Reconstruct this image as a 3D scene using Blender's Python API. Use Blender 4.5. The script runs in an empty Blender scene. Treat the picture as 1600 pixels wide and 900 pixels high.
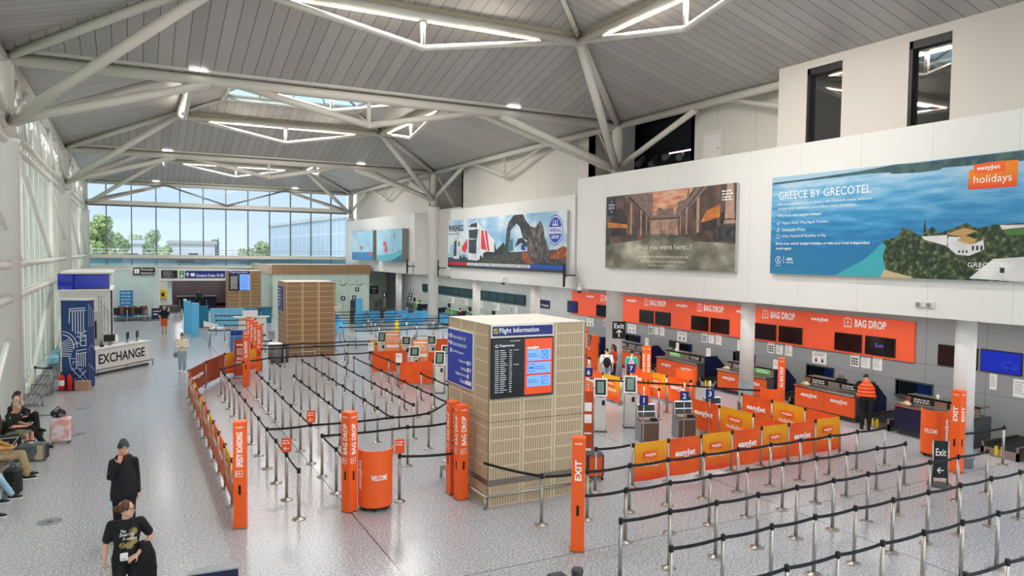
import bpy, math, random
from mathutils import Vector as V, Matrix
R = math.radians
random.seed(7)
SC = bpy.context.scene
COL = SC.collection
# ---------------------------------------------------------------- camera, world, sun, exposure
cam = bpy.data.objects.new('camera', bpy.data.cameras.new('camera'))
COL.objects.link(cam)
cam.data.sensor_width = 36
cam.data.lens = 25.92
cam.data.clip_end = 900
def _cam(yaw, pitch, roll):
    cy, sy, cp, sp = math.cos(yaw), math.sin(yaw), math.cos(pitch), math.sin(pitch)
    f = V((sy*cp, cy*cp, -sp)); r0 = V((cy, -sy, 0)); d0 = f.cross(r0)
    r = r0*math.cos(roll) + d0*math.sin(roll); d = -r0*math.sin(roll) + d0*math.cos(roll)
    m = Matrix.Identity(4)
    for i in range(3): m[i][0] = r[i]; m[i][1] = -d[i]; m[i][2] = -f[i]
    m.translation = V((0, 0, 5.2))
    return m
cam.matrix_world = _cam(R(27.42), R(2.57), R(-.69))
SC.camera = cam
SC.view_settings.view_transform = 'Standard'
SC.view_settings.look = 'None'
SC.view_settings.gamma = 1
SC.view_settings.use_curve_mapping = False
SC.view_settings.exposure = 0.36
SKY_STRENGTH = 1.7
SUN_STRENGTH = 4.0
LED_POWER = 300
SOFFIT_POWER = 75
w = bpy.data.worlds.new('sky'); SC.world = w; w.use_nodes = True
nt = w.node_tree; nt.nodes.clear()
def wn(t, **k):
    n = nt.nodes.new(t)
    for a, b in k.items(): setattr(n, a, b)
    return n
_o = wn('ShaderNodeOutputWorld'); _b = wn('ShaderNodeBackground'); _b.inputs[1].default_value = SKY_STRENGTH
_tc = wn('ShaderNodeTexCoord'); _sep = wn('ShaderNodeSeparateXYZ'); _rp = wn('ShaderNodeValToRGB')
nt.links.new(_tc.outputs['Generated'], _sep.inputs[0]); nt.links.new(_sep.outputs[2], _rp.inputs[0])
_e = _rp.color_ramp.elements
_e[0].position = 0.0; _e[0].color = (.86, .91, .95, 1)
_e[1].position = .6; _e[1].color = (.45, .63, .90, 1)
_m = _rp.color_ramp.elements.new(.13); _m.color = (.66, .80, .92, 1)
_ns = wn('ShaderNodeTexNoise'); _ns.inputs['Scale'].default_value = 3.5; _ns.inputs['Detail'].default_value = 6
_mp = wn('ShaderNodeMapping'); _mp.inputs['Scale'].default_value = (1, 1, 4)
nt.links.new(_tc.outputs['Generated'], _mp.inputs[0]); nt.links.new(_mp.outputs[0], _ns.inputs[0])
_cr = wn('ShaderNodeValToRGB'); _cr.color_ramp.elements[0].position = .5; _cr.color_ramp.elements[1].position = .72
nt.links.new(_ns.outputs[0], _cr.inputs[0])
_mx = wn('ShaderNodeMix', data_type='RGBA'); _mx.inputs[7].default_value = (.92, .95, .98, 1)
nt.links.new(_cr.outputs[0], _mx.inputs[0]); nt.links.new(_rp.outputs[0], _mx.inputs[6])
nt.links.new(_mx.outputs[2], _b.inputs[0]); nt.links.new(_b.outputs[0], _o.inputs[0])
sun = bpy.data.objects.new('sun', bpy.data.lights.new('sun', 'SUN')); COL.objects.link(sun)
sun.data.energy = SUN_STRENGTH; sun.data.angle = R(4); sun.data.color = (1, .93, .82)
sun.rotation_euler = V((.60, .60, -1.0)).to_track_quat('-Z', 'Y').to_euler()
# hall extents: camera stands above the floor at x=0, y=0
XL, XR = -3.2, 18.6                      # column lines
YC = [-16.7, 4.75, 26.2, 47.7, 69.1]     # column rows
ZE, ZN, ZRING, ZSKY = 10.75, 8.95, 12.3, 12.85
# ---------------------------------------------------------------- materials
def lin(c):
    if isinstance(c, str):
        c = [int(c[i:i+2], 16)/255 for i in (0, 2, 4)]
    return tuple((x/12.92 if x <= .04045 else ((x+.055)/1.055)**2.4) for x in c) + (1,)
MATS = {}
def mat(name, c, rough=.5, metal=0, emis=0, spec=.5):
    if name in MATS: return MATS[name]
    m = bpy.data.materials.new(name); m.use_nodes = True
    b = m.node_tree.nodes['Principled BSDF']
    b.inputs['Base Color'].default_value = lin(c); b.inputs['Roughness'].default_value = rough
    b.inputs['Metallic'].default_value = metal; b.inputs['Specular IOR Level'].default_value = spec
    if emis:
        b.inputs['Emission Color'].default_value = lin(c); b.inputs['Emission Strength'].default_value = emis
    m.diffuse_color = lin(c)
    MATS[name] = m
    return m
class NG:                                   # tiny node-graph helper on a principled material
    def __init__(s, m): s.m = m; s.t = m.node_tree; s.b = s.t.nodes['Principled BSDF']
    def n(s, t, **k):
        x = s.t.nodes.new(t)
        for a, b in k.items(): setattr(x, a, b)
        return x
    def l(s, a, b): s.t.links.new(a, b)
    def val(s, sock, v):
        if hasattr(v, 'is_linked'): s.l(v, sock)
        else: sock.default_value = v
    def math(s, op, a, b=0.0, c=None):
        x = s.n('ShaderNodeMath', operation=op); s.val(x.inputs[0], a); s.val(x.inputs[1], b)
        if c is not None: s.val(x.inputs[2], c)
        return x.outputs[0]
    def xyz(s, kind='Object'):
        tc = s.n('ShaderNodeTexCoord'); sp = s.n('ShaderNodeSeparateXYZ'); s.l(tc.outputs[kind], sp.inputs[0]); s.tc = tc.outputs[kind]
        return sp.outputs
    def mix(s, f, a, b):
        x = s.n('ShaderNodeMix', data_type='RGBA'); s.val(x.inputs[0], f); s.val(x.inputs[6], a); s.val(x.inputs[7], b)
        return x.outputs[2]
    def line(s, coord, pitch, width, off=0.0):        # 1 on thin lines every `pitch`
        f = s.math('FRACT', s.math('DIVIDE', s.math('ADD', coord, off), pitch))
        return s.math('LESS_THAN', f, width/pitch)
    def at(s, coord, pos, width):                     # 1 on one line
        return s.math('LESS_THAN', s.math('ABSOLUTE', s.math('SUBTRACT', coord, pos)), width/2)
    def noise(s, scale, detail=2, vec=None):
        x = s.n('ShaderNodeTexNoise'); x.inputs['Scale'].default_value = scale; x.inputs['Detail'].default_value = detail
        s.l(vec if vec is not None else s.tc, x.inputs['Vector']); return x.outputs[0]
    def ramp(s, f, *st):
        x = s.n('ShaderNodeValToRGB'); s.l(f, x.inputs[0]); e = x.color_ramp.elements
        while len(e) < len(st): e.new(.5)
        for k, (p, c) in enumerate(st): e[k].position = p; e[k].color = lin(c)
        return x.outputs[0]
    def bump(s, h, st=.3, d=.01):
        x = s.n('ShaderNodeBump'); x.inputs['Strength'].default_value = st; x.inputs['Distance'].default_value = d
        s.l(h, x.inputs['Height']); s.l(x.outputs[0], s.b.inputs['Normal'])
    def col(s, c): s.l(c, s.b.inputs['Base Color'])
def noisy(name, c1, c2, scale, rough=.5, metal=0, bump=0, detail=3, lo=.35, hi=.65, stretch=None):
    m = mat(name, c1, rough, metal); g = NG(m); g.xyz()
    vec = None
    if stretch:
        mp = g.n('ShaderNodeMapping'); mp.inputs['Scale'].default_value = stretch; g.l(g.tc, mp.inputs[0]); vec = mp.outputs[0]
    f = g.noise(scale, detail, vec); g.col(g.ramp(f, (lo, c1), (hi, c2)))
    if bump: g.bump(f, bump, .02)
    return m
def glassmat(name, tint, refl=.07, rough=.02):
    m = bpy.data.materials.new(name); m.use_nodes = True; t = m.node_tree; t.nodes.clear()
    o = t.nodes.new('ShaderNodeOutputMaterial'); tr = t.nodes.new('ShaderNodeBsdfTransparent'); gl = t.nodes.new('ShaderNodeBsdfGlossy')
    mx = t.nodes.new('ShaderNodeMixShader'); tr.inputs[0].default_value = lin(tint); gl.inputs['Roughness'].default_value = rough
    mx.inputs[0].default_value = refl
    t.links.new(tr.outputs[0], mx.inputs[1]); t.links.new(gl.outputs[0], mx.inputs[2]); t.links.new(mx.outputs[0], o.inputs[0])
    MATS[name] = m; return m
# ---------------------------------------------------------------- mesh builder
class MB:
    def __init__(s): s.v = []; s.f = []; s.mi = []; s.sm = []
    def add(s, vs, fs, mi=0, sm=False):
        k = len(s.v); s.v += [tuple(p) for p in vs]
        for f in fs: s.f.append([k+i for i in f]); s.mi.append(mi); s.sm.append(sm)
        return s
    def box(s, x0, x1, y0, y1, z0, z1, mi=0, c=0.0):
        x0, x1 = min(x0, x1), max(x0, x1); y0, y1 = min(y0, y1), max(y0, y1); z0, z1 = min(z0, z1), max(z0, z1)
        if c <= 0:
            vs = [(x, y, z) for z in (z0, z1) for y in (y0, y1) for x in (x0, x1)]
            return s.add(vs, [(0,2,3,1),(4,5,7,6),(0,1,5,4),(2,6,7,3),(0,4,6,2),(1,3,7,5)], mi)
        c = min(c, (x1-x0)*.49, (y1-y0)*.49, (z1-z0)*.49)
        def ring(d, z):
            a0, a1, b0, b1 = x0+d, x1-d, y0+d, y1-d
            return [(a0+c,b0,z),(a1-c,b0,z),(a1,b0+c,z),(a1,b1-c,z),(a1-c,b1,z),(a0+c,b1,z),(a0,b1-c,z),(a0,b0+c,z)] if d == 0 else \
                   [(a0,b0,z),(a1,b0,z),(a1,b0,z),(a1,b1,z),(a1,b1,z),(a0,b1,z),(a0,b1,z),(a0,b0,z)]
        q0 = [(x0+c,y0+c,z0),(x1-c,y0+c,z0),(x1-c,y1-c,z0),(x0+c,y1-c,z0)]
        q1 = [(p[0],p[1],z1) for p in q0]
        vs = q0 + ring(0, z0+c) + ring(0, z1-c) + q1
        fs = [(3,2,1,0),(20,21,22,23)]
        for k in range(8): fs.append((4+k, 4+(k+1)%8, 12+(k+1)%8, 12+k))
        mp = [0,1,1,2,2,3,3,0]
        for k in range(8):
            a, b = mp[k], mp[(k+1)%8]
            if a == b:
                fs.append((a, 4+(k+1)%8, 4+k)); fs.append((20+a, 12+k, 12+(k+1)%8))
            else:
                fs.append((a, b, 4+(k+1)%8, 4+k)); fs.append((20+a, 12+k, 12+(k+1)%8, 20+b))
        return s.add(vs, fs, mi)
    def tube(s, p, q, r, n=10, r2=None, mi=0, cap=True):
        p, q = V(p), V(q); d = (q-p)
        if d.length < 1e-6: return s
        d.normalize(); u = d.cross(V((0,0,1)) if abs(d.z) < .95 else V((1,0,0))).normalized(); w_ = d.cross(u)
        r2 = r if r2 is None else r2; k = len(s.v)
        for c, rr in ((p, r), (q, r2)):
            for i in range(n):
                a = 2*math.pi*i/n; s.v.append(tuple(c + u*math.cos(a)*rr + w_*math.sin(a)*rr))
        for i in range(n):
            j = (i+1) % n; s.f.append([k+i, k+n+i, k+n+j, k+j]); s.mi.append(mi); s.sm.append(True)
        if cap:
            s.f.append([k+i for i in range(n)]); s.f.append([k+n+i for i in reversed(range(n))]); s.mi += [mi, mi]; s.sm += [False, False]
        return s
    def path(s, pts, r, n=8, mi=0):
        for a, b in zip(pts, pts[1:]): s.tube(a, b, r, n, mi=mi)
        for p in pts[1:-1]: s.ball(p, r, 6, 4, mi)
        return s
    def ball(s, c, r, n=12, m=8, mi=0, sc=(1,1,1)):
        vs = []; fs = []
        for j in range(m+1):
            t = math.pi*j/m
            for i in range(n):
                a = 2*math.pi*i/n
                vs.append((c[0]+r*sc[0]*math.sin(t)*math.cos(a), c[1]+r*sc[1]*math.sin(t)*math.sin(a), c[2]+r*sc[2]*math.cos(t)))
        for j in range(m):
            for i in range(n): fs.append((j*n+i, (j+1)*n+i, (j+1)*n+(i+1)%n, j*n+(i+1)%n))
        return s.add(vs, fs, mi, True)
    def lathe(s, prof, c=(0,0,0), n=20, mi=0, a0=0, a1=360, cap=True, smooth=True):
        full = abs(a1-a0) >= 360; m = n if full else n+1; k = len(s.v)
        for r, z in prof:
            for i in range(m):
                a = R(a0 + (a1-a0)*i/n); s.v.append((c[0]+r*math.cos(a), c[1]+r*math.sin(a), c[2]+z))
        for j in range(len(prof)-1):
            for i in range(n):
                i2 = (i+1) % m; s.f.append([k+j*m+i, k+j*m+i2, k+(j+1)*m+i2, k+(j+1)*m+i]); s.mi.append(mi); s.sm.append(smooth)
        if cap and full:
            if prof[0][0] > 1e-5: s.f.append([k+i for i in reversed(range(m))]); s.mi.append(mi); s.sm.append(False)
            if prof[-1][0] > 1e-5: s.f.append([k+(len(prof)-1)*m+i for i in range(m)]); s.mi.append(mi); s.sm.append(False)
        return s
    def prism(s, poly, o, u, w_, dep, mi=0):          # 2-D polygon in plane (o,u,w), thickened along u x w by dep (front at o)
        o, u, w_ = V(o), V(u), V(w_); nrm = u.cross(w_).normalized(); n = len(poly)
        a = sum(poly[i][0]*poly[(i+1)%n][1]-poly[(i+1)%n][0]*poly[i][1] for i in range(n))
        if a < 0: poly = poly[::-1]
        vs = [o+u*x+w_*y for x, y in poly] + [o+u*x+w_*y-nrm*dep for x, y in poly]
        fs = [tuple(range(n)), tuple(range(2*n-1, n-1, -1))] + [(i, n+i, n+(i+1)%n, (i+1)%n) for i in range(n)]
        return s.add(vs, fs, mi)
    def mesh(s, name, mats):
        me = bpy.data.meshes.new(name); me.from_pydata(s.v, [], s.f)
        for m in (mats if isinstance(mats, (list, tuple)) else [mats]): me.materials.append(m)
        me.polygons.foreach_set('material_index', s.mi); me.polygons.foreach_set('use_smooth', s.sm)
        me.update(); return me
    def build(s, name, mats, parent=None, loc=None):
        return put(name, s.mesh(name, mats), parent, loc)
def put(name, me, parent=None, loc=None, mw=None):
    o = bpy.data.objects.new(name, me); COL.objects.link(o)
    if parent is not None: o.parent = parent
    if loc is not None: o.location = loc
    if mw is not None: o.matrix_local = mw
    return o
def tag(o, label, cat, group=None, kind=None):
    if label: o['label'] = label
    if cat: o['category'] = cat
    if group: o['group'] = group
    if kind: o['kind'] = kind
    return o
def thing(name, label, cat, loc=(0,0,0), rz=0, group=None):
    o = bpy.data.objects.new(name, None); COL.objects.link(o); o.empty_display_size = .1
    o.location = loc; o.rotation_euler = (0, 0, rz)
    return tag(o, label, cat, group)
def struct(name, mb, mats, label=None):
    o = mb.build(name, mats); o['kind'] = 'structure'
    if label: o['label'] = label
    return o
def copy_tree(o, parent=None):
    c = o.copy(); COL.objects.link(c)
    if parent is not None: c.parent = parent
    for ch in list(o.children): copy_tree(ch, c)
    return c
# ---------------------------------------------------------------- lettering
_TX = {}
def text_mesh(body, bold=0.0, shear=0.0, space=1.0, ext=.5):
    key = (body, bold, shear, space)
    if key in _TX: return _TX[key]
    cu = bpy.data.curves.new('t', 'FONT'); cu.body = body; cu.offset = bold; cu.shear = shear; cu.space_character = space
    cu.resolution_u = 2; cu.align_x = 'LEFT'
    ob = bpy.data.objects.new('t', cu)
    me = bpy.data.meshes.new_from_object(ob)
    bpy.data.objects.remove(ob); bpy.data.curves.remove(cu)
    xs = [v.co.x for v in me.vertices]; ys = [v.co.y for v in me.vertices]
    x0, x1, y0, y1 = min(xs), max(xs), min(ys), max(ys)
    vs = [((v.co.x-x0)/(x1-x0), (v.co.y-y0)/(y1-y0)) for v in me.vertices]
    fs = [tuple(p.vertices) for p in me.polygons]
    asp = (x1-x0)/(y1-y0)
    bpy.data.meshes.remove(me)
    _TX[key] = (vs, fs, asp); return _TX[key]
def frame(o, u, w_):
    o, u, w_ = V(o), V(u), V(w_); return o, u, w_, u.cross(w_)
class Face:                                    # a local 2-D face: o + u*x + w*y ; n points at the viewer
    def __init__(s, o, u, w_=(0,0,1)): s.o, s.u, s.w, s.n = frame(o, u, w_)
    def p(s, x, y, d=0.0): return s.o + s.u*x + s.w*y + s.n*d
def text(mb, fc, body, x, y, wd, ht=None, d=.003, bold=0.0, mi=0, shear=0.0, vertical=False, anchor='c', space=1.0):
    vs, fs, asp = text_mesh(body, bold, shear, space)
    if ht is None: ht = wd/asp
    if wd is None: wd = ht*asp
    ox = {'c': -.5, 'l': 0, 'r': -1}[anchor]
    pts = []
    for a, b in vs:
        a2, b2 = (a+ox)*wd, (b-.5)*ht
        if vertical: a2, b2 = -b2, a2               # reads bottom to top
        pts.append(fc.p(x+a2, y+b2, d))
    mb.add(pts, fs, mi); return mb
def rect(mb, fc, x0, x1, y0, y1, d0=0.0, d1=.003, mi=0):
    P = [fc.p(x, y, d) for d in (d0, d1) for x, y in ((x0,y0),(x1,y0),(x1,y1),(x0,y1))]
    if (P[1]-P[0]).cross(P[3]-P[0]).dot(fc.n) < 0: pass
    return mb.add(P, [(3,2,1,0),(4,5,6,7),(0,1,5,4),(1,2,6,5),(2,3,7,6),(3,0,4,7)], mi)
def poly(mb, fc, pts, d=.003, mi=0, dep=.002):
    return mb.prism(pts, fc.p(0, 0, d), fc.u, fc.w, dep, mi)
def stroke(mb, fc, pts, wd, d=.003, mi=0):          # flat line strip
    for (xa, ya), (xb, yb) in zip(pts, pts[1:]):
        dx, dy = xb-xa, yb-ya; L = math.hypot(dx, dy)
        if L < 1e-6: continue
        nx, ny = -dy/L*wd/2, dx/L*wd/2; ex, ey = dx/L*wd*.3, dy/L*wd*.3
        mb.add([fc.p(*q, d) for q in ((xa-ex+nx, ya-ey+ny), (xa-ex-nx, ya-ey-ny), (xb+ex-nx, yb+ey-ny), (xb+ex+nx, yb+ey+ny))], [(0,1,2,3)], mi)
    return mb
def arc(cx, cy, r, a0, a1, n=12, ry=None):
    return [(cx+r*math.cos(R(a0+(a1-a0)*i/n)), cy+(ry or r)*math.sin(R(a0+(a1-a0)*i/n))) for i in range(n+1)]
EA = lambda o: Face(o, (0,-1,0))               # faces -X (towards the hall, on the right-hand wall)
SO = lambda o: Face(o, (1,0,0))                # faces -Y (towards the camera)
ORD = ['first','second','third','fourth','fifth','sixth','seventh','eighth','ninth','tenth','eleventh','twelfth','thirteenth','fourteenth']
# palette
M = dict(
 white=mat('white_paint', 'ECE9E4', .45), tubew=mat('truss_paint', 'D9D4C9', .4), panel=mat('white_panel', 'F0EEEA', .38),
 cream=mat('cream_panel', 'E3DED6', .5), grey=mat('grey_panel', '8E9294', .45), dgrey=mat('dark_grey', '4A4C4E', .5), black=mat('black', '0C0C0D', .45),
 rubber=mat('belt_black', '101011', .6), steel=mat('brushed_steel', 'B4AEA6', .30, 1), steeld=mat('dark_steel', '7C7773', .38, 1), chrome=mat('chrome', 'D8D8D8', .15, 1),
 orange=mat('orange', 'FF6520', .42), oranged=mat('orange_board', 'F2570F', .5), amber=mat('amber', 'F5A40A', .55), orangew=mat('orange_fascia', 'FF6238', .5),
 navy=mat('navy', '0C1440', .45), blue=mat('sign_blue', '08267E', .4), lblue=mat('light_blue', '5DB9E8', .5), teal=mat('teal', '0E7C9B', .5),
 paper=mat('paper', 'F4F3F0', .7), ink=mat('ink', '303236', .7), red=mat('red', 'E01420', .4), yellow=mat('yellow', 'F2D21B', .5), green=mat('green', '1C8A4A', .5), lgreen=mat('light_green', '7BE07A', .6),
 wtext=mat('white_letter', 'FFFFFF', .5), wood=mat('light_wood', 'CDB391', .55), screen=mat('screen_black', '0A0708', .12), skin=noisy('skin', 'E8B79C', 'DFA78C', 14, .5), 
)
# ================================================================= large structure
# floor : speckled terrazzo tiles with fine joints and two expansion joints
mf = mat('terrazzo', 'C9C9CC', .22); g = NG(mf); X, Y, Z = g.xyz()
n1 = g.noise(26, 2); n2 = g.noise(58, 1); n3 = g.noise(.35, 3)
c1 = g.ramp(n1, (.36, '606166'), (.46, '9D9EA4'), (.56, 'C2C2C6'), (.66, 'EDECEB'))
c2 = g.ramp(n2, (.36, '5C5E63'), (.5, 'B1B2B7'), (.64, 'EAEAEC'))
base = g.mix(.5, c1, c2)
base = g.mix(g.math('MULTIPLY', n3, .18), base, lin('B6B6BA'))
jx = g.line(X, .605, .006, .30); jy = g.line(Y, 1.21, .006, .4)
j = g.math('MAXIMUM', jx, jy)
base = g.mix(g.math('MULTIPLY', j, .6), base, lin('77787B'))
ex = g.math('MAXIMUM', g.at(X, 3.89, .022), g.at(Y, 10.72, .016)); ex = g.math('MAXIMUM', ex, g.at(X, 12.1, .02)); ex = g.math('MAXIMUM', ex, g.at(Y, 31.0, .02))
base = g.mix(ex, base, lin('3A3A3C'))
g.col(base); g.bump(g.math('SUBTRACT', 1.0, g.math('MAXIMUM', j, ex)), .25, .004)
g.l(g.math('MULTIPLY_ADD', n1, .12, .16), g.b.inputs['Roughness'])
mb = MB(); mb.add([(-3.9,-17,0),(24.5,-17,0),(24.5,74,0),(-3.9,74,0)], [(0,1,2,3)]); mb.add([(-3.9,-17,-.3),(24.5,-17,-.3),(24.5,74,-.3),(-3.9,74,-.3)], [(3,2,1,0)])
struct('floor', mb, mf, 'pale grey speckled terrazzo floor tiles of the hall')
# ceiling : one truncated pyramid of grey planks per bay
def plankmat(name, axis):
    m = mat(name, 'B4AEA8', .42); g = NG(m); X, Y, Z = g.xyz(); c = X if axis == 'x' else Y
    ln = g.line(c, .41, .018); idx = g.math('FLOOR', g.math('DIVIDE', c, .41))
    wnz = g.n('ShaderNodeTexWhiteNoise', noise_dimensions='1D'); g.l(idx, wnz.inputs['W'])
    b = g.mix(wnz.outputs[0], lin('A9A5A1'), lin('B8B4B0')); g.col(g.mix(ln, b, lin('3E3C3A')))
    g.bump(g.math('SUBTRACT', 1.0, ln), .3, .01); return m
PX, PY = plankmat('ceiling_planks_across', 'x'), plankmat('ceiling_planks_along', 'y')
IN = 7.45
for b in range(4):
    y0, y1 = YC[b], YC[b+1]; mb = MB(); x0, x1 = XL-.45, XR-.0
    zo = ZE+.16; zs = ZSKY+.1
    o = [(x0,y0,zo),(x1,y0,zo),(x1,y1,zo),(x0,y1,zo)]; i = [(XL+IN,y0+IN,zs),(XR-IN,y0+IN,zs),(XR-IN,y1-IN,zs),(XL+IN,y1-IN,zs)]
    for k in range(4):
        a, c = k, (k+1) % 4
        mb.add([o[a], o[c], i[c], i[a]], [(0,3,2,1)], 0 if k in (0, 2) else 1)
        mb.add([V(q)+V((0,0,.3)) for q in (o[a], o[c], i[c], i[a])], [(0,1,2,3)], 2)
        mb.add([i[a], i[c], V(i[c])+V((0,0,.22)), V(i[a])+V((0,0,.22))], [(0,1,2,3)], 2)   # upstand of the rooflight
    struct('ceiling', mb, [PX, PY, M['tubew']], 'grey planked ceiling slopes rising to a rooflight')
    # rooflight glazing
    mb = MB(); cx, cy = (XL+XR)/2, (y0+y1)/2; hw, hh = (XR-XL)/2-IN, (y1-y0)/2-IN; zt = zs+.22; ap = (cx, cy, zt+1.5)
    cs = [(cx-hw,cy-hh,zt),(cx+hw,cy-hh,zt),(cx+hw,cy+hh,zt),(cx-hw,cy+hh,zt)]
    for k in range(4): mb.add([cs[k], cs[(k+1)%4], ap], [(0,1,2)])
    o_ = struct('window_%d' % (10+b), mb, glassmat('rooflight_glass', 'BCCCD2', .05) if 'rooflight_glass' not in MATS else MATS['rooflight_glass'])
    fm = MB()
    for k in range(4):
        p, q = V(cs[k]), V(cs[(k+1)%4]); fm.tube(p, q, .09, 8); fm.tube(p, ap, .07, 8)
        for t in (.25, .5, .75):
            m_ = p.lerp(q, t); e = m_.lerp(V(ap), 1-abs(t-.5)*2) if t != .5 else V(ap)
            fm.tube(m_, e, .04, 6)
    fm.build('window_frame', M['tubew'], o_)
# ---------------------------------------------------------------- far glazed wall (faces the camera)
YF = 69.4; XA, XB = -3.05, 18.3
gl = glassmat('clear_glass', 'D0D8DE', .04)
mb = MB(); mb.box(XA, XB, YF, YF+.02, 3.9, 11.2)
wf = struct('window_1', mb, gl, 'tall clear glazing of the far end wall')
mul = MB(); zs0 = 3.9
for x in [.17+1.845*k for k in range(-1, 10)]: mul.box(x-.045, x+.045, YF-.12, YF+.05, zs0, 11.2)
mul.build('mullion', M['steeld'], wf)
tr = MB(); tr.box(XA, XB, YF-.25, YF+.06, 8.95, 9.3); tr.box(XA, XB, YF-.14, YF+.06, 4.55, 4.85); tr.box(XA, XB, YF-.14, YF+.06, 3.75, 3.95)
tr.box(XA-.1, XB+.1, YF-.3, YF+.1, 10.7, 11.3); tr.build('transom', M['tubew'], wf)
dk = MB(); dk.box(XA, XB, YF-.2, YF-.0, 8.83, 8.95); dk.build('transom_shadow_gap', M['dgrey'], wf)
bs = MB()
for (xa, za, xb, zb) in ((XA,9.2,2.6,10.75),(2.6,10.75,7.6,9.2),(7.6,9.2,12.6,10.75),(12.6,10.75,XB,9.2),(XA,9.2,1.2,10.2),(14.2,10.2,XB,9.2)):
    bs.tube((xa, YF-.45, za), (xb, YF-.45, zb), .07, 8)
bs.build('brace', M['steel'], wf)
# lower part of the far wall
mb = MB(); mb.box(XA-.4, 3.2, YF, YF+.15, 0, 3.75); mb.box(8.2, 18.6, YF, YF+.15, 0, 3.75); mb.box(3.2, 8.2, YF, YF+.15, 2.75, 3.75)
struct('wall_far', mb, mat('pale_teal_panel', 'CFE0DF', .3))
# maroon shop seen through the far entrance
mar = noisy('maroon', '4E1418', '6E2226', 3, .5)
mb = MB(); mb.box(2.6, 8.8, 76.8, 77, 0, 3.6); mb.box(2.4, 2.6, YF+.15, 77, 0, 3.6); mb.box(8.8, 9.0, YF+.15, 77, 0, 3.6); mb.box(2.4, 9, YF+.15, 77, 3.2, 3.4); mb.box(2.4,9,YF+.1,77,-.05,.0)
struct('wall_shop', mb, mar)
for _x in (4.2, 7.0):
    la = bpy.data.lights.new('shop_lamp', 'AREA'); la.shape = 'RECTANGLE'; la.size = 1.2; la.size_y = .3; la.energy = 120; lo = bpy.data.objects.new('shop_lamp', la); COL.objects.link(lo); lo.location = (_x, 73, 3.15)  # unseen fill lights, added to brighten the maroon interior
# balcony rail and office block balcony outside behind the glass
# ---------------------------------------------------------------- left glazed wall with vertical fins
XG = -3.55
mb = MB(); mb.box(XG-.02, XG, -17, 69.4, .1, 10.7)
gw = struct('window_2', mb, glassmat('fritted_glass', 'EEF3F2', .04), 'long side glazing with pale vertical fins outside')
fin = MB(); y = -16.0
mfin = mat('fin', 'F2F1EA', .5); _t = mfin.node_tree; _tl = _t.nodes.new('ShaderNodeBsdfTranslucent'); _tl.inputs[0].default_value = lin('F4F2E8'); _mx = _t.nodes.new('ShaderNodeMixShader'); _mx.inputs[0].default_value = .6
_t.links.new(_t.nodes['Principled BSDF'].outputs[0], _mx.inputs[1]); _t.links.new(_tl.outputs[0], _mx.inputs[2]); _t.links.new(_mx.outputs[0], _t.nodes['Material Output'].inputs[0])
while y < 69:
    fin.prism([(0,0),(.98,0),(.98,10.6),(0,10.6)], (XG-.12, y, 0), (-.31,.951,0), (0,0,1), .03)
    y += .98
fin.build('fin', mfin, gw)
ml = MB(); y = -15.7
while y < 69:
    ml.box(XG-.01, XG+.08, y-.03, y+.03, 0, 10.7); y += 2.04
ml.build('mullion', M['white'], gw)
lw = MB(); lw.box(XG-.05, XG+.35, -17, 69.4, 0, .12); lw.box(XG-.05, XG+.25, -17, 69.4, 10.6, 10.95)
struct('wall_left', lw, M['white'])
# ---------------------------------------------------------------- right side : counter wall, bulkheads, upper walls
XW, XF, XU = 22.0, 18.0, 19.1
mgw = mat('counter_wall', '9A9D9F', .42); g = NG(mgw); X, Y, Z = g.xyz()
ln = g.math('MAXIMUM', g.line(Y, 1.83, .012, .3), g.math('MAXIMUM', g.at(Z, 1.95, .012), g.at(Z, 1.34, .008)))
g.col(g.mix(ln, lin('9A9D9F'), lin('55585A')))
mb = MB()
SL = [(17.7, 18.85), (21.4, 22.55), (25.1, 26.25), (28.8, 29.95), (14.1, 15.3)]          # hatches in the wall behind the desks
cuts = sorted(SL); yy = 6.0; z0, z1 = .84, 1.33
mb.box(XW, XW+.12, 6, 33.4, 0, z0); mb.box(XW, XW+.12, 6, 33.4, z1, 3.75)
for a, b in cuts: mb.box(XW, XW+.12, yy, a, z0, z1); yy = b
mb.box(XW, XW+.12, yy, 33.4, z0, z1)
struct('wall_right', mb, mgw, 'grey panelled wall behind the orange check-in counters')
mb = MB(); mb.box(XW, XW+.12, 33.4, 69, 0, 3.75)
struct('wall_right', mb, noisy('wall_right_far', 'B9BCBB', 'C3C5C3', 2), 'light grey wall behind the far check-in counters')
mb = MB(); mb.box(23.2, 23.3, 6, 34, 0, 3.75); struct('wall_back_office', mb, M['dgrey'])
def bulk(name, xa, y0, y1, z0, z1, label, pit=2.05):
    m = mat(name, 'F0EEEA', .38); g = NG(m); X, Y, Z = g.xyz(); ln = g.line(Y, pit, .012, .55)
    g.col(g.mix(g.math('MULTIPLY', ln, .35), lin('EFEDE9'), lin('8A8884')))
    b = MB(); b.box(xa, XW+.4, y0, y1, z0, z1); return struct('wall_bulkhead', b, m, label)
bulk('bulkhead_near_paint', XF, 2, 28.35, 3.74, 8.66, 'long white wall panel over the orange check-in counters')
bulk('bulkhead_mid_paint', XF+.12, 28.75, 43.5, 3.68, 8.0, 'white wall panel in the middle of the hall')
bulk('bulkhead_far_paint', XF+.05, 50.0, 68.9, 3.72, 8.12, 'white wall panel at the far right corner', 1.4)
mb = MB(); mb.box(XF+1.2, 22.4, 28.3, 28.8, 3.7, 8.0); mb.box(XF+1.3, 22.4, 43.5, 50.0, 3.7, 8.3); struct('wall_recess', mb, M['cream'])
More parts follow.
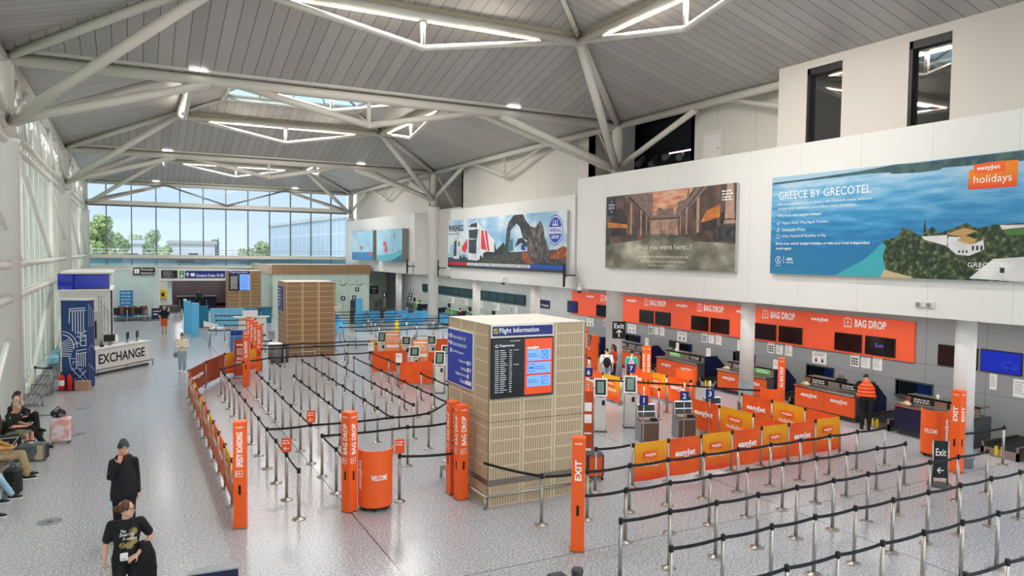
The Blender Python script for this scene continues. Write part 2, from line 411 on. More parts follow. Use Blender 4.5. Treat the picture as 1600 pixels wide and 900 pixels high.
# upper walls
mup = mat('upper_panel', 'DCD7CE', .5); g = NG(mup); X, Y, Z = g.xyz(); g.col(g.mix(g.math('MULTIPLY', g.line(Y, 1.9, .02, .2), .4), lin('DCD7CE'), lin('77736C')))
mb = MB(); mb.box(XU, XU+.25, 29.0, 44.0, 7.9, 12.2); mb.box(XU, XU+2.5, 29.0, 29.2, 7.9, 12.2); mb.box(XU, XU+2.5, 43.8, 44.0, 7.9, 12.2)
mb.box(XU, XU+.25, 49.6, 69, 7.9, 12.2); mb.box(XU, XU+2.5, 49.6, 49.8, 7.9, 12.2)
struct('wall_upper', mb, mup, 'pale panelled wall above the middle white panel')
mb = MB(); mb.box(XU, XU+.25, 15, 22.1, 8.5, 12.2); mb.box(XU, XU+2.5, 21.9, 22.1, 8.5, 12.2); struct('wall_upper', mb, mup, 'pale upper wall with a small access door')
mb = MB(); mb.box(22.3, 22.5, 15, 69, 3.7, 12.3); mb.box(XU, 22.4, 4, 69, 11.6, 11.7); struct('wall_void', mb, mat('void_black', '131416', .7))
mb = MB(); mb.box(XR-.06, XU+.3, -17, 69.3, 10.97, 11.05); struct('ceiling_edge', mb, M['cream'])
# box with two tall windows on top of the near bulkhead
bx = MB(); Y0, Y1 = 2.0, 16.83; W = [(11.37, 12.5), (14.52, 15.75)]; zb, zt, zh = 8.66, 12.0, 10.84
yy = Y0
bx.box(XF+.01, XF+.3, Y0, Y1-.2, zh, zt)
for a, b in W: bx.box(XF+.01, XF+.3, yy, a, zb, zh); yy = b
bx.box(XF+.01, XF+.3, yy, Y1-.2, zb, zh); bx.box(XF+.01, XF+3.2, Y1-.2, Y1, zb, zt)
struct('wall_upper', bx, mat('warm_white', 'DFD6CC', .5), 'warm white upper wall with two tall dark windows')
for k, (a, b) in enumerate(W):
    q = MB(); q.box(XF+.16, XF+.18, a, b, zb, zh); o_ = struct('window_%d' % (3+k), q, glassmat('dark_glass', '8A9294', .30) if 'dark_glass' not in MATS else MATS['dark_glass'], ('left' if k else 'right')+' of the two tall dark windows high on the right wall')
    f = MB(); f.box(XF+.03, XF+.2, b-.09, b, zb, zh); f.box(XF+.03, XF+.2, a, b, zh-.2, zh); f.box(XF+.03, XF+.2, a, a+.02, zb, zh); f.build('window_frame', M['black'], o_)
mb = MB(); mb.box(XF+.3, XF+3.2, Y0, Y1-.2, zb-.02, zb+.0); mb.box(XF+3.1, XF+3.2, Y0, Y1-.2, zb, zt); mb.box(XF+.3, XF+3.2, Y0, Y1, zh+.3, zh+.4); struct('wall_office', mb, mat('office_dark', '3B3F41', .5))
for k, (a, b) in enumerate(W):
    lt = MB(); lt.box(XF+1.5, XF+1.58, a-1.0, b+1.5, 10.55, 10.6); tag(lt.build('ceiling_light', mat('led', 'FFF6EA', .5, 0, 3.5)), 'thin lit strip light behind the %s tall window' % ('left' if k else 'right'), 'light')
# rear wall closing the hall behind the camera
# ---------------------------------------------------------------- tubular steel : columns, ring trusses, beams
TW = M['tubew']
def steel_column(x, y, label, side):
    t = thing('tree_column', label, 'column', (x, y, 0), 0, 'white tree columns carrying the roof')
    r = .36 if side > 0 else .33
    b = MB(); b.lathe([(r, 0), (r, 8.3), (r+.04, 8.32), (r+.04, 8.42), (r*.9, 8.45)], n=28); b.build('shaft', M['white'], t)
    if side > 0:
        b = MB(); b.lathe([(r+.015, 0), (r+.015, 1.0), (r, 1.02)], n=28); b.build('sleeve', mat('column_grey', '8C959B', .5), t)
    b = MB(); b.lathe([(.24, 8.4), (.24, ZE+.05), (.26, ZE+.1)], n=20); b.build('neck', TW, t)
    d = -1 if side > 0 else 1
    for s in (-1, 1):                                       # branches to the ring-truss corners of the bays before and after
        if (y > 60 and s > 0): continue
        q = V((x + d*5.5, y + s*5.5, ZRING-.1)) - V((x, y, 0))
        b = MB(); b.tube((0, 0, ZN-.1), q, .155, 12); b.ball((0,0,ZN-.1), .17, 10, 6); b.build('branch', TW, t)
        b = MB(); b.tube((0, 0, ZE+.02), q + V((0, 0, .12)), .13, 12); b.build('hip_rafter', TW, t)
        b = MB(); b.tube((0, 0, ZN), (0, s*4.9, ZE-.12), .12, 10); b.build('knee_brace', TW, t)
    b = MB(); b.tube((0, 0, ZN), (d*5.6, 0, ZE-.1), .14, 12); b.build('knee_brace', TW, t)
    b = MB()
    for s in (-1, 1): b.tube((d*.12, s*.12, ZN-.02), (d*.12+.0, s*.2, ZN-.02), .05, 8)
    b.build('pin', M['steeld'], t)
    return t
names = {1: ['behind', 'second', 'near', 'middle', 'far']}
for k, y in enumerate(YC):
    if k < 2: continue
    steel_column(XR, y, ['', '', 'tall white tree column rising behind the near white wall panel', 'tall white tree column with grey sleeve in front of the light blue desks', 'white tree column in the far right corner'][k], 1)
    steel_column(XL, y, ['', '', 'white tree column at the left edge of the photo', 'white tree column midway along the side glazing', 'white tree column in the far left corner'][k], -1)
LED = mat('led_strip', 'FFF6EC', .5, 0, 3)
def truss(label, p, q, drop, led=True, kinks=None, double=True, up=.5):
    """top chord p-q, bottom chord dropping by `drop` to the middle, king post, led strip under the top chord"""
    p, q = V(p), V(q); m = p.lerp(q, .5); t = thing('roof_truss', label, 'truss', m)
    L = lambda v: V(v) - m
    b = MB(); b.tube(L(p), L(q), .14, 12); b.build('top_chord', TW, t)
    if double:
        b = MB(); b.tube(L(p)+V((0,0,up)), L(q)+V((0,0,up)), .08, 8); b.build('upper_rail', TW, t)
        dv = (q-p).normalized(); nx = V((-dv.y, dv.x, 0))
        b = MB(); e = .03
        A, B = L(p)+V((0,0,.12)), L(q)+V((0,0,.12)); A2, B2 = A+V((0,0,up-.15)), B+V((0,0,up-.15))
        vs = [A+nx*e, B+nx*e, B2+nx*e, A2+nx*e, A-nx*e, B-nx*e, B2-nx*e, A2-nx*e]
        b.add(vs, [(0,1,2,3),(7,6,5,4),(0,4,5,1),(3,2,6,7)]); b.build('fascia_board', mat('beige_board', 'B5A98F', .6), t)
    a1, a2 = kinks if kinks else (.02, .98)
    c = m + V((0, 0, -drop))
    b = MB(); P1, P2 = L(p.lerp(q, a1)), L(p.lerp(q, a2))
    b.tube(P1, L(c), .09, 10); b.tube(L(c), P2, .09, 10); b.ball(L(c), .095, 10, 6); b.build('bottom_chord', TW, t)
    b = MB(); b.tube(L(m), L(c), .07, 10); b.build('king_post', TW, t)
    if led:
        d = (q-p).normalized(); b = MB(); s0, s1 = P1.lerp(P2, .04), P1.lerp(P2, .96)
        for sa, sb in ((.05, .485), (.515, .95)):
            A, B = P1.lerp(P2, sa), P1.lerp(P2, sb); n_ = V((-d.y, d.x, 0))*.05; z = V((0, 0, -.15))
            b.add([A+n_+z, A-n_+z, B-n_+z, B+n_+z, A+n_*.6+z*.8, A-n_*.6+z*.8, B-n_*.6+z*.8, B+n_*.6+z*.8], [(3,2,1,0),(0,1,2,3),(0,4,5,1),(2,6,7,3),(4,7,6,5)])
        b.build('strip_light', LED, t)
        la = bpy.data.lights.new('strip', 'AREA'); la.shape = 'RECTANGLE'; la.size = (q-p).length*.5; la.size_y = .3; la.energy = LED_POWER; la.color = (1, .975, .94)
        lo = bpy.data.objects.new('strip_lamp', la); COL.objects.link(lo); lo.parent = t
        lo.location = (0, 0, -.2 ); lo.rotation_euler = (0, 0, math.atan2(d.y, d.x))
    return t
bn = {0: 'over the viewpoint', 1: 'nearest rooflight', 2: 'middle rooflight', 3: 'far rooflight'}
for b_ in range(4):
    i = 5.5; y0, y1 = YC[b_]+i, YC[b_+1]-i; x0, x1 = XL+i, XR-i; z = ZRING-.15
    for nm, p, q in (('near', (x0,y0,z), (x1,y0,z)), ('right', (x1,y0,z), (x1,y1,z)), ('far', (x1,y1,z), (x0,y1,z)), ('left', (x0,y1,z), (x0,y0,z))):
        truss('white tube truss with lit strip on the %s side of the %s' % (nm, bn[b_]) if b_ else 'white tube truss with lit strip, %s side, above the camera' % nm, p, q, .92)
    ce = bpy.data.objects['ceiling' + ('.%03d' % b_ if b_ else '')]
    for px, py, sx, sy in ((x0, y0, 1, 1), (x1, y0, -1, 1), (x1, y1, -1, -1), (x0, y1, 1, -1)):     # hip tubes inside the ring up to the kerb
        b = MB(); b.tube((px, py, z+.15), (px+sx*1.95, py+sy*1.95, ZSKY+.02), .08, 8); b.build('hip_tube', TW, ce)
    k0 = MB(); zz = ZSKY+.06
    c4 = [(XL+IN,YC[b_]+IN,zz),(XR-IN,YC[b_]+IN,zz),(XR-IN,YC[b_+1]-IN,zz),(XL+IN,YC[b_+1]-IN,zz)]
    for k in range(4): k0.tube(c4[k], c4[(k+1)%4], .1, 8)
    k0.build('rooflight_kerb', TW, ce)
# valley beams across the hall on the column lines
for k in (1, 2, 3, 4):
    y = YC[k]; lab = ['', 'just in front of the camera overhead', 'nearest long white beam spanning the hall between two columns', 'second long white beam spanning the hall between two columns', 'long white beam above the far glazing'][k]
    if k == 1: lab = 'white beam spanning the hall above the viewpoint'
    t = thing('valley_beam', lab, 'beam', (7.7, y, ZE))
    b = MB(); b.tube((XL-7.7, 0, 0), (XR-7.7, 0, 0), .17, 14); b.build('main_tube', TW, t)
    b = MB(); b.tube((XL-7.7, -.28, .26), (XR-7.7, -.28, .26), .09, 8); b.build('gutter_rail', TW, t)
    if k != 4:
        b = MB(); b.tube((-4.4, 0, -.05), (0, 0, -.95), .12, 10); b.tube((0, 0, -.95), (4.4, 0, -.05), .12, 10); b.ball((0,0,-.95), .125, 10, 6); b.build('bottom_chord', TW, t)
        b = MB(); b.tube((0,0,0), (0,0,-.95), .08, 10); b.build('king_post', TW, t)
    b = MB()
    for x in (-5.7, 5.7): b.box(x-.25, x+.25, -.42, -.32, .2, .26)
    b.build('spot_lamp', mat('spot_lamp', 'FFFFFF', .5, 0, 4), t)
# eave beams along both sides
for side, x in ((1, XR), (-1, XL)):
    for k in (1, 2, 3):
        y0, y1 = YC[k], YC[k+1]; m = (y0+y1)/2
        t = thing('eave_beam', 'white eave beam %s, %s bay' % ('above the right-hand wall' if side > 0 else 'above the side glazing', ['', 'nearest', 'middle', 'far'][k]), 'beam', (x, m, ZE))
        h = (y1-y0)/2
        b = MB(); b.tube((0,-h,0), (0,h,0), .14, 12); b.build('main_tube', TW, t)
        b = MB(); b.tube((0,-h,.27), (0,h,.27), .08, 8); b.build('gutter_rail', TW, t)
        if side > 0:
            b = MB(); b.tube((0,-4.2,-.05), (0,0,-1.15), .08, 10); b.tube((0,0,-1.15), (0,4.2,-.05), .08, 10); b.ball((0,0,-1.15),.085,8,6); b.build('bottom_chord', TW, t)
            b = MB(); b.tube((0,0,0), (0,0,-1.15), .06, 8); b.build('king_post', TW, t)
        else:
            # ladder girder at mid height, posts and diagonals in front of the glazing
            b = MB(); z = ZN-.15-ZE
            b.tube((.0,-h,z), (.0,h,z), .11, 10); b.tube((.0,-h,z-.42), (.0,h,z-.42), .11, 10)
            for s in range(1, 22): yy = -h+s*(2*h/22); b.tube((0,yy,z), (0,yy,z-.42), .03, 6)
            b.build('ladder_girder', TW, t)
            for Yp in (18.4, 29.0, 39.8, 50.5, 61.0):
                if not y0 <= Yp < y1: continue
                yy = Yp - m
                b = MB(); b.tube((-.05,yy,-ZE), (-.05,yy,z-.4), .13, 10); b.build('wind_post', M['white'], t)
                b = MB(); b.tube((-.05,yy,z-.42), (.02,yy+(8.4 if Yp > 60 else 10.6),4.75-ZE), .10, 10); b.build('diagonal', M['white'], t)
                b = MB(); b.tube((-.02,yy,3.65-ZE), (-.02,yy-8.6,.2-ZE), .085, 10); b.build('diagonal', M['white'], t)
            for k_ in range(4):
                yy = -h + (k_+.5)*h/2
                b = MB(); b.tube((0,yy-h/4+.3,z), (0,yy,-.1), .07, 8); b.tube((0,yy+h/4-.3,z), (0,yy,-.1), .07, 8); b.build('clerestory_brace', M['white'], t)
                b = MB(); b.tube((-.05,yy+h/8,z), (-.05,yy+h/8,-.1), .08, 8); b.build('clerestory_post', M['white'], t)
            for zz in (4.72, 3.72):
                b = MB(); b.tube((.05,-h,zz-ZE), (.05,h,zz-ZE), .12, 8); b.tube((-.3,-h,zz-ZE), (-.3,h,zz-ZE), .05, 8); b.build('transom_rail', TW, t)
# slimmer round columns under the white wall panels
for k, y in enumerate((11.1, 18.45, 33.2, 40.5, 55.0)):
    t = thing('round_column', 'slim white round column, %s under the white wall panels counting from the right' % ORD[k], 'column', (18.6, y, 0), 0, 'slim columns in front of the check-in counters')
    r = .235
    b = MB(); b.lathe([(r, 1.0), (r, 3.75)], n=26); b.build('shaft', M['white'], t)
    b = MB(); b.lathe([(r+.03, 0), (r+.03, .25), (r+.055, .25), (r+.055, .33), (r+.012, .34), (r+.012, 1.01), (r, 1.01)], n=26); b.build('sleeve', mat('column_grey', '8C959B', .5), t)
# ================================================================= belt barriers
PB = dict(pole=MB().tube((0,0,.02), (0,0,.93), .032, 14).mesh('pole', M['steel']),
          base=MB().lathe([(.128,0),(.128,.012),(.10,.024),(.045,.034),(.034,.05)], n=24).mesh('base', M['steel']),
          head=MB().lathe([(.034,0),(.037,.005),(.037,.085),(.030,.095)], (0,0,.915), n=14).mesh('head', M['rubber']))
_BELT = {}
def belt_mesh(dx, dy, m=None, sag=.02):
    key = (round(dx,2), round(dy,2), round(sag,3))
    if key in _BELT: return _BELT[key]
    L = math.hypot(dx, dy); ux, uy = dx/L, dy/L; nx, ny = -uy*.003, ux*.003; b = MB(); n = 6; vs = []
    for i in range(n+1):
        t = i/n; z = .955 - sag*4*t*(1-t); x, y = ux*(.034+t*(L-.068)), uy*(.034+t*(L-.068))
        vs += [(x+nx,y+ny,z-.027), (x+nx,y+ny,z+.027), (x-nx,y-ny,z+.027), (x-nx,y-ny,z-.027)]
    fs = []
    for i in range(n):
        for k in range(4): fs.append((i*4+k, i*4+(k+1)%4, i*4+4+(k+1)%4, i*4+4+k))
    b.add(vs, fs); _BELT[key] = b.mesh('belt', M['rubber']); return _BELT[key]
NPOST = 0
def post(x, y, label, group, belts=(), z=0, sag=.02):
    global NPOST; NPOST += 1
    t = thing('barrier_post', label, 'barrier post', (x, y, z), 0, group)
    put('base', PB['base'], t); put('pole', PB['pole'], t); put('head', PB['head'], t)
    for bx_, by_ in belts: put('belt', belt_mesh(bx_-x, by_-y, sag=sag), t)
    return t
def nth(i, n, a='nearest the camera', b='farthest back'):
    return a if i == 0 else (b if i == n-1 else ORD[i] + ' from the near end')
YR = [14.46, 15.72, 16.97, 18.2, 19.48, 20.72, 21.98, 23.2, 24.5, 25.72, 26.95, 28.2, 29.42, 30.62]
XQ = [1.81, 2.88, 3.92, 4.96, 6.0, 7.04, 8.06, 9.13]
# lanes running away from the camera on the left : (column index, list of row indices near->far, extra belts)
lanes = [(1, [0,1,2,3,4,5,6,7,8,9,10,11], 'second line from the left walkway'), (2, [3,4,5,6,7,8,9,10], 'third line from the left walkway'),
         (3, [4,5,6,7,8,9], 'fourth line from the left walkway'), (4, [3,4,5,6,7,8,9,10,11,12], 'fifth line from the left walkway'),
         (5, [4,5,6,7,8,9,10,11,12,13], 'sixth line from the left walkway'), (6, [4,5,6,7,8,9,10,12], 'seventh line from the left walkway'),
         (7, [6,7,8,10,11,13], 'line beside the white kiosks')]
GL = 'steel belt posts of the left queue'
EX = {(1,3): [(XQ[2],YR[3])], (2,3): [(XQ[4],YR[3])], (4,3): [(XQ[5],YR[3]+.1)], (6,4): [], (1,11): [(3.95, 29.9)],
      (5,13): [(XQ[6],30.64)], (6,12): []}
for c, rr, nm in lanes:
    for i, r in enumerate(rr):
        bl = list(EX.get((c, r), []))
        if i+1 < len(rr) and not (c == 7 and rr[i+1]-r > 1 and r == 8): bl.append((XQ[c], YR[rr[i+1]]))
        post(XQ[c], YR[r], 'steel barrier post %s in the %s' % (nth(i, len(rr)), nm), GL, bl)
post(XQ[5], YR[3]+.1, 'steel barrier post on the front cross belt behind the bag drop totem pair', GL, [(XQ[6], YR[4])])
for i, (x, nx) in enumerate(((3.92, 6.0), (6.0, 7.04), (7.04, None))):
    post(x, 17.02, 'steel barrier post %s on the front cross belt behind the orange welcome drum' % ['left', 'middle', 'right'][i], GL, [(nx, 17.02)] if nx else [])
post(3.92, 15.7, 'steel barrier post just behind the front left bag drop totem', GL, [(3.92, 17.02), (3.89, 14.62)])
post(4.98, 14.62, 'steel barrier post with a small orange sign right of the welcome drum', GL, [(6.1, 14.35)])
for i, (y, ny) in enumerate(((28.24, 29.5), (29.5, 30.58), (30.58, None))):
    post(4.95, y, 'steel barrier post, %s in the short line near the second slatted block' % ['front', 'middle', 'back'][i], GL, [(4.95, ny)] if ny else [(6.0, 30.64), (4.05, 30.0)])
for i, (x, nx) in enumerate(((6.0, 7.04), (8.08, 9.13))):
    post(x, 30.64, 'steel barrier post, %s on the long cross belt before the second slatted block' % ['left', 'right'][i], GL, [(nx, YR[13])])
# two more cross belts directly in front of the second slatted block
GB = 'steel belt posts of the far cross lines'
for rr, y, xs, nm in ((0, 33.5, [5.1, 6.06, 7.4, 8.9, 10.4, 11.9], 'nearer'), (1, 34.8, [5.2, 7.1, 9.1, 11.0, 12.6], 'farther')):
    for i, x in enumerate(xs):
        post(x, y, 'steel barrier post %s from the left on the %s belt before the second slatted block' % (ORD[i], nm), GB, [(xs[i+1], y)] if i+1 < len(xs) else [])
# cross lines of the light blue queue, behind
far_rows = [(39.4, [10.9, 12.6, 14.3, 16.0, 17.5], 'first'), (41.6, [10.6, 12.9, 15.2, 17.4], 'second'), (44.0, [11.4, 13.4, 15.4, 17.2], 'third'), (45.6, [11.3, 13.6, 16.0, 19.6], 'fourth'),
            (47.6, [11.8, 14.0, 16.2], 'fifth'), (50.0, [12.4, 14.6, 16.8], 'sixth'), (52.5, [13.0, 15.4, 17.6], 'seventh')]
for y, xs, nm in far_rows:
    for i, x in enumerate(xs):
        post(x, y, 'distant steel barrier post %s from the left on the %s belt behind the white kiosks' % (ORD[i], nm), GB, [(xs[i+1], y)] if i+1 < len(xs) else [])
far_left = [(36.5, [4.9, 6.0], 'first'), (39.0, [5.0, 6.1], 'second'), (42.0, [4.9, 6.3], 'third'), (45.0, [4.8, 6.9], 'fourth'), (48.5, [4.7, 7.0], 'fifth'), (52.0, [5.0, 7.6], 'sixth'), (55.5, [5.6, 8.4], 'seventh')]
for y, xs, nm in far_left:
    for i, x in enumerate(xs):
        post(x, y, 'distant post at the %s of the %s belt left of the second slatted block' % (['left', 'right'][i], nm), GB, [(xs[1], y)] if i == 0 else [])
for i, x in enumerate((6.6, 7.1, 7.6, 8.1, 8.6, 9.2)):
    post(x, 57.8, 'distant steel post, %s from the left in the row before the third slatted block' % ORD[i], GB, [])
# lanes running across on the right foreground
GR = 'steel belt posts of the right queue'
xr = [6.95, 7.95, 8.97, 9.95, 10.93, 11.92, 12.91, 13.87, 14.86, 15.84, 16.9]
front = [(5.82, [3,4,5,6], 'bottom right corner line'), (7.05, [0,1,2,3,4,5,6,7], 'second line from the bottom right'),
         (8.27, [0,1,2,3,4,5,6,7,8,9], 'third line of the right queue'), (9.51, list(range(11)), 'fourth line of the right queue'),
         (10.74, list(range(10)), 'line starting at the front exit totem'), (12.0, list(range(1,11)), 'sixth line just before the orange banners')]
for y, ix, nm in front:
    for i, k in enumerate(ix):
        if y == 10.74 and k == 0: continue
        bl = [(xr[ix[i+1]], y)] if i+1 < len(ix) else []
        if y == 10.74 and k == 1: bl.append((7.08, 10.81))
        if y == 12.0 and k == 1: bl.append((7.0, 12.1))
        if y == 7.05 and k == 7: bl.append((14.86, 7.0))
        post(xr[k], y, 'steel barrier post %s in the %s' % (['at the left end', 'second from the left', 'third from the left', 'fourth from the left', 'fifth from the left', 'sixth from the left', 'seventh from the left', 'eighth from the left', 'ninth from the left', 'tenth from the left', 'eleventh from the left'][i], nm), GR, bl)
post(6.99, 12.13, 'steel barrier post in front of the slatted flight information block', GR, [(6.35, 13.46)])
post(9.05, 13.35, 'steel barrier post between the exit totem and the amber banner', GR, [(10.0, 13.33)])
post(19.69, 10.70, 'steel barrier post beside the far right conveyor', GR, [(18.1, 10.75)])
post(16.9, 8.27, 'steel barrier post at the right edge of the photo', GR, [(15.84, 8.27)])
# ----------------------------------------------------------------- fabric banner barriers
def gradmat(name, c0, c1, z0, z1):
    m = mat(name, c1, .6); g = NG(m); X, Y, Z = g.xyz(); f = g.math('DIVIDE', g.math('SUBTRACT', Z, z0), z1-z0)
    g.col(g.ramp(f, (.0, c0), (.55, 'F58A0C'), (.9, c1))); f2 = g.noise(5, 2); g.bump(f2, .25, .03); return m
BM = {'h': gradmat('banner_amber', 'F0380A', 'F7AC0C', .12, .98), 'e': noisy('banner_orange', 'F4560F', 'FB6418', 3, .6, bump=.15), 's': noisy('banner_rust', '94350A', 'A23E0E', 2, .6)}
def fold_panel(p, q, z0=.13, z1=.99):
    p, q = V(p), V(q); u = (q-p).normalized(); n = u.cross(V((0,0,1))); L = (q-p).length; vs = []; N = 14
    for j in range(5):
        for i in range(N+1):
            t = i/N; off = .012*math.sin(t*19+j*.6)*(1-.6*abs(j-2)/2) * (1 if 0 < i < N else 0)
            z = z0 + (z1-z0)*j/4 - (.02*math.sin(t*math.pi) if j == 0 else 0)
            vs.append(p + u*(.03+t*(L-.06)) + n*off + V((0,0,z)))
    b = MB(); W_ = N+1
    b.add(vs, [(j*W_+i, j*W_+i+1, (j+1)*W_+i+1, (j+1)*W_+i) for j in range(4) for i in range(N)], sm=True)
    b.tube(p+u*.03+V((0,0,z1-.01)), q-u*.03+V((0,0,z1-.01)), .014, 6)
    return b
BANNER_ENDS = set()
def banner(p, q, kind, label, group, flip=False, txt=True):
    """a fabric banner hung between two posts; its writing on the side facing the viewer"""
    p, q = V((*p, 0)), V((*q, 0)); m = (p+q)/2; t = thing('queue_banner', label, 'banner', m, 0, group)
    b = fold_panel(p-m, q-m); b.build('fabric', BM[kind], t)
    if txt:
        a, c = (q-m, p-m) if flip else (p-m, q-m); u = (c-a).normalized(); n = u.cross(V((0,0,1)))
        fc = Face(n*.02, u); tb = MB(); L = (q-p).length
        if kind == 'h':
            rb = MB(); rect(rb, fc, -.22*L, .17*L, .62, .78, .0, .004); rb.build('badge', M['orange'], t)
            text(tb, fc, 'easyJet', -.02*L, .70, .30*L, .095, .006, .02); tb.build('lettering', M['wtext'], t); tb = MB()
            text(tb, fc, 'holidays', .0, .48, .52*L, .15, .004)
        else:
            text(tb, fc, 'easyJet', 0, .62, .62*L, .20, .004, .035)
        tb.build('lettering', M['wtext'], t)
    return t
def bpost(x, y, label, group): return post(x, y, label, group)
GBN = 'banner posts'
# left banner row, seen from its outer side (x=1.81) : faces -X
yl = [15.76, 17.02, 18.25, 19.5, 20.78, 22.0, 23.25, 24.53, 25.78, 27.05, 28.25]
kinds = 'eheehehhehe'
for i, y in enumerate(yl):
    post(1.81, y, 'banner post %s in the banner row along the left walkway' % nth(i, len(yl)), GBN)
    if i+1 < len(yl):
        k = 'heehehehee'[i]
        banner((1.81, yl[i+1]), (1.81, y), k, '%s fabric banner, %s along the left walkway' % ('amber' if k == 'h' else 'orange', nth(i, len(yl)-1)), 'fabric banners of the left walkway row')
banner((1.81, 15.76), (1.81, 14.62), 'e', 'orange fabric banner between the speedy boarding totem and the first walkway banner post', 'fabric banners of the left walkway row')
# dark rust row closing the queue at the back (text on the side facing the camera)
bk = [(1.81, 28.25), (2.55, 30.3), (3.45, 32.4), (4.85, 33.4)]
for i in range(3):
    if i: post(bk[i][0], bk[i][1], 'steel post %s dark rust banners behind the left queue' % ['', 'between the first two', 'between the last two'][i], GBN)
    banner(bk[i], bk[i+1], 's' if i < 2 else 'h', ['dark rust banner with white lettering at the corner of the left queue', 'plain dark rust banner beside the woman in the cream jumper', 'brownish amber banner in front of the row of four totems'][i], 'banners closing the back of the left queue', txt=(i != 1))
# front banner row of the right queue
xb = [10.0, 11.0, 11.98, 12.96, 13.94, 14.88, 15.86, 16.82]
for i, x in enumerate(xb):
    post(x, 13.27, 'banner post %s in the front row of amber and orange banners' % ('at the left end' if i == 0 else ORD[i]+' from the left'), GBN)
    if i < 7:
        k = 'hehehe h'.replace(' ', '')[i] if False else 'heheheh'[i]
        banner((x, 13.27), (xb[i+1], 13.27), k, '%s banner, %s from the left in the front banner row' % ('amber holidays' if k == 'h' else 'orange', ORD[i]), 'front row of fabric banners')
# inner rows leading to the desks, seen on their -X side
def row(pts, ks, nm, grp, skip_first=False, skip_last=True):
    for i, p in enumerate(pts):
        if not ((i == 0 and skip_first) or (i == len(pts)-1 and skip_last)):
            post(p[0], p[1], 'banner post %s in the %s' % (nth(len(pts)-1-i, len(pts), 'nearest the camera', 'at the far end'), nm), GBN)
    for i, k in enumerate(ks):
        if k == '-': continue
        banner(pts[i], pts[i+1], k, '%s banner, %s in the %s' % ('amber holidays' if k == 'h' else 'orange', nth(len(ks)-1-i, len(ks), 'nearest the camera', 'at the far end'), nm), grp)
row([(14.88, 17.03), (14.88, 15.75), (14.88, 14.45), (14.88, 13.27)], 'ehe', 'row beside the grey weighing units', 'banners beside the weighing units')
row([(16.85, 16.88), (16.85, 15.66), (16.85, 14.45), (16.82, 13.27)], 'ehe', 'row nearest the near check-in desk', 'banners before the near desk')
row([(15.1, 24.6), (15.1, 23.2), (15.1, 21.9), (15.1, 20.8)], 'heh', 'banner row behind kiosks six and seven', 'banners behind the white kiosks six and seven', skip_last=False)
row([(16.9, 23.0), (16.9, 21.7), (16.9, 20.55), (17.0, 19.4)], 'heh'.replace('heh', 'ehe'), 'row before the third check-in desk', 'banners before the third desk', skip_last=False)
post(15.9, 19.3, 'steel post holding black belt behind weighing unit two', GR, [(14.1, 21.3), (18.7, 16.4)])
post(15.0, 18.6, 'steel post where the pale green belt ends', GR, [])
# ----------------------------------------------------------------- totems
def totem(x, y, label, body, faces=('s','w'), w_=.23, h=2.03, col=None, slot=True, rz=0, tcol=None, group='orange sign totems'):
    t = thing('sign_totem', label, 'totem', (x, y, 0), R(rz), group)
    c = col or M['orange']
    b = MB(); b.box(-w_/2, w_/2, -w_/2, w_/2, .02, h, c=.008); b.build('body', c, t)
    b = MB(); b.box(-w_/2-.01, w_/2+.01, -w_/2-.01, w_/2+.01, 0, .02); b.build('base_plate', M['steel'], t)
    for f in faces:
        fc = {'s': Face((0,-w_/2,0), (1,0,0)), 'w': Face((-w_/2,0,0), (0,-1,0)), 'e': Face((w_/2,0,0), (0,1,0))}[f]
        if body:
            tb = MB(); text(tb, fc, 'easyJet', 0, h-.10, w_*.62, .045, .003, .02); tb.build('logo', tcol or M['wtext'], t)
            tb = MB(); L = min(.62, .085*len(body)); ic = body.startswith(('BAG', 'SPEEDY'))
            if len(body) > 8: L = .66
            text(tb, fc, body, 0, 1.10+L/2+(.08 if ic else 0) if body != 'EXIT' else 1.46, L if body != 'EXIT' else .36, .115, .003, .03, vertical=True); tb.build('lettering', tcol or M['wtext'], t)
            if ic:
                tb = MB(); z_ = 1.0; stroke(tb, fc, [(-.05,z_),(.05,z_),(.05,z_+.11),(-.05,z_+.11),(-.05,z_)], .009); stroke(tb, fc, [(.03,z_+.055),(-.03,z_+.055),(0,z_+.08)], .009); stroke(tb, fc, [(-.03,z_+.055),(0,z_+.03)], .009); stroke(tb, fc, [(-.07,z_),(-.07,z_+.11)], .01); tb.build('bag_symbol', tcol or M['wtext'], t)
        if slot:
            sl = MB(); rect(sl, fc, -.022, .022, .66, .84, 0, .004); sl.build('handle_slot', M['black'], t)
    return t
totem(1.81, 14.5, 'orange totem reading SPEEDY BOARDING at the near end of the left banner row', 'SPEEDY BOARDING', rz=-14)
totem(3.88, 14.48, 'orange totem reading BAG DROP left of the welcome drum', 'BAG DROP', rz=30)
totem(6.2, 14.2, 'front totem of the bag drop pair beside the flight information block', 'BAG DROP', rz=5)
totem(6.19, 14.62, 'rear totem of the bag drop pair beside the flight information block', 'BAG DROP')
totem(6.97, 10.81, 'orange totem reading EXIT at the centre front', 'EXIT', rz=-35)
totem(17.96, 10.83, 'orange totem reading EXIT twice beside the right-hand white column', 'EXIT')
totem(3.97, 29.92, 'slim orange totem behind the rust banner row', 'ALL BAG DROP', rz=-16)
for i in range(4):
    totem(5.0+.04*i, 33.62+1.35*i, 'orange totem, %s of the row of four left of the second slatted block' % ['nearest', 'second', 'third', 'farthest'][i], 'BAG DROP', rz=-14)
totem(16.28, 20.93, 'tall orange totem reading ALL BAG DROP between the banner rows', 'ALL BAG DROP')
totem(18.4, 16.75, 'orange totem with white lettering before the near check-in desk', 'ALL BAG DROP', slot=True, h=2.03, rz=-48)
totem(18.0, 27.6, 'orange totem right behind the flight information block', 'ALL BAG DROP')
totem(18.75, 27.9, 'orange totem beside the dark navy desk end', '', slot=False, h=1.6)
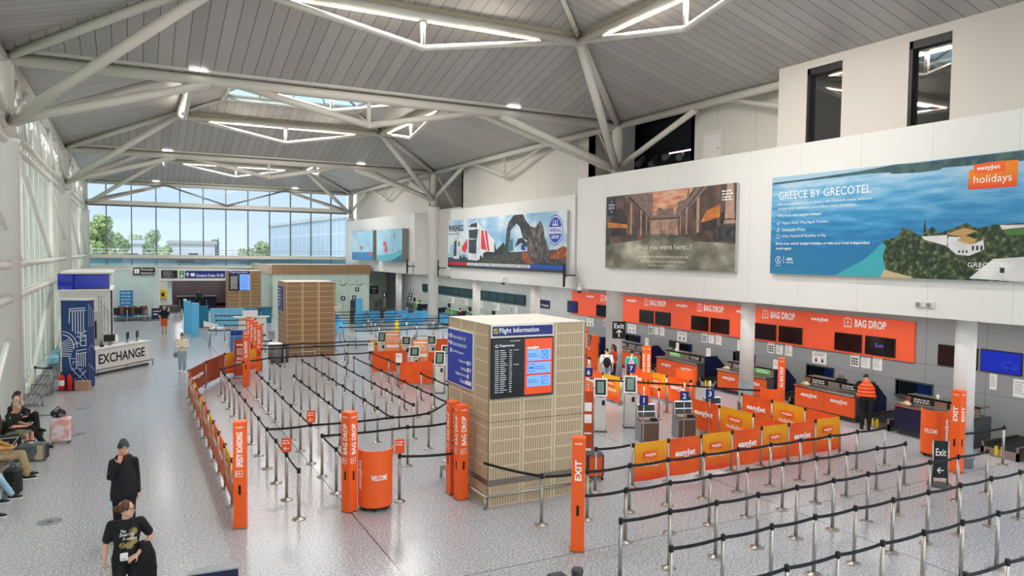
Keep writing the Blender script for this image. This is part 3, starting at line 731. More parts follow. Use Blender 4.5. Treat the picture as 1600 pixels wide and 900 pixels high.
for x, y, nm in ((3.49, 48.5, 'front'), (3.2, 50.6, 'rear')): totem(x, y, 'light blue totem, %s of the pair on the walkway' % nm, '', w_=.42, col=M['lblue'], slot=False, h=2.06, group='light blue totems')
totem(14.2, 50.5, 'light blue totem beside the light blue desks', '', w_=.4, col=M['lblue'], slot=False, h=2.05, group='light blue totems')
totem(14.4, 59.0, 'light blue totem by the pale green wall', '', w_=.35, col=M['lblue'], slot=False, h=3.0, group='light blue totems')
# ----------------------------------------------------------------- curved welcome drums (open at the back)
def drum(x, y, label, rz, we=284, ea=213):
    t = thing('welcome_drum', label, 'drum', (x, y, 0), R(rz), 'curved orange welcome stands')
    r = .35; b = MB(); b.lathe([(r, .09), (r, 1.24)], n=36, a0=160, a1=380, cap=False); b.lathe([(r-.02, 1.24), (r-.02, .09)], n=36, a0=160, a1=380, cap=False)
    b.lathe([(r,1.24),(r-.02,1.24)], n=36, a0=160, a1=380, cap=False); b.build('shell', M['orange'], t)
    b = MB(); b.lathe([(0,.07),(r-.01,.07),(r-.01,.09),(0,.09)], n=28, cap=False); b.build('floor_plate', M['black'], t)
    for k in range(5):
        aa = R(170+50*k); b = MB(); b.ball((math.cos(aa)*(r-.06), math.sin(aa)*(r-.06), .036), .036, 8, 6); b.build('castor', M['black'], t)
    def wrap(body, a0, z, wd, ht, vert=False, bold=.03):
        tb = MB(); vs, fs, asp = text_mesh(body, bold); P = []
        for p_, q_ in vs:
            u_, v_ = (p_-.5)*wd, (q_-.5)*ht
            if vert: u_, v_ = -v_, u_
            an = R(a0) + u_/r; P.append((math.cos(an)*(r+.004), math.sin(an)*(r+.004), z+v_))
        tb.add(P, fs); tb.build('lettering', M['wtext'], t)
    if we: wrap('WELCOME', we, .70, .33, .11); wrap('easyJet', ea, .74, .60, .13, True)
    return t
drum(4.42, 14.5, 'curved orange drum reading WELCOME left of the flight information block', -17)
drum(19.0, 12.05, 'curved orange drum reading WELCOME before the dark blue desk', -57, 250, 317)
drum(17.5, 20.25, 'open orange drum before the third check-in desk', -40, 0)
drum(17.42, 16.2, 'open orange drum behind the second white column', -45, 0)
# ================================================================= advertising boards on the white panels
def board(label, y_left, z0, W, H, xface, dep=.14, side=None):
    t = thing('advertising_board', label, 'advertising board', (xface, y_left - W/2, z0), 0, 'advertising boards on the white panels')
    b = MB(); b.box(-dep, 0, -W/2, W/2, 0, H, c=.01); b.build('box_frame', side or mat('board_edge', 'B9BDBB', .5), t)
    return t, Face((-dep-.002, W/2, 0), (0,-1,0))
def pic(t, fc, name, m, polys, d=.002):
    for p in polys:
        b = MB(); poly(b, fc, p, d, dep=.0012); b.build(name, m, t)
def rc(x0, x1, y0, y1): return [(x0,y0),(x1,y0),(x1,y1),(x0,y1)]
def lines(t, fc, name, m, items, d=.006, bold=0):
    for body, x, y, wd, ht in items:
        b = MB(); text(b, fc, body, x, y, wd, ht, d, bold, anchor='l'); b.build(name, m, t)
def dashes(b, fc, x, y, wd, ht, rnd, d=.005):          # unreadable small print
    e = x + wd
    while x < e:
        l_ = min(rnd.uniform(.6, 2.4)*ht, e-x)
        if l_ > .3*ht: rect(b, fc, x, x+l_, y-ht*.3, y+ht*.3, d-.002, d)
        x += l_ + ht*.55
rnd = random.Random(3)
WT = M['wtext']
def pmat(name, *st, scale=1.0, rough=.35, stretch=(1,1,1), bands=None, axis='z', span=(0,3)):
    m = mat(name, st[0][1], rough); g = NG(m); X, Y, Z = g.xyz(); mp = g.n('ShaderNodeMapping'); mp.inputs['Scale'].default_value = stretch; g.l(g.tc, mp.inputs[0])
    f = g.noise(scale, 5, mp.outputs[0])
    if bands is not None:
        h = g.math('DIVIDE', g.math('SUBTRACT', Z if axis == 'z' else Y, span[0]), span[1]-span[0]); f = g.math('ADD', g.math('MULTIPLY', f, bands), g.math('MULTIPLY', h, 1-bands))
    g.col(g.ramp(f, *st)); return m
foliage = pmat('print_foliage', (.3, '14221C'), (.46, '2A3B28'), (.58, '4C5A38'), (.7, '8A8C60'), scale=9)
stone_w = pmat('print_white_wall', (.3, 'C7C5C6'), (.7, 'F1EEEA'), scale=1.2)
# ---- sea view board
t, fc = board('large blue sea and villa advertising board at the right edge', 16.84, 4.72, 7.5, 2.98, XF)
sea = pmat('print_sea', (.22, '2A7FA6'), (.40, '1F74AC'), (.52, '3C93C6'), (.64, '78B6DC'), (.76, 'B4D4E8'), scale=1.3, stretch=(1,.7,4.5), bands=.5)
pic(t, fc, 'sea', sea, [rc(0, 7.5, 0, 2.98)], .001)
pic(t, fc, 'pale_sky', mat('print_sky', 'A9CBE0', .4), [[(0,2.98),(0,2.8),(1.5,2.85),(3.2,2.9),(4.6,2.94),(4.6,2.98)]], .002)
pic(t, fc, 'far_hills', pmat('print_hills', (.35,'2B4A5A'), (.6,'4B6B6A'), scale=4), [[(0.03,2.82),(1.53,2.84),(3.13,2.9),(4.22,2.97),(4.6,2.95),(5.97,2.96),(7.5,2.97),(7.5,2.73),(6.28,2.74),(5.47,2.76),(5.35,2.71),(4.81,2.7),(4.1,2.73),(4.0,2.78),(3.33,2.8),(1.82,2.79),(.03,2.76)]], .003)
pic(t, fc, 'shallows', mat('print_shallows', '3FA9B5', .35), [[(2.4,0),(3.4,.5),(3.9,.95),(4.1,.6),(4.0,.15),(4.6,0)]], .0025)
pic(t, fc, 'wooded_headland', foliage, [[(3.86,.96),(4.3,1.08),(4.47,1.33),(4.74,1.19),(5.0,1.07),(5.24,1.32),(5.41,1.14),(5.85,1.29),(6.07,1.38),(6.34,1.24),(6.74,1.32),(7.5,1.34),(7.5,0),(5.5,.01),(4.65,0),(4.01,.15),(3.9,.57),(3.98,.83)], [(4.99,1.1),(5.04,1.55),(5.1,1.1)]], .004)
pic(t, fc, 'beach', mat('print_sand', 'C9B48A', .6), [[(3.96,.22),(4.2,.15),(4.75,.04),(4.75,0),(3.85,.0)]], .005)
pic(t, fc, 'villa_wall', stone_w, [[(5.63,.82),(5.66,1.06),(6.01,1.04),(6.21,.86),(6.5,.97),(6.53,.74),(6.18,.59),(5.87,.62)], [(4.96,1.07),(5.62,1.1),(5.67,.82),(5.04,.99)], [(6.74,.52),(7.5,.58),(7.5,0),(6.83,.03),(6.2,.05),(6.42,.25)], [(6.85,1.3),(7.5,1.3),(7.5,1.25),(6.92,1.2)]], .006)
pic(t, fc, 'villa_roof', mat('print_roof', 'C89A62', .6), [[(5.6,1.12),(6.04,1.26),(6.35,1.18),(6.01,1.05)], [(5.88,.96),(6.05,1.09),(6.37,.97),(6.21,.86)]], .007)
pic(t, fc, 'villa_window', M['ink'], [rc(6.24+.1*k, 6.29+.1*k, .72, .83) for k in range(3)] + [rc(5.92+.09*k, 5.96+.09*k, .66, .72) for k in range(3)] + [rc(6.9, 7.0, .2, .32)], .0075)
pic(t, fc, 'lawn', mat('print_lawn', '4F7A3C', .6), [[(6.96,1.18),(7.5,1.25),(7.5,1.07),(7.03,1.07)]], .005)
pic(t, fc, 'badge_back', gradmat('badge_grad', 'F24A12', 'FF8A1E', 2.2, 2.76), [[(6.1,2.64),(6.92,2.66),(6.92,2.77),(7.2,2.77),(7.19,2.17),(6.09,2.17)]], .006)
pic(t, fc, 'badge_front', M['orange'], [[(6.21,2.76),(6.91,2.79),(6.92,2.53),(6.22,2.53)]], .008)
lines(t, fc, 'lettering', WT, [('easyJet', 6.29, 2.65, .53, .13)], .010, .02)
lines(t, fc, 'lettering', WT, [('holidays', 6.22, 2.37, .86, .24), ('GREECE BY GRECOTEL', .28, 2.40, 3.2, .23), ("Discover redefined luxury in Greece with Grecotel's unique collection", .26, 2.13, 3.25, .10), ('of forty hotels and resorts across fifteen iconic destinations.', .26, 1.99, 2.8, .10),
  ('Flights, Hotel, 23kg Bag & Transfers', .44, 1.55, 1.7, .10), ('Unbeatable Prices', .44, 1.35, .88, .10), ('£60pp Deposit & Flexibility to Pay', .44, 1.15, 1.62, .10), ('GRECOTEL', 6.15, .38, .95, .11)], .007)
lines(t, fc, 'lettering', WT, [('Why book with easyJet holidays?', .26, 1.78, 1.62, .10), ('Book now, search easyJet holidays, or visit your local independent', .22, .92, 3.28, .10), ('travel agent.', .22, .77, .62, .10)], .007, .012)
b = MB()
stroke(b, fc, [(.24,1.57),(.28,1.51),(.36,1.61)], .02, .007); stroke(b, fc, [(.25,1.31),(.30,1.41),(.35,1.37),(.29,1.29),(.25,1.31)], .016, .007); stroke(b, fc, arc(.30,1.15,.06,0,360,14), .016, .007)
stroke(b, fc, arc(.33,.42,.11,0,360,18), .02, .007); stroke(b, fc, [(.30,.36),(.34,.50),(.36,.36)], .02, .007); stroke(b, fc, [(.54,.32),(.54,.54)], .014, .007); text(b, fc, 'ABTA', .76, .45, .24, .09, .007, .02); dashes(b, fc, .64, .35, .28, .04, rnd, .007); dashes(b, fc, .22, .25, .2, .03, rnd, .007)
dashes(b, fc, 6.35, .27, .5, .04, rnd, .0085)
b.build('print', WT, t)
# ---- steaming pool courtyard board
t, fc = board('steaming pool courtyard advertising board with white slogan', 25.88, 4.72, 7.52, 2.96, XF)
brown = pmat('print_brown', (.3, '3A2A28'), (.5, '5A423C'), (.7, '7D5C50'), scale=2.2); dark = pmat('print_darkbrown', (.35, '201A1C'), (.65, '3D3030'), scale=2.6)
pic(t, fc, 'courtyard_walls', brown, [rc(0, 7.52, 0, 2.96)], .001)
pic(t, fc, 'dusk_sky', pmat('print_dusk', (.3, 'B4705C'), (.48, 'E09A78'), (.6, 'F2BE98'), (.75, 'C98A80'), scale=1.4, stretch=(1,1,4)), [[(1.81,2.95),(5.43,2.95),(5.1,2.63),(4.53,2.0),(2.94,2.05)]], .002)
pic(t, fc, 'tower', pmat('print_tower', (.35, '574440'), (.65, 'A48A7C'), scale=6, stretch=(1,4,1)), [[(1.81,2.95),(3.11,2.92),(3.14,2.05),(2.94,2.05)], [(4.45,2.03),(4.6,2.5),(5.05,2.59),(5.1,2.92),(5.2,2.92),(5.2,2.45),(4.66,2.0)], [(3.37,2.05),(3.39,2.28),(3.52,2.36),(3.78,2.26),(4.34,2.3),(4.34,2.05)]], .003)
pic(t, fc, 'cornice', mat('print_cornice', '8A7068', .5), [[(1.31,2.89),(1.88,2.95),(3.0,2.07),(4.62,2.04),(5.6,2.96),(6.15,2.95),(4.66,1.86),(2.96,1.87)]], .004)
pic(t, fc, 'cornice_shadow', dark, [[(1.5,2.84),(1.66,2.88),(2.98,1.95),(4.63,1.93),(5.85,2.95),(5.95,2.95),(4.65,1.89),(2.96,1.90)]], .005)
pic(t, fc, 'back_colonnade', pmat('print_back', (.35, '8F6A58'), (.65, 'C49C84'), scale=3), [rc(2.98, 4.62, 1.2, 1.87)], .003)
pic(t, fc, 'stone_column', pmat('print_stone', (.3, '8E6E60'), (.6, 'C7A48E'), scale=5, stretch=(1,5,1)), [rc(3.43,3.5,1.25,1.87), rc(4.0,4.07,1.25,1.87), rc(1.7,1.82,1.35,2.6), rc(2.36,2.45,1.3,2.3), rc(2.72,2.78,1.3,2.08), rc(5.6,5.74,1.35,2.6), rc(5.04,5.12,1.3,2.28), rc(4.72,4.77,1.3,2.05), [(7.0,1.75),(7.08,2.96),(7.38,2.96),(7.46,1.75)], [(6.95,1.62),(7.0,1.78),(7.46,1.78),(7.52,1.62)]], .006)
pic(t, fc, 'archway', dark, [[(.44,1.85),(.44,2.2),(.6,2.4),(1.0,2.45),(1.3,2.3),(1.5,2.0),(1.5,1.76)], [(5.86,1.7),(6.61,1.83),(6.63,1.38),(5.93,1.4)], [(6.78,1.6),(6.78,2.0),(7.0,2.02),(7.0,1.6)], [(.4,1.62),(1.4,1.62),(1.4,1.3),(.4,1.3)]], .004)
pic(t, fc, 'lit_wall', pmat('print_glow', (.35, 'A8561E'), (.6, 'DE8A38'), scale=2), [[(.12,1.9),(1.51,1.76),(1.51,1.62),(.13,1.67)], [(5.83,1.72),(6.12,2.11),(6.75,2.26),(6.77,1.86),(5.92,1.7)]], .005)
pic(t, fc, 'plinth', pmat('print_plinth', (.35, '1E2024'), (.65, '4A4848'), scale=5), [[(6.46,1.55),(7.5,1.56),(7.47,1.04),(6.48,1.03)], [(0.05,1.45),(.35,1.45),(.3,.95),(.05,.9)], [(1.6,1.4),(2.1,1.36),(2.1,1.2),(1.6,1.2)]], .005)
pic(t, fc, 'misty_water', pmat('print_mist', (.28, '47443A'), (.42, '6E6A5A'), (.54, '989280'), (.66, 'C4BFAC'), (.8, 'E2DDCE'), scale=.75, stretch=(1,1,1.4)), [[(0,0),(7.52,0),(7.52,.94),(6.4,1.0),(5.49,1.04),(5.1,1.2),(4.67,1.27),(3.8,1.36),(2.97,1.3),(2.5,1.14),(1.5,1.06),(.05,.99)]], .004)
lines(t, fc, 'lettering', mat('cream_letter', 'F4EBD8', .5), [('Wish you were here...?', 2.13, .82, 3.26, .27), ('Home to the best preserved Roman bath and spa', 2.25, .47, 2.98, .12), ('2000 years of history at the Roman Baths', 2.42, .285, 2.64, .11), ('Book online in advance for the best price', 2.94, .14, 1.56, .08)], .008)
b = MB(); rect(b, fc, .12, .66, 2.15, 2.85, .004, .0065); b.build('dark_badge', M['navy'], t)
lines(t, fc, 'lettering', WT, [('THE', .33, 2.74, .12, .06), ('ROMAN', .18, 2.6, .42, .1), ('BATHS', .2, 2.47, .38, .1), ('BATH', .32, 2.32, .16, .06)], .008)
b = MB()
for k, y in enumerate((2.72, 2.62, 2.52, 2.43)): dashes(b, fc, 6.85, y, .5, .08, rnd, .0075)
b.build('print', WT, t)
# ---- haulage board
t, fc = board('wide haulage advertising board with two lorries and an excavator', 43.55, 4.38, 14.35, 2.93, XF+.12)
pic(t, fc, 'cloudy_sky', pmat('print_cloud', (.3, '7DB4DE'), (.46, 'A9CFEA'), (.58, 'E4EEF4'), (.8, 'F6F6F4'), scale=.5, stretch=(1,1,1.6)), [rc(0, 14.35, 0, 2.93)], .001)
S = lambda p: [(x-.35, y) for x, y in p]
pic(t, fc, 'treeline', mat('print_treeline', '2A3432', .5), [S([(5.6,.9),(6.6,1.1),(7.1,1.5),(7.3,1.1),(7.8,1.3),(8.2,1.5),(8.6,1.0),(8.6,.5),(5.6,.5)])], .002)
pic(t, fc, 'scrap_yard_ground', pmat('print_ground', (.3, '1E2024'), (.5, '44423F'), (.66, '6E6458'), scale=6), [S([(.35,.62),(3.73,.55),(7.02,.77),(8.84,.96),(11.77,1.03),(14.7,1.13),(14.7,.27),(.35,.25)])], .003)
pic(t, fc, 'road', mat('print_road', '35445A', .5), [rc(0, 3.4, .3, .62)], .0032)
tw_ = pmat('print_truck', (.35, 'C4CDD4'), (.65, 'F4F6F6'), scale=3); tk = pmat('print_truck_dark', (.4, '15191E'), (.65, '3A444C'), scale=5)
pic(t, fc, 'lorry_cab', tw_, [S([(1.17,.63),(1.34,1.84),(1.8,1.96),(2.45,1.92),(2.48,.54),(1.3,.53)]), S([(3.42,.55),(3.5,2.41),(3.86,2.67),(4.75,2.74),(5.1,2.51),(5.26,.57),(4.68,.46),(3.54,.5)])], .005)
pic(t, fc, 'lorry_trailer', mat('print_trailer', 'E9ECEE', .4), [S([(2.45,1.92),(3.39,1.71),(3.41,.88),(2.47,.85)]), S([(5.1,2.51),(7.05,1.66),(7.06,.96),(5.25,1.03)])], .0045)
pic(t, fc, 'red_panel', mat('print_red', 'E8283C', .4), [S([(2.53,1.26),(2.96,1.51),(3.33,1.76),(3.4,1.25),(3.1,.88),(2.59,1.05)]), S([(5.32,1.15),(5.33,2.21),(5.6,2.22),(6.1,1.05)]), S([(6.0,1.6),(5.75,2.2),(6.1,2.12),(6.45,1.03),(6.2,1.03)])], .006)
pic(t, fc, 'lorry_front', tk, [S([(3.56,2.26),(4.87,2.3),(4.77,1.74),(3.64,1.78)]), S([(3.58,1.7),(4.71,1.71),(4.67,.86),(3.6,.9)]), S([(1.25,.7),(1.36,1.6),(1.75,1.7),(1.72,.72)]), S([(3.55,2.45),(3.9,2.62),(4.7,2.68),(4.8,2.4)]), S([(2.0,1.3),(2.2,1.32),(2.2,1.6),(2.0,1.6)])] + [[(a+.16*math.cos(R(q)), bb+.16*math.sin(R(q))) for q in range(0,360,30)] for a, bb in ((2.0,.6),(2.55,.62),(4.95,.62),(5.9,.72),(6.35,.76))], .0065)
exd = pmat('print_excavator', (.3, '14181A'), (.5, '2E3436'), (.68, '5E6466'), scale=4)
pic(t, fc, 'excavator_arm', exd, [S([(8.44,1.37),(8.56,2.22),(8.8,2.58),(9.37,2.91),(10.39,2.91),(10.67,2.6),(11.12,2.33),(11.31,1.94),(10.88,1.57),(10.43,1.66),(10.04,2.27),(9.67,2.46),(9.01,2.12),(8.93,1.5)]), S([(8.2,.9),(8.3,1.35),(8.44,1.37),(9.0,1.6),(8.9,.9)])], .005)
pic(t, fc, 'excavator_cab', mat('print_cab', '4C7D84', .4), [S([(8.75,.96),(8.78,1.5),(9.26,1.72),(9.37,1.05)])], .0055)
pic(t, fc, 'grab', exd, [S([(9.51,1.23),(9.88,1.67),(10.34,1.7),(10.97,1.39),(10.8,1.2),(10.2,1.45)])], .0055)
pic(t, fc, 'scrap_heap', pmat('print_scrap', (.3, '2A2422'), (.48, '544A46'), (.62, '82766E'), (.75, 'AEA49A'), scale=3.5), [S([(10.89,1.05),(10.77,2.17),(11.21,2.28),(11.65,2.19),(12.19,2.54),(12.49,2.2),(12.66,1.71),(13.08,1.13),(13.02,.64),(11.6,.63)])], .004)
pic(t, fc, 'rust_heap', pmat('print_rust', (.3, '6A2A14'), (.5, 'A84A1E'), (.66, 'D07A3C'), scale=6), [S([(10.18,.75),(10.45,.97),(10.9,.92),(11.52,.42),(10.73,.41)]), S([(13.1,.73),(13.79,1.09),(14.4,1.29),(14.68,1.21),(14.68,.66),(13.26,.65)])], .0055)
pic(t, fc, 'worker', mat('print_blue_worker', '2A3A9A', .5), [S([(10.2,1.1),(10.25,1.35),(10.6,1.35),(10.7,1.05)])], .0065)
for nm, m_, p in (('red_band', M['red'], rc(0, 3.05, .16, .33)), ('dark_band', mat('print_slate', '3A4150', .5), rc(0, 14.35, 0, .16)), ('white_band', WT, rc(3.05, 10.85, .17, .32)), ('blue_band', mat('print_blue', '0A56C8', .4), rc(10.85, 14.35, .16, .34))): pic(t, fc, nm, m_, [p], .006)
lines(t, fc, 'lettering', M['ink'], [('A LEGACY OF PROVIDING DEMOLITION AND ROAD TRANSPORT SERVICES', 3.2, .245, 7.5, .11)], .008, .02)
lines(t, fc, 'lettering', M['ink'], [('WRINGS', .1, 2.42, 2.35, .40)], .008, .03)
b = MB(); dashes(b, fc, .1, 2.08, 1.6, .1, rnd, .008); b.build('symbols', M['steeld'], t)
lb = mat('print_logo_blue', '1648C0', .4); el = lambda rx, ry: [(13.3+rx*math.cos(R(a)), 2.03+ry*math.sin(R(a))) for a in range(0, 360, 12)]
pic(t, fc, 'round_logo_ring', lb, [el(.70, .72)], .006); pic(t, fc, 'round_logo_gap', WT, [el(.65, .67)], .007); pic(t, fc, 'round_logo_disc', lb, [el(.60, .62)], .008)
pic(t, fc, 'round_logo_box', WT, [rc(12.66, 13.94, 1.86, 2.16)], .009)
lines(t, fc, 'lettering', lb, [('WRING', 12.74, 2.01, 1.12, .22)], .011, .03); lines(t, fc, 'lettering', WT, [('GROUP', 12.95, 1.7, .7, .17)], .011, .02)
b = MB()
for x in (13.12, 13.3, 13.48): stroke(b, fc, [(x, 2.24), (x, 2.5)], .05, .011); poly(b, fc, [(x+.07*math.cos(R(a)), 2.27+.06*math.sin(R(a))) for a in range(0,360,40)], .012)
b.build('print', WT, t)
# ---- two sea boards far away
for k, (yl_, W_) in enumerate(((64.75, 6.3), (57.45, 6.25))):
    t, fc = board('%s of the two square sea advertising boards at the far right' % ['left', 'right'][k], yl_, 4.6, W_, 2.48 if k == 0 else 2.42, XF+.05, .5, mat('board_edge_dark', '8A8580', .5)); H = 2.45
    pic(t, fc, 'sky', pmat('print_sea_sky%d' % k, (.3, '7FC4E6'), (.6, 'B9E2F2'), (.8, 'E6F4F8'), scale=.4), [rc(0, W_, 0, H)], .001)
    pic(t, fc, 'sea', mat('print_sea_flat%d' % k, ['2E86C4', '62C0CE'][k], .4), [rc(0, W_, 0, .68)] if k == 0 else [[(0,0),(W_,0),(W_,.95),(3.6,.55),(0,.42)]], .002)
    pk = mat('print_coral', 'D9606A', .5)
    if k == 0: pic(t, fc, 'diver', pk, [[(2.6,1.2),(3.4,1.2),(3.4,.95),(3.1,.9),(3.1,.4),(2.95,.4),(2.95,.9),(2.6,.95)], [(4.8,1.3),(5.0,1.6),(5.1,1.3),(5.0,1.1)], rc(5.2,6.0,.4,.72)], .003)
    else:
        pic(t, fc, 'diver', pk, [[(1.8,1.5),(2.5,1.52),(2.9,.9),(2.6,.65),(2.0,.7),(2.2,1.15),(1.8,1.2)], [(4.3,2.1),(4.5,2.2),(4.6,1.85),(4.4,1.7)], [(4.1,1.2),(4.2,.75),(4.0,.78)]], .003)
        pic(t, fc, 'wave', M['teal'], [[(3.4,0),(W_,0),(W_,.55),(5.2,.35)]], .003)
# ================================================================= back wall : orange fascia, screens, notices
mof = M['orangew']
t = thing('orange_fascia', 'long orange fascia with bag drop lettering over the check-in counters', 'fascia', (XW, 24.85, 1.95))
b = MB(); b.box(-.06, -.002, -10.15, 10.15, 0, 1.30); b.build('panel', mof, t)
F_ = Face((-.062, 10.15, 0), (0,-1,0)); PER = 3.72
for k in range(6):
    yc = 16.28 + PER*k; x = 35.0 - yc
    if yc > 34: continue
    b = MB(); text(b, F_, 'BAG DROP', x, 1.07, 1.18, .27, .003, .03); b.build('lettering', WT, t)
    b = MB(); q = x-.86; stroke(b, F_, [(q-.14,.95),(q+.14,.95),(q+.14,1.2),(q-.14,1.2),(q-.14,.95)], .02); stroke(b, F_, [(q,1.17),(q,1.03)], .02); stroke(b, F_, [(q-.05,1.08),(q,1.03),(q+.05,1.08)], .02); stroke(b, F_, [(q-.16,.9),(q+.16,.92)], .02); stroke(b, F_, arc(q,1.2,.05,0,180,6), .015); b.build('bag_symbol', WT, t)
    b = MB(); text(b, F_, 'easyJet', x-2.03+PER*0, 1.07, .75, .17, .003, .03); b.build('lettering', WT, t)
mscr = mat('screen_dim', '130A0C', .12)
def screen(y, z, wd, ht, label, body=None, bcol=None, glow=None, x=XW-.06, group='black screens on the orange fascia', dep=.04):
    t = thing('wall_screen', label, 'screen', (x, y, z), 0, group)
    b = MB(); b.box(-dep, 0, -wd/2, wd/2, 0, ht, c=.008); b.build('bezel', M['black'], t)
    b = MB(); b.box(-dep-.004, -dep+.001, -wd/2+.03, wd/2-.03, .03, ht-.03); b.build('display', glow or mscr, t)
    if body:
        b = MB(); text(b, EA((-dep-.004, 0, 0)), body, 0, ht*.55, wd*.26, ht*.2, .002); b.build('lettering', bcol or mat('dim_violet', '3A2A8C', .5, 0, .25), t)
    return t
pos = ['second', 'third', 'fourth', 'fifth', 'sixth', 'seventh']
sb = mat('screen_violet', '16122E', .12)
for k in range(5):
    y0 = 17.08 + PER*k
    nm = ['nearest', 'second', 'third', 'fourth', 'fifth'][k]
    screen(y0+.02, 2.02, 1.08, .62, 'black screen, left one of the %s screen pair on the orange fascia' % nm, None)
    screen(y0-1.20, 2.02, 1.10, .62, 'black screen, right one of the %s screen pair on the orange fascia' % nm, 'Exit' if k == 0 else None, mat('dim_lilac', '6A5AB8', .5, 0, .5) if k == 0 else None)
screen(34.9, 2.03, 1.06, .64, 'small dark blue screen at the far end of the orange fascia', glow=mat('screen_navy', '14205A', .15, 0, .15))
screen(13.35, 1.99, 1.2, .64, 'dark screen left of the right-hand white column', x=XW, group='screens right of the fascia', glow=mat('screen_maroon', '260C10', .12))
bs_ = mat('screen_blue', '0A2AB4', .2, 0, .22)
t = screen(12.1, 1.99, 1.14, .65, 'bright blue screen right of the right-hand white column', x=XW, group='screens right of the fascia', glow=bs_)
b = MB(); fc = EA((-.078, 0, 0)); stroke(b, fc, [(.05,.28),(.14,.36),(.30,.37),(.38,.30),(.48,.28),(.48,.2),(.05,.2),(.05,.28)], .02); stroke(b, fc, arc(.15,.2,.05,0,360,12), .015); stroke(b, fc, arc(.38,.2,.05,0,360,12), .015); b.build('car_drawing', mat('dim_blue', '2E50B8', .4, 0, .3), t)
def paper(y, z, wd, ht, label, kind, rz=0, x=XW-.002):
    t = thing('notice', label, 'notice', (x, y, z), 0, 'paper notices on the counter wall')
    b = MB(); b.box(-.008, 0, -wd/2, wd/2, 0, ht); b.build('sheet', M['paper'], t)
    fc = EA((-.0085, 0, 0)); b = MB()
    if kind == 'grid':
        for r in range(3):
            for c in range(3): rect(b, fc, -wd*.38+c*wd*.27, -wd*.38+c*wd*.27+wd*.2, ht*.12+r*ht*.22, ht*.12+r*ht*.22+ht*.16, 0, .002)
        dashes(b, fc, -wd*.38, ht*.88, wd*.7, ht*.08, rnd, .002)
    elif kind == 'sign':
        for q in (.86, .72): dashes(b, fc, -wd*.36, ht*q, wd*.72, ht*.09, rnd, .002)
        for q in (-.22, .22): rect(b, fc, q*wd-wd*.07, q*wd+wd*.07, ht*.14, ht*.36, 0, .002); stroke(b, fc, arc(q*wd, ht*.42, wd*.05, 0, 360, 8), .02, .002)
    else:
        for q in range(6): dashes(b, fc, -wd*.38, ht*(.84-.12*q), wd*rnd.uniform(.4,.75), ht*.05, rnd, .002)
    b.build('print', M['ink'], t)
    if kind == 'map':
        b = MB(); rect(b, fc, -wd*.5, wd*.5, ht*.86, ht, 0, .003); b.build('heading', mat('pale_teal', '8FC7C4', .6), t)
for k in range(5):
    y0 = 16.86 + PER*k; nm = ['nearest', 'second', 'third', 'fourth', 'fifth'][k]
    paper(y0, 1.53, .33, .41, 'grid notice, left of three under the %s screen pair' % nm, 'grid'); paper(y0-.42, 1.53, .33, .41, 'teal headed notice, middle of three under the %s screen pair' % nm, 'map'); paper(y0-.86, 1.52, .34, .42, 'text notice, right of three under the %s screen pair' % nm, 'text')
    paper(y0+1.46, 1.42, .62, .42, 'white warning sign over the %s wall hatch' % nm, 'sign')
paper(13.15, 1.50, .3, .45, 'grid notice left of the right-hand white column', 'grid'); paper(11.55, 1.40, .42, .5, 'text notice under the bright blue screen', 'text'); paper(12.3, 1.5, .2, .45, 'narrow notice right of the right-hand white column', 'text')
for k in range(6):
    y0 = 39.2 + 2.6*k
    paper(y0, 1.45, .36, .48, 'white notice, %s from the near end on the far counter wall' % ORD[2*k], 'text'); paper(y0+.6, 1.45, .34, .48, 'white notice, %s from the near end on the far counter wall' % ORD[2*k+1], 'grid')
# dark teal message panels over the far counters
mtp = mat('teal_panel', '1E3A44', .3)
for k in range(14):
    y = 41.1 + 1.3*k
    t = thing('message_panel', 'dark teal message panel, %s from the near end over the far counters' % ORD[k], 'message panel', (XW-.004, y, 2.05), 0, 'dark teal message panels')
    b = MB(); b.box(-.12, 0, -.63, .63, 0, .64, c=.01); b.build('panel', mtp, t)
    b = MB(); fc = EA((-.121, 0, 0))
    for q in (.4, .25): dashes(b, fc, -.35, q, .7, .07, rnd, .002)
    b.build('print', mat('teal_print', '35626C', .5), t)
t = thing('hanging_sign', 'small navy sign on the grey wall left of the orange fascia', 'sign', (XW, 38.1, 2.05)); b = MB(); b.box(-.05, 0, -.58, .58, 0, .48); b.build('plate', M['navy'], t); b = MB(); text(b, EA((-.051,0,0)), 'for dropped bags', .05, .16, .9, .16, .002, .01); b.build('lettering', WT, t)
# hatches in the wall with a blue chair behind each
for k, (a, c) in enumerate(sorted(SL)):
    y = (a+c)/2; nm = ORD[k]
    t = thing('office_chair', 'blue backed office chair seen through the %s wall hatch from the right' % nm, 'chair', (22.6, y+.05, 0), 0, 'blue chairs behind the wall hatches')
    b = MB(); b.box(-.06, .02, -.23, .23, .62, 1.28, c=.03); b.build('backrest', mat('chair_blue', '1C4FA8', .7), t)
    b = MB(); b.box(-.45, .0, -.24, .24, .46, .54, c=.03); b.build('seat', mat('chair_blue', '1C4FA8', .7), t)
    b = MB(); b.tube((-.2,0,.06),(-.2,0,.46),.03,8); [b.tube((-.2,0,.06),(-.2+.27*math.cos(R(72*q)),.27*math.sin(R(72*q)),.03),.025,6) for q in range(5)]; b.tube((0,0,.5),(0,0,.7),.03,6); b.build('pedestal', M['black'], t)
    b = MB(); b.box(XW-.03, XW+.14, a-.03, c+.03, 1.31, 1.36); b.box(XW-.03, XW+.14, a-.03, a, .84, 1.33); b.box(XW-.03, XW+.14, c, c+.03, .84, 1.33); b.box(XW-.1, XW+.2, a-.03, c+.03, .81, .845)
    tag(b.build('hatch_frame', M['dgrey']), 'dark frame around the %s wall hatch from the right' % nm, 'hatch frame', 'wall hatch frames')
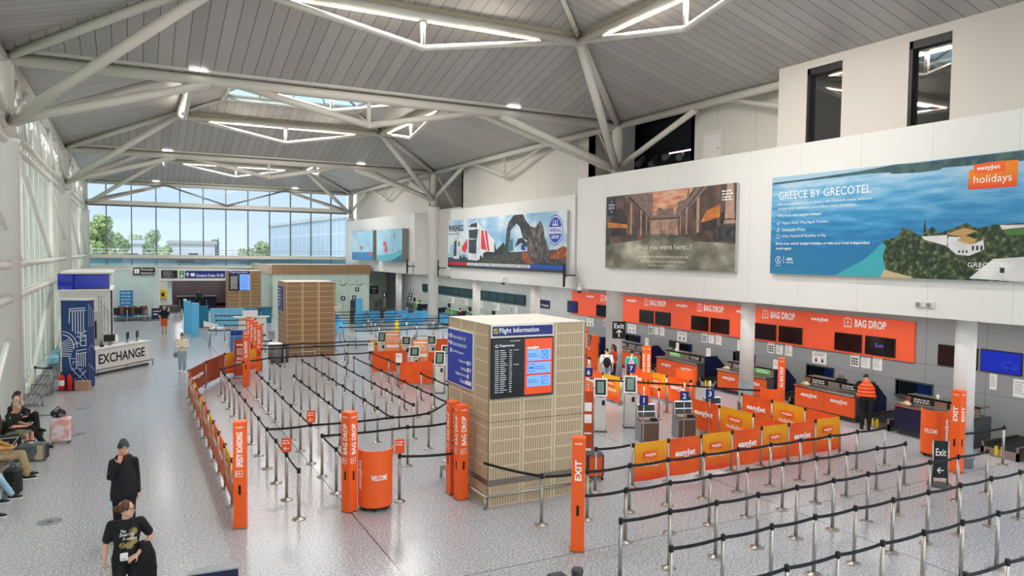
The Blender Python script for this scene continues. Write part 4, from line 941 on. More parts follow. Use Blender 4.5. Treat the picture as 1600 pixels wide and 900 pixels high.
# ================================================================= check-in desks
def desk(yc, W_, label, fm, lab=True, far=False, grn=0, nav=True, group='check-in desks'):
    t = thing('check_in_desk', label, 'desk', (20.3, yc, 0), 0, group); h = W_/2
    b = MB(); b.box(.12, 1.1, -h+.03, h-.03, 0, .16); b.build('plinth', M['dgrey'], t)
    for s in ((-1, 1) if W_ > 1.8 else (0,)):
        a, c = ((-h, -.006) if s < 0 else (.006, h)) if s else (-h, h)
        b = MB(); b.box(0, .05, a, c, .16, .80, c=.004); b.build('front_panel', fm, t)
        if lab: b = MB(); text(b, EA((-.001, 0, 0)), 'easyJet', -(a+c)/2, .58, .66, .17, .002, .035); b.build('lettering', WT, t)
    b = MB(); b.box(.05, 1.05, -h, h, .16, .84); b.build('carcass', M['dgrey'], t)
    b = MB(); b.box(-.04, .52, -h-.02, h+.02, .84, .88, c=.006); b.build('counter_top', M['steeld'], t)
    b = MB(); b.box(-.045, -.035, -h-.02, h+.02, .835, .885); b.build('edge_trim', M['chrome'], t)
    b = MB(); b.box(.48, .53, -h, h, .88, 1.14); b.box(.48, .95, -h, h, 1.10, 1.14); b.build('upper_shelf', M['steel'] if not far else M['lgreen'], t)
    fc = EA((.478, 0, 0))
    for k, s in enumerate((-1, 1) if W_ > 1.8 else (1,)):
        gcol = grn & (1 << k)
        b = MB(); rect(b, fc, s*h*.5-.36, s*h*.5+.36, .93, 1.09, 0, .01); sg = b.build('desk_sign', M['lgreen'] if gcol else M['black'], t)
        b = MB(); [dashes(b, fc, s*h*.5-.26, q, .5, .05, rnd, .013) for q in (1.05, .98)]; b.build('print', WT, sg)
    if nav:
        b = MB(); b.prism([(.42,0),(1.5,0),(1.5,.72),(1.02,1.16),(.42,1.16)], (0,-h-.03,0), (1,0,0), (0,0,1), .07); b.build('end_panel', M['navy'], t)
    return t
def conveyor(yc, label, w_=.95):
    t = thing('bag_conveyor', label, 'conveyor', (20.35, yc, 0), 0, 'bag conveyors between the desks')
    b = MB(); b.box(0, 1.62, -w_/2, -w_/2+.07, 0, .36); b.box(0, 1.62, w_/2-.07, w_/2, 0, .36); b.box(0, .04, -w_/2, w_/2, 0, .22); b.build('frame', M['steel'], t)
    b = MB(); b.prism([(.03,.2),(.5,.24),(1.62,.34),(1.62,.30),(.5,.20),(.03,.16)], (0,w_/2-.08,0), (1,0,0), (0,0,1), -(w_-.16)); b.build('belt', M['rubber'], t)
    b = MB(); b.box(-.02, .0, -.12, -.04, .05, .3); b.box(-.02, 0, .04, .12, .05, .3); b.build('warning_marker', M['yellow'], t)
ow = M['orange']
ods = [(16.7, 2.36, 'orange check-in desk beside the person in the orange vest', 0), (20.42, 2.46, 'orange check-in desk behind the second white column', 2), (24.12, 2.56, 'orange check-in desk with one green sign in the middle', 1), (27.84, 2.5, 'orange check-in desk behind the group of three passengers', 0), (31.56, 2.4, 'orange check-in desk hidden behind the flight information block', 0)]
for yc, W_, lb_, gr in ods: desk(yc, W_, lb_, ow, grn=gr)
for k, yc in enumerate((18.58, 22.26, 25.98, 29.7)): conveyor(yc, 'dark bag conveyor %s the %s orange desk' % ('left of', ['near', 'second', 'third', 'fourth'][k]))
desk(13.05, 2.2, 'dark blue check-in desk behind the right welcome drum', M['navy'], lab=False, nav=False); desk(9.3, 2.1, 'dark blue check-in desk right of the right-hand white column', M['navy'], lab=False, nav=True)
conveyor(14.82, 'dark bag conveyor beside the person in the orange vest'); conveyor(11.15, 'dark bag conveyor at the far right'); conveyor(7.5, 'bag conveyor at the right edge of the photo')
for k in range(5):
    yc = 42.0 + 3.75*k; desk(yc, 2.5, 'light blue check-in desk with pale green shelf, %s from the near end' % ORD[k], M['lblue'], lab=False, far=True, nav=True, group='far light blue desks')
def monitor(x, y, z, label, face=-1, w_=.46):
    t = thing('monitor', label, 'monitor', (x, y, z), 0, 'monitors on the check-in desks'); b = MB(); b.box(-.02, .02, -w_/2, w_/2, .12, .42, c=.008); b.build('screen', M['black'], t); b = MB(); b.tube((0,0,.012),(0,0,.14),.02,8); b.box(-.09,.09,-.1,.1,0,.012); b.build('stand', M['dgrey'], t)
for k in range(5): monitor(20.98, 43.0+3.75*k, 1.14, 'dark monitor on the light blue desk, %s from the near end' % ORD[k])
monitor(21.0, 26.1-.9, 1.14, 'dark monitor on the middle orange desk with the green sign'); monitor(21.0, 21.2, 1.14, 'dark monitor behind the second white column')
t = thing('coffee_cup', 'white paper cup on the dark blue desk', 'cup', (20.95, 13.25, 1.14)); b = MB(); b.lathe([(.032,0),(.043,.11)], n=14); b.build('cup', M['paper'], t); b = MB(); b.lathe([(.045,.11),(.045,.12),(.03,.125)], n=14); b.build('lid', M['paper'], t)
for x, y, lb_ in ((20.42, 17.72, 'cream folded card on the left end of the near orange desk'), (20.42, 21.5, 'cream folded card on the left end of the second orange desk'), (20.42, 14.0, 'cream folded card on the left end of the dark blue desk')):
    b = MB(); b.prism([(-.13,0),(.13,0),(0,.09)], (.08,0,0), (0,-1,0), (0,0,1), .2); o = b.build('folded_card', mat('kraft', 'D9C39A', .7), None, (x, y, .88)); tag(o, lb_, 'card', 'folded cards on the desks')
t = thing('pen_box', 'black pen holder full of pens on the near orange desk', 'pen holder', (20.95, 16.55, 1.14)); b = MB(); b.box(-.09,.09,-.16,.16,0,.09); b.build('tray', M['black'], t)
for k in range(5): b = MB(); b.tube((0,-.12+.05*k,.05),(.01*k-.02,-.12+.06*k,.2),.01,6); b.build('pen', M['black'], t)
for x, y, z, lb_ in ((21.0, 24.9, 1.14, 'small white card stand at the left end of the middle orange desk'), (21.0, 22.95, 1.14, 'small white card stand at the right end of the middle orange desk'), (21.0, 19.4, 1.14, 'small white card stand on the second orange desk'), (21.0, 27.0, 1.14, 'small white card stand on the fourth orange desk')):
    b = MB(); b.box(-.006,.006,-.12,.12,.0,.34); t = thing('card_stand', lb_, 'card stand', (x, y, z), 0, 'white card stands on the desks'); b.build('card', M['paper'], t); b = MB(); b.box(-.05,.05,-.1,.1,0,.01); b.build('foot', M['chrome'], t); b = MB(); [dashes(b, EA((-.0065,0,0)), -.08, q, .16, .03, rnd, .002) for q in (.27,.2,.13)]; b.build('print', M['red'], t)
# unseen strip lamps, added under the white panels to brighten the counter wall
for k in range(8):
    la = bpy.data.lights.new('soffit', 'AREA'); la.shape = 'RECTANGLE'; la.size = .25; la.size_y = 6.2; la.energy = SOFFIT_POWER; la.color = (1, .98, .95)
    t = thing('soffit_fill', 'added unseen strip lamp under the white wall panel, %s from the near end' % ORD[k], 'lamp', (20.2, 8.5+7.2*k, 3.54), 0, 'added strip lamps under the white panels'); b = MB(); b.box(-.13,.13,-3.1,3.1,.02,.075); b.build('housing', M['white'], t)
    for q in (-2.4, 2.4): b = MB(); b.tube((0,q,.075),(0,q,.139 if 2 <= k <= 4 else .19),.012,6); b.build('hanger', M['steel'], t)
    lo = bpy.data.objects.new('soffit_fill_light', la); COL.objects.link(lo); lo.parent = t
# details on the white panels : monitor arms, cameras, access door, hatch plate
def cctv(x, y, z, label):
    t = thing('security_camera', label, 'camera', (x, y, z), 0, 'security cameras'); b = MB(); b.tube((0,0,0),(-.22,0,0),.03,8); b.tube((-.22,0,.03),(-.22,0,-.08),.04,8); b.build('bracket', M['white'], t); b = MB(); b.lathe([(.09,-.08),(.12,-.12),(.12,-.26)], (-.22,0,0), 16); b.build('housing', M['white'], t); b = MB(); b.ball((-.22,0,-.26),.105,14,8); b.build('dome', M['black'], t)
cctv(XF-.01, 27.75, 3.9, 'white dome camera at the left end of the near white panel'); cctv(XF+.1, 35.5, 3.95, 'white dome camera under the haulage board')
for y, lb_, xx in ((28.62, 'thin black screen on an arm at the corner of the near white panel', XF-.35), (44.2, 'thin black screen on an arm right of the tall tree column', XF-.3), (50.0, 'thin black screen on an arm left of the tall tree column', XF-.35)):
    t = thing('arm_screen', lb_, 'screen', (xx, y, 4.3), R(-34 if y < 40 else -22), 'edge-on screens on arms'); b = MB(); b.box(-.9, -.2, -.05, .05, -.5, .5, c=.01) if False else b.box(-.16,-.08,-.45,.45,-.52,.52,c=.01); b.build('screen', M['black'], t); b = MB(); b.tube((-.08,0,0),(.40,.12,0),.035,8); b.box(-.08,-.04,-.12,.12,-.12,.12); b.build('arm', M['dgrey'], t)
t = thing('emergency_lamp', 'small white twin emergency lamp box low on the near white panel', 'lamp', (XF-.001, 11.8, 3.98)); b = MB(); b.box(-.05, 0, -.26, .26, 0, .16, c=.015); b.build('box', M['cream'], t); fc = EA((-.05,0,.08))
for s in (-.16,.12): b = MB(); [b.add([V((-.051,-s,.08))+V((-.02,math.cos(R(a))*.06,math.sin(R(a))*.06)) for a in range(0,360,30)], [tuple(range(11,-1,-1))])]; b.build('lens', M['steel'], t)
t = thing('access_door', 'small white access door high on the pale upper wall', 'door', (XU, 20.9, 8.66)); b = MB(); b.box(-.03, 0, -.55, .55, 0, 1.2); b.build('frame', M['cream'], t); b = MB(); b.box(-.045, -.03, -.42, .42, .02, 1.05); d_ = b.build('leaf', M['white'], t); b = MB(); b.ball((-.06,-.33,.5),.03,8,6); b.build('handle', M['steel'], d_)
b = MB()
for k in range(5): b.tube((XU+.6, 22.6+.9*k, 9.1+.1*(k%3)), (XU+1.4, 23.2+.9*k, 9.6-.1*(k%2)), .14, 10)
for k in range(4): b.box(XU+.9, XU+1.6, 22.7+1.4*k, 23.6+1.4*k, 8.7, 9.0)
tag(b.build('duct', M['dgrey']), 'dark ducts and pipes in the black opening beside the tall tree column', 'duct')
t = thing('strip_light', 'lit strip light in the black opening of the upper wall', 'light', (XU+1.0, 24, 9.5)); b = MB(); b.box(-.03,.03,-.8,.8,0,.04); b.build('tube', mat('led_soft', 'FFE8F0', .5, 0, 3), t)
# ================================================================= slatted timber blocks
def slatmat(name, axis, pale, gap, off=0.0, pan=.77, wob=.010, frm='DCC9AE'):
    m = mat(name, pale, .6); g = NG(m); X, Y, Z = g.xyz(); c = X if axis == 'x' else Y
    wv = g.noise(2.2, 2); wv = g.math('MULTIPLY', g.math('SUBTRACT', wv, .5), wob*4)
    cw = g.math('ADD', c, wv); ln = g.line(cw, .0585, .021)
    pan_ = g.math('ABSOLUTE', g.math('SUBTRACT', g.math('FRACT', g.math('ADD', g.math('DIVIDE', g.math('ADD', c, off), pan), .5)), .5))
    fr = g.math('LESS_THAN', pan_, .052/pan); seam = g.math('LESS_THAN', pan_, .006/pan)
    bt = g.line(Z, .272, .030, .01)
    solid = g.math('MAXIMUM', fr, bt); sl = g.math('MULTIPLY', ln, g.math('SUBTRACT', 1.0, solid))
    gr = g.n('ShaderNodeTexNoise'); gr.inputs['Scale'].default_value = 9; mp = g.n('ShaderNodeMapping'); mp.inputs['Scale'].default_value = (6,6,.5); g.l(g.tc, mp.inputs[0]); g.l(mp.outputs[0], gr.inputs['Vector'])
    pl = lin(pale); base = g.mix(gr.outputs[0], tuple(v*.86 for v in pl[:3])+(1,), tuple(min(1, v*1.1) for v in pl[:3])+(1,))
    base = g.mix(g.math('MULTIPLY', solid, .8), base, lin(frm)); col = g.mix(sl, base, lin(gap)); col = g.mix(g.math('MAXIMUM', seam, g.at(Z, 1.76, .012)), col, lin('5E4F3C')); g.col(col)
    g.bump(g.math('SUBTRACT', 1.0, sl), .5, .012); return m
def block(x0, x1, y0, y1, h, label, pale, gap, tag_, frm='DCC9AE'):
    xc = (x0+x1)/2; t = thing('slatted_block', label, 'information block', (xc, y0, 0), 0, 'slatted timber blocks')
    a, d = (x1-x0)/2, y1-y0; mx = slatmat('slats_x'+tag_, 'x', pale, gap, a, 2*a/3, frm=frm); my = slatmat('slats_y'+tag_, 'y', pale, gap, 0, d/3, frm=frm)
    b = MB(); z0, z1 = .56, h-.02
    b.add([(-a,0,z0),(a,0,z0),(a,0,z1),(-a,0,z1),(-a,d,z0),(a,d,z0),(a,d,z1),(-a,d,z1)], [(0,1,2,3),(5,4,7,6)], 0); b.add([(-a,0,z0),(-a,d,z0),(-a,d,z1),(-a,0,z1),(a,0,z0),(a,d,z0),(a,d,z1),(a,0,z1)], [(1,0,3,2),(4,5,6,7)], 1)
    b.build('slatted_wall', [mx, my], t)
    b = MB(); b.add([(-a,0,0),(a,0,0),(a,0,.42),(-a,0,.42),(-a,d,0),(a,d,0),(a,d,.42),(-a,d,.42)], [(0,1,2,3),(5,4,7,6)], 0); b.add([(-a,0,0),(-a,d,0),(-a,d,.42),(-a,0,.42),(a,0,0),(a,d,0),(a,d,.42),(a,0,.42)], [(1,0,3,2),(4,5,6,7)], 1); b.add([(-a,0,.42),(a,0,.42),(a,d,.42),(-a,d,.42)], [(0,1,2,3)], 0)
    b.build('slatted_plinth', [mx, my], t)
    b = MB(); b.box(-a+.02, a-.02, .02, d-.02, .42, .56); b.build('recessed_band', mat('band_grey', '8A8076', .35, .6), t)
    b = MB(); b.box(-a, a, 0, d, h-.03, h, c=.004); b.build('lid', mat('block_top', 'D8CCBF', .6), t)
    b = MB(); o = .12; z = .27; P = [(-a-o,-o,z),(a+o,-o,z),(a+o,d+o,z),(-a-o,d+o,z),(-a-o,-o,z)]
    b.path(P, .028, 10); b.ball(P[0], .03, 8, 6)
    b.build('bumper_rail', M['steel'], t)
    for px, py in ((-a-o,-o),(a+o,-o),(a+o,d+o),(-a-o,d+o)): b = MB(); b.tube((px,py,.02),(px,py,z-.02),.03,8); b.build('rail_post', M['steel'], t)
    for k, (px, py) in enumerate(((-a,0),(a,0),(a,d),(-a,d))): b = MB(); b.box(px-.012,px+.012,py-.012,py+.012,0,h-.03); b.build('corner_trim', mat('trim_bronze', '8C7660', .4, .5), t)
    return t, a, d
t, a, d = block(6.49, 8.80, 13.48, 15.62, 3.78, 'large slatted timber block with the flight information screens in the centre foreground', 'CDB898', '9B8566', 'a')
o0 = V((7.645, 13.48, 0))
def sub(parent, name, mb, m): return mb.build(name, m, parent)
fc = Face((-a, -.012, 0), (1,0,0))
b = MB(); rect(b, fc, .02, 1.49, 3.50, 3.77, -.01, .03); s = sub(t, 'header_sign', b, M['white'])
b = MB(); rect(b, fc, .045, 1.465, 3.535, 3.735, .03, .034); sub(s, 'sign_face', b, M['blue'])
b = MB(); text(b, fc, 'Flight Information', .20, 3.635, .93, .135, .037, .012, anchor='l'); sub(s, 'lettering', b, WT)
b = MB(); rect(b, fc, .075, .165, 3.59, 3.69, .034, .037); sub(s, 'aircraft_tile', b, M['yellow'])
b = MB(); stroke(b, fc, [(.09,3.605),(.15,3.675)], .02, .039); stroke(b, fc, [(.10,3.66),(.125,3.64),(.15,3.62)], .015, .039); sub(s, 'aircraft_symbol', b, M['ink'])
b = MB(); rect(b, fc, .03, 1.485, 2.25, 3.49, -.01, .05); s = sub(t, 'screen_housing', b, M['black'])
b = MB(); rect(b, fc, .06, .79, 2.29, 3.46, .05, .053); sub(s, 'departures_screen', b, M['screen'])
wl = mat('screen_text', 'D8DCE4', .5, 0, .6); b = MB(); text(b, fc, 'Departures', .20, 3.335, .34, .06, .056, .006, anchor='l'); stroke(b, fc, [(.10,3.34),(.16,3.36)], .012, .056); stroke(b, fc, [(.11,3.31),(.17,3.31)], .01, .056); sub(s, 'lettering', b, wl)
b = MB()
for r in range(21):
    y = 3.24-.043*r
    dashes(b, fc, .10, y, .09, .017, rnd, .055); dashes(b, fc, .22, y, rnd.uniform(.08,.17), .017, rnd, .055); dashes(b, fc, .43, y, .06, .017, rnd, .055)
    if r in (0, 7): dashes(b, fc, .53, y, .12, .015, rnd, .055)
dashes(b, fc, .45, 3.43, .22, .016, rnd, .055); sub(s, 'departures_list', b, wl)
b = MB(); rect(b, fc, .79, 1.455, 2.29, 3.46, .05, .0535); sub(s, 'orange_screen', b, mat('screen_orange', 'D8480C', .25, 0, .35))
b = MB(); text(b, fc, 'easyJet', .845, 3.27, .28, .065, .057, .015, anchor='l'); sub(s, 'lettering', b, mat('screen_white', 'FFFFFF', .4, 0, .6))
lb_ = mat('screen_lightblue', '6FA3F4', .3, 0, .45)
for k, y in enumerate((2.995, 2.725, 2.45)):
    b = MB(); rect(b, fc, .845, 1.41, y, y+.235, .0535, .057); pn = sub(s, 'step_panel', b, lb_)
    b = MB(); q = 1.20 if k != 1 else .88; bx2 = q+.13
    stroke(b, fc, [(q,y+.04),(bx2,y+.04),(bx2,y+.2),(q,y+.2),(q,y+.04)], .008, .059)
    if k == 0: stroke(b, fc, [(q,y+.04),(bx2,y+.2)], .008, .059); stroke(b, fc, [(bx2,y+.04),(q,y+.2)], .008, .059)
    if k == 1: stroke(b, fc, [(q+.03,y+.12),(q+.1,y+.12)], .03, .059)
    if k == 2: stroke(b, fc, [(q+.02,y+.06),(q+.06,y+.12),(q+.05,y+.17)], .012, .059)
    x_ = .87 if k != 1 else 1.04
    dashes(b, fc, x_, y+.14, .2, .025, rnd, .059); dashes(b, fc, x_, y+.095, .24, .025, rnd, .059); sub(pn, 'drawing', b, mat('navy_line', '27357A', .5))
b = MB()
for y in (2.98, 2.705): stroke(b, fc, [(.845,y),(1.41,y)], .012, .056)
sub(s, 'divider', b, M['red'])
fw = Face((-a-.012, d, 0), (0,-1,0))
b = MB(); rect(b, fw, .0, 1.40, 2.29, 3.53, -.01, .02); s = sub(t, 'direction_sign', b, M['white'])
b = MB(); rect(b, fw, .02, 1.38, 2.31, 3.51, .02, .024); sub(s, 'sign_face', b, mat('direction_blue', '0A38B4', .4))
for body, x, y, wd, an in (('Check-in Desks 1-22', .30, 3.36, .72, 'l'), ('Check-in Desks 33-58', .30, 3.20, .76, 'l'), ('Special Assistance', .30, 3.03, .62, 'l'), ('Departures', 1.08, 2.85, .42, 'r'), ('Arrivals', 1.08, 2.70, .30, 'r'), ('Baggage Services', 1.08, 2.56, .58, 'r'), ('Toilets', 1.0, 2.42, .28, 'r')):
    b = MB(); text(b, fw, body, x, y, wd, .075, .027, .012, anchor=an); sub(s, 'lettering', b, WT)
b = MB()
for y in (3.36, 3.20): stroke(b, fw, [(.09,y-.04),(.09,y+.05)] if y > 3.3 else [(.05,y),(.13,y)], .022, .027); stroke(b, fw, [(.06,y+.01),(.09,y+.05),(.12,y+.01)], .02, .027); rect(b, fw, .17, .25, y-.04, y+.05, .024, .027)
rect(b, fw, .17, .25, 2.99, 3.08, .024, .027)
for y in (2.85, 2.70): rect(b, fw, 1.12, 1.2, y-.04, y+.05, .024, .027); stroke(b, fw, [(1.24,y-.03),(1.31,y+.04)], .02, .027); stroke(b, fw, [(1.25,y+.04),(1.31,y+.04),(1.31,y-.02)], .02, .027)
rect(b, fw, 1.12, 1.2, 2.52, 2.61, .024, .027)
for x in (1.03, 1.14, 1.25): rect(b, fw, x, x+.085, 2.38, 2.47, .024, .027)
sub(s, 'symbols', b, WT)
t, a, d = block(6.78, 9.18, 37.1, 39.2, 3.75, 'second slatted timber block, further back behind the left queue', 'A88660', '6E5238', 'b', 'CFAF88')
fw = Face((-a-.012, d, 0), (0,-1,0)); b = MB(); rect(b, fw, .1, 1.35, 2.3, 3.5, -.01, .03); s = sub(t, 'direction_sign', b, M['blue'])
b = MB()
for r in range(6): dashes(b, fw, .2, 3.35-.16*r, rnd.uniform(.5,.9), .07, rnd, .034)
sub(s, 'print', b, WT)
t, a, d = block(6.6, 8.93, 59.0, 61.0, 3.76, 'third slatted timber block, farthest, beside the entrance sign', 'A88660', '6E5238', 'c', 'C9A981')
fc = Face((-a, -.012, 0), (1,0,0)); b = MB(); rect(b, fc, .02, 1.5, 3.5, 3.74, -.01, .04); s = sub(t, 'header_sign', b, M['blue']); b = MB(); text(b, fc, 'Flight Information', .12, 3.62, 1.2, .13, .044, .01, anchor='l'); sub(s, 'lettering', b, WT)
b = MB(); rect(b, fc, .02, .76, 2.28, 3.48, -.01, .04); s = sub(t, 'departures_screen', b, M['screen']); b = MB(); [dashes(b, fc, .12, 3.3-.09*r, .5, .04, rnd, .045) for r in range(11)]; sub(s, 'departures_list', b, wl)
b = MB(); rect(b, fc, .78, 1.5, 2.28, 3.48, -.01, .04); s = sub(t, 'blue_screen', b, lb_); b = MB(); [dashes(b, fc, .88, 3.3-.16*r, .5, .06, rnd, .045) for r in range(7)]; sub(s, 'print', b, mat('navy_line', '27357A', .5))
# ================================================================= self-service kiosks
def kiosk(x, y, label, rz=0, mid='screen_green', group='white self-service kiosks', land=False):
    t = thing('self_service_kiosk', label, 'kiosk', (x, y, 0), R(rz), group)
    b = MB(); b.box(-.17,.17,-.02,.30,.03,1.02,c=.01); b.build('cabinet', mat('kiosk_white', 'D9D6D0', .4), t)
    b = MB(); b.box(-.172,-.168+.001,.0,.29,.05,1.0); b.box(.168,.172,.0,.29,.05,1.0); b.build('side_plate', M['steeld'], t)
    b = MB(); b.box(-.2,.2,-.06,.34,0,.03); b.build('base_plate', M['dgrey'], t)
    b = MB(); b.box(.04,.13,-.026,-.018,.80,.95); b.build('printer_slot', M['black'], t)
    b = MB(); b.tube((0,.14,1.0),(0,.12,1.12),.07,10); b.build('neck', M['dgrey'], t)
    fw_, fh = (.40, .54) if not land else (.44, .44); F1 = Face((0,-.02,1.06), (1,0,0), V((0,.26,.966)))
    b = MB(); rect(b, F1, -fw_/2, fw_/2, 0, fh, -.07, 0); s = b.build('screen_frame', M['white'], t)
    b = MB(); rect(b, F1, -fw_/2+.045, fw_/2-.045, .05, fh-.05, .0, .004); s2 = b.build('display', mat('kiosk_glass', '1B2522', .1), s)
    b = MB(); rect(b, F1, -.10, .10, .10, fh-.1, .004, .006); rect(b, F1, -.05, .06, .16, fh-.22, .006, .007); b.build('picture', mat(mid, '6F8478', .3, 0, .15), s)
    return t
for k, (x, y, lab, ld) in enumerate(((12.3, 17.95, 'white kiosk under the number 6 sign', 0), (13.42, 18.0, 'white kiosk under the number 7 sign', 0), (10.33, 33.0, 'white kiosk at the far left of the orange kiosk area', 0), (11.04, 31.6, 'white kiosk with a pink screen between the two sign boards', 1), (10.1, 27.9, 'white kiosk left of the nearer orange sign board', 1), (12.18, 31.4, 'white kiosk at the far right of the orange kiosk area', 1), (10.22, 25.5, 'white kiosk nearest to the direction sign of the big slatted block', 0), (11.45, 27.8, 'white kiosk half hidden by the big slatted block', 1))):
    kiosk(x, y, lab, -30 if y > 20 else -32, 'screen_pink' if k == 3 else 'screen_green', land=ld)
def number_sign(x, y, z, n, label):
    t = thing('number_sign', label, 'sign', (x, y, 0), R(-36), 'navy number signs on poles')
    b = MB(); b.tube((0,0,.02),(0,0,z+.28),.013,8); b.build('pole', M['chrome'], t); b = MB(); b.lathe([(.09,0),(.09,.02)], n=16); b.build('foot', M['steel'], t)
    b = MB(); b.tube((0,0,z+.28),(0,0,z+.4),.022,8); b.build('tip_lamp', mat('tip_lamp', 'F3DCCB', .5, 0, .4), t)
    b = MB(); b.box(-.12,.12,-.03,-.0,z-.1,z+.16); s = b.build('plate', M['blue'] if False else mat('sign_navy', '0F2A80', .4), t)
    b = MB(); text(b, Face((0,-.031,z+.03),(1,0,0)), n, 0, 0, None, .15, .003, .02); b.build('lettering', WT, s)
for x, y, z, n, lab in ((12.0, 18.15, 1.74, '6', 'navy sign with number 6 above a white kiosk'), (13.62, 18.25, 1.74, '7', 'navy sign with number 7 above a white kiosk'), (12.54, 16.2, 1.22, '1', 'navy sign with number 1 above a grey weighing unit'), (13.84, 16.05, 1.26, '2', 'navy sign with number 2 above a grey weighing unit'), (15.18-.35, 16.1, 1.24, '3', 'navy sign with number 3 above a grey weighing unit')): number_sign(x, y, z, n, lab)
def weigh(x, y, label):
    t = thing('bag_weighing_unit', label, 'weighing unit', (x, y, 0), R(-18), 'grey bag weighing units'); w2 = .27
    b = MB(); b.box(-w2,w2,0,.5,0,.58,c=.008); b.build('cabinet', mat('unit_grey', '9A9B9C', .4, .3), t); b = MB(); b.box(-w2+.02,w2-.02,-.006,.0,.04,.54); b.build('door', mat('unit_brown', '6E5A50', .4, .3), t)
    b = MB(); b.prism([(0,.58),(.5,.58),(.5,.60),(.42,1.02),(.36,1.02),(.28,.66),(0,.62)], (-w2,0,0), (0,1,0), (0,0,1), -.02); b.prism([(0,.58),(.5,.58),(.5,.60),(.42,1.02),(.36,1.02),(.28,.66),(0,.62)], (w2-.02,0,0), (0,1,0), (0,0,1), -.02); b.build('side_cheek', M['steel'], t)
    F1 = Face((0,.29,.66), (1,0,0), V((0,.18,.98)).normalized())
    b = MB(); rect(b, F1, -w2+.02, w2-.02, 0, .37, -.05, 0); b.build('backboard', M['dgrey'], t)
    b = MB(); [rect(b, F1, -w2+.06+.085*c, -w2+.12+.085*c, .2+.07*r, .245+.07*r, 0, .006) for c in range(5) for r in range(2)]; b.build('grid', M['black'], t)
    b = MB(); rect(b, F1, -w2+.01, w2-.01, .35, .38, -.05, .02); rect(b, F1, -w2+.02, w2-.02, .15, .17, 0, .02); b.build('rail', M['chrome'], t)
    b = MB(); b.box(.05,.22,.05,.2,.60,.66,c=.01); b.build('card_reader', M['black'], t); b = MB(); b.box(-w2+.02,w2-.02,.02,.28,.585,.60); b.build('tray', M['steel'], t)
for k, (x, y) in enumerate(((12.85, 16.3), (14.1, 16.2), (15.42-.1, 16.3))): weigh(x, y, 'grey bag weighing unit under the number %d sign' % (k+1))
def sign_board(x, y, label, h=1.85, w_=.62, rz=-18, style=0, group='framed orange sign boards'):
    t = thing('sign_board', label, 'sign board', (x, y, 0), R(rz), group); a = w_/2
    b = MB(); b.path([(-a,0,.03),(-a,0,h-.08),(-a+.05,0,h),(a-.05,0,h),(a,0,h-.08),(a,0,.03)], .018, 8); b.box(-a-.02,a+.02,-.2,.2,0,.025); b.build('frame', M['steel'], t)
    b = MB(); b.box(-a+.02,a-.02,-.012,.012,.12,h-.14); s = b.build('panel', mat(['board_peach', 'board_rust', 'board_rust2'][style], ['F9A06A', 'C84B14', 'B84412'][style], .5), t)
    F1 = Face((0,-.013,0),(1,0,0)); b = MB()
    if style == 0:
        rect(b, F1, -a+.04, a-.04, h-.3, h-.24, 0, .003); dashes(b, F1, -a+.08, h-.38, w_*.6, .05, rnd, .003)
        rect(b, F1, -a+.04, a-.04, 1.0, 1.12, 0, .003)
        for c in (-.13,.13): stroke(b, F1, arc(c, 1.34, .09, 0, 360, 12), .02, .003); stroke(b, F1, arc(c, .62, .11, 0, 360, 12), .02, .003)
    elif style == 1:
        for z in (1.42, 1.12): rect(b, F1, -a+.05, a-.05, z-.12, z+.1, 0, .003)
        dashes(b, F1, -a+.06, 1.62, w_*.5, .09, rnd, .003); dashes(b, F1, -a+.06, .9, w_*.6, .12, rnd, .003); rect(b, F1, -a+.05, a-.05, .72, .76, 0, .003); rect(b, F1, -a+.05, a-.05, .3, .36, 0, .003)
    else:
        text(b, F1, 'easyJet', 0, h-.36, w_*.68, .12, .003, .03); stroke(b, F1, [(-.16,1.0),(.04,1.0),(.04,1.22),(-.16,1.22),(-.16,1.0)], .03, .003); stroke(b, F1, arc(-.06,1.11,.05,0,360,8), .025, .003)
        text(b, F1, 'BAG', -.08, .82, .22, .12, .003, .02); text(b, F1, 'DROP', 0, .64, w_*.7, .13, .003, .03)
    b.build('print', WT, s); return t
sign_board(10.4, 31.6, 'peach coloured sign board with a rounded frame, farther one among the kiosks'); sign_board(10.5, 28.3, 'peach coloured sign board with a rounded frame, nearer one among the kiosks')
sign_board(10.05, 15.5, 'tall rust orange framed sign board right of the big slatted block', 1.95, .62, -30, 1); sign_board(4.05, 31.8, 'rust orange sign board behind the dark banner row', 1.75, .62, -8, 2)
# plain orange banners round the kiosks
GK = 'orange banners around the white kiosks'
for k, (p, q, lb_) in enumerate((((9.15, 30.6), (10.7, 30.5), 'orange banner before the farther peach board'), ((9.15, 27.2), (10.6, 27.1), 'orange banner before the nearer peach board'), ((11.2, 29.6), (12.4, 29.2), 'orange banner behind the nearer peach board'), ((12.2, 34.2), (13.3, 34.1), 'left orange banner behind the kiosks'), ((13.4, 34.0), (15.2, 33.8), 'right orange banner behind the kiosks'))):
    banner(p, q, 'e', lb_, GK, txt=False)
    for e_ in ((p, 'left'), (q, 'right')): post(e_[0][0], e_[0][1], 'steel post, %s end of the %s' % (e_[1], lb_), GBN)
banner((11.0, 34.4), (12.1, 34.25), 'h', 'amber banner at the back of the kiosk area', GK, txt=False); banner((10.2, 34.5), (11.0, 34.4), 'h', 'amber banner left of the farthest white kiosk', GK, txt=False)
for x, y, e_ in ((10.2, 34.5, 'left end'), (11.0, 34.4, 'middle')): post(x, y, 'steel post at the %s of the amber banners behind the kiosks' % e_, GBN)
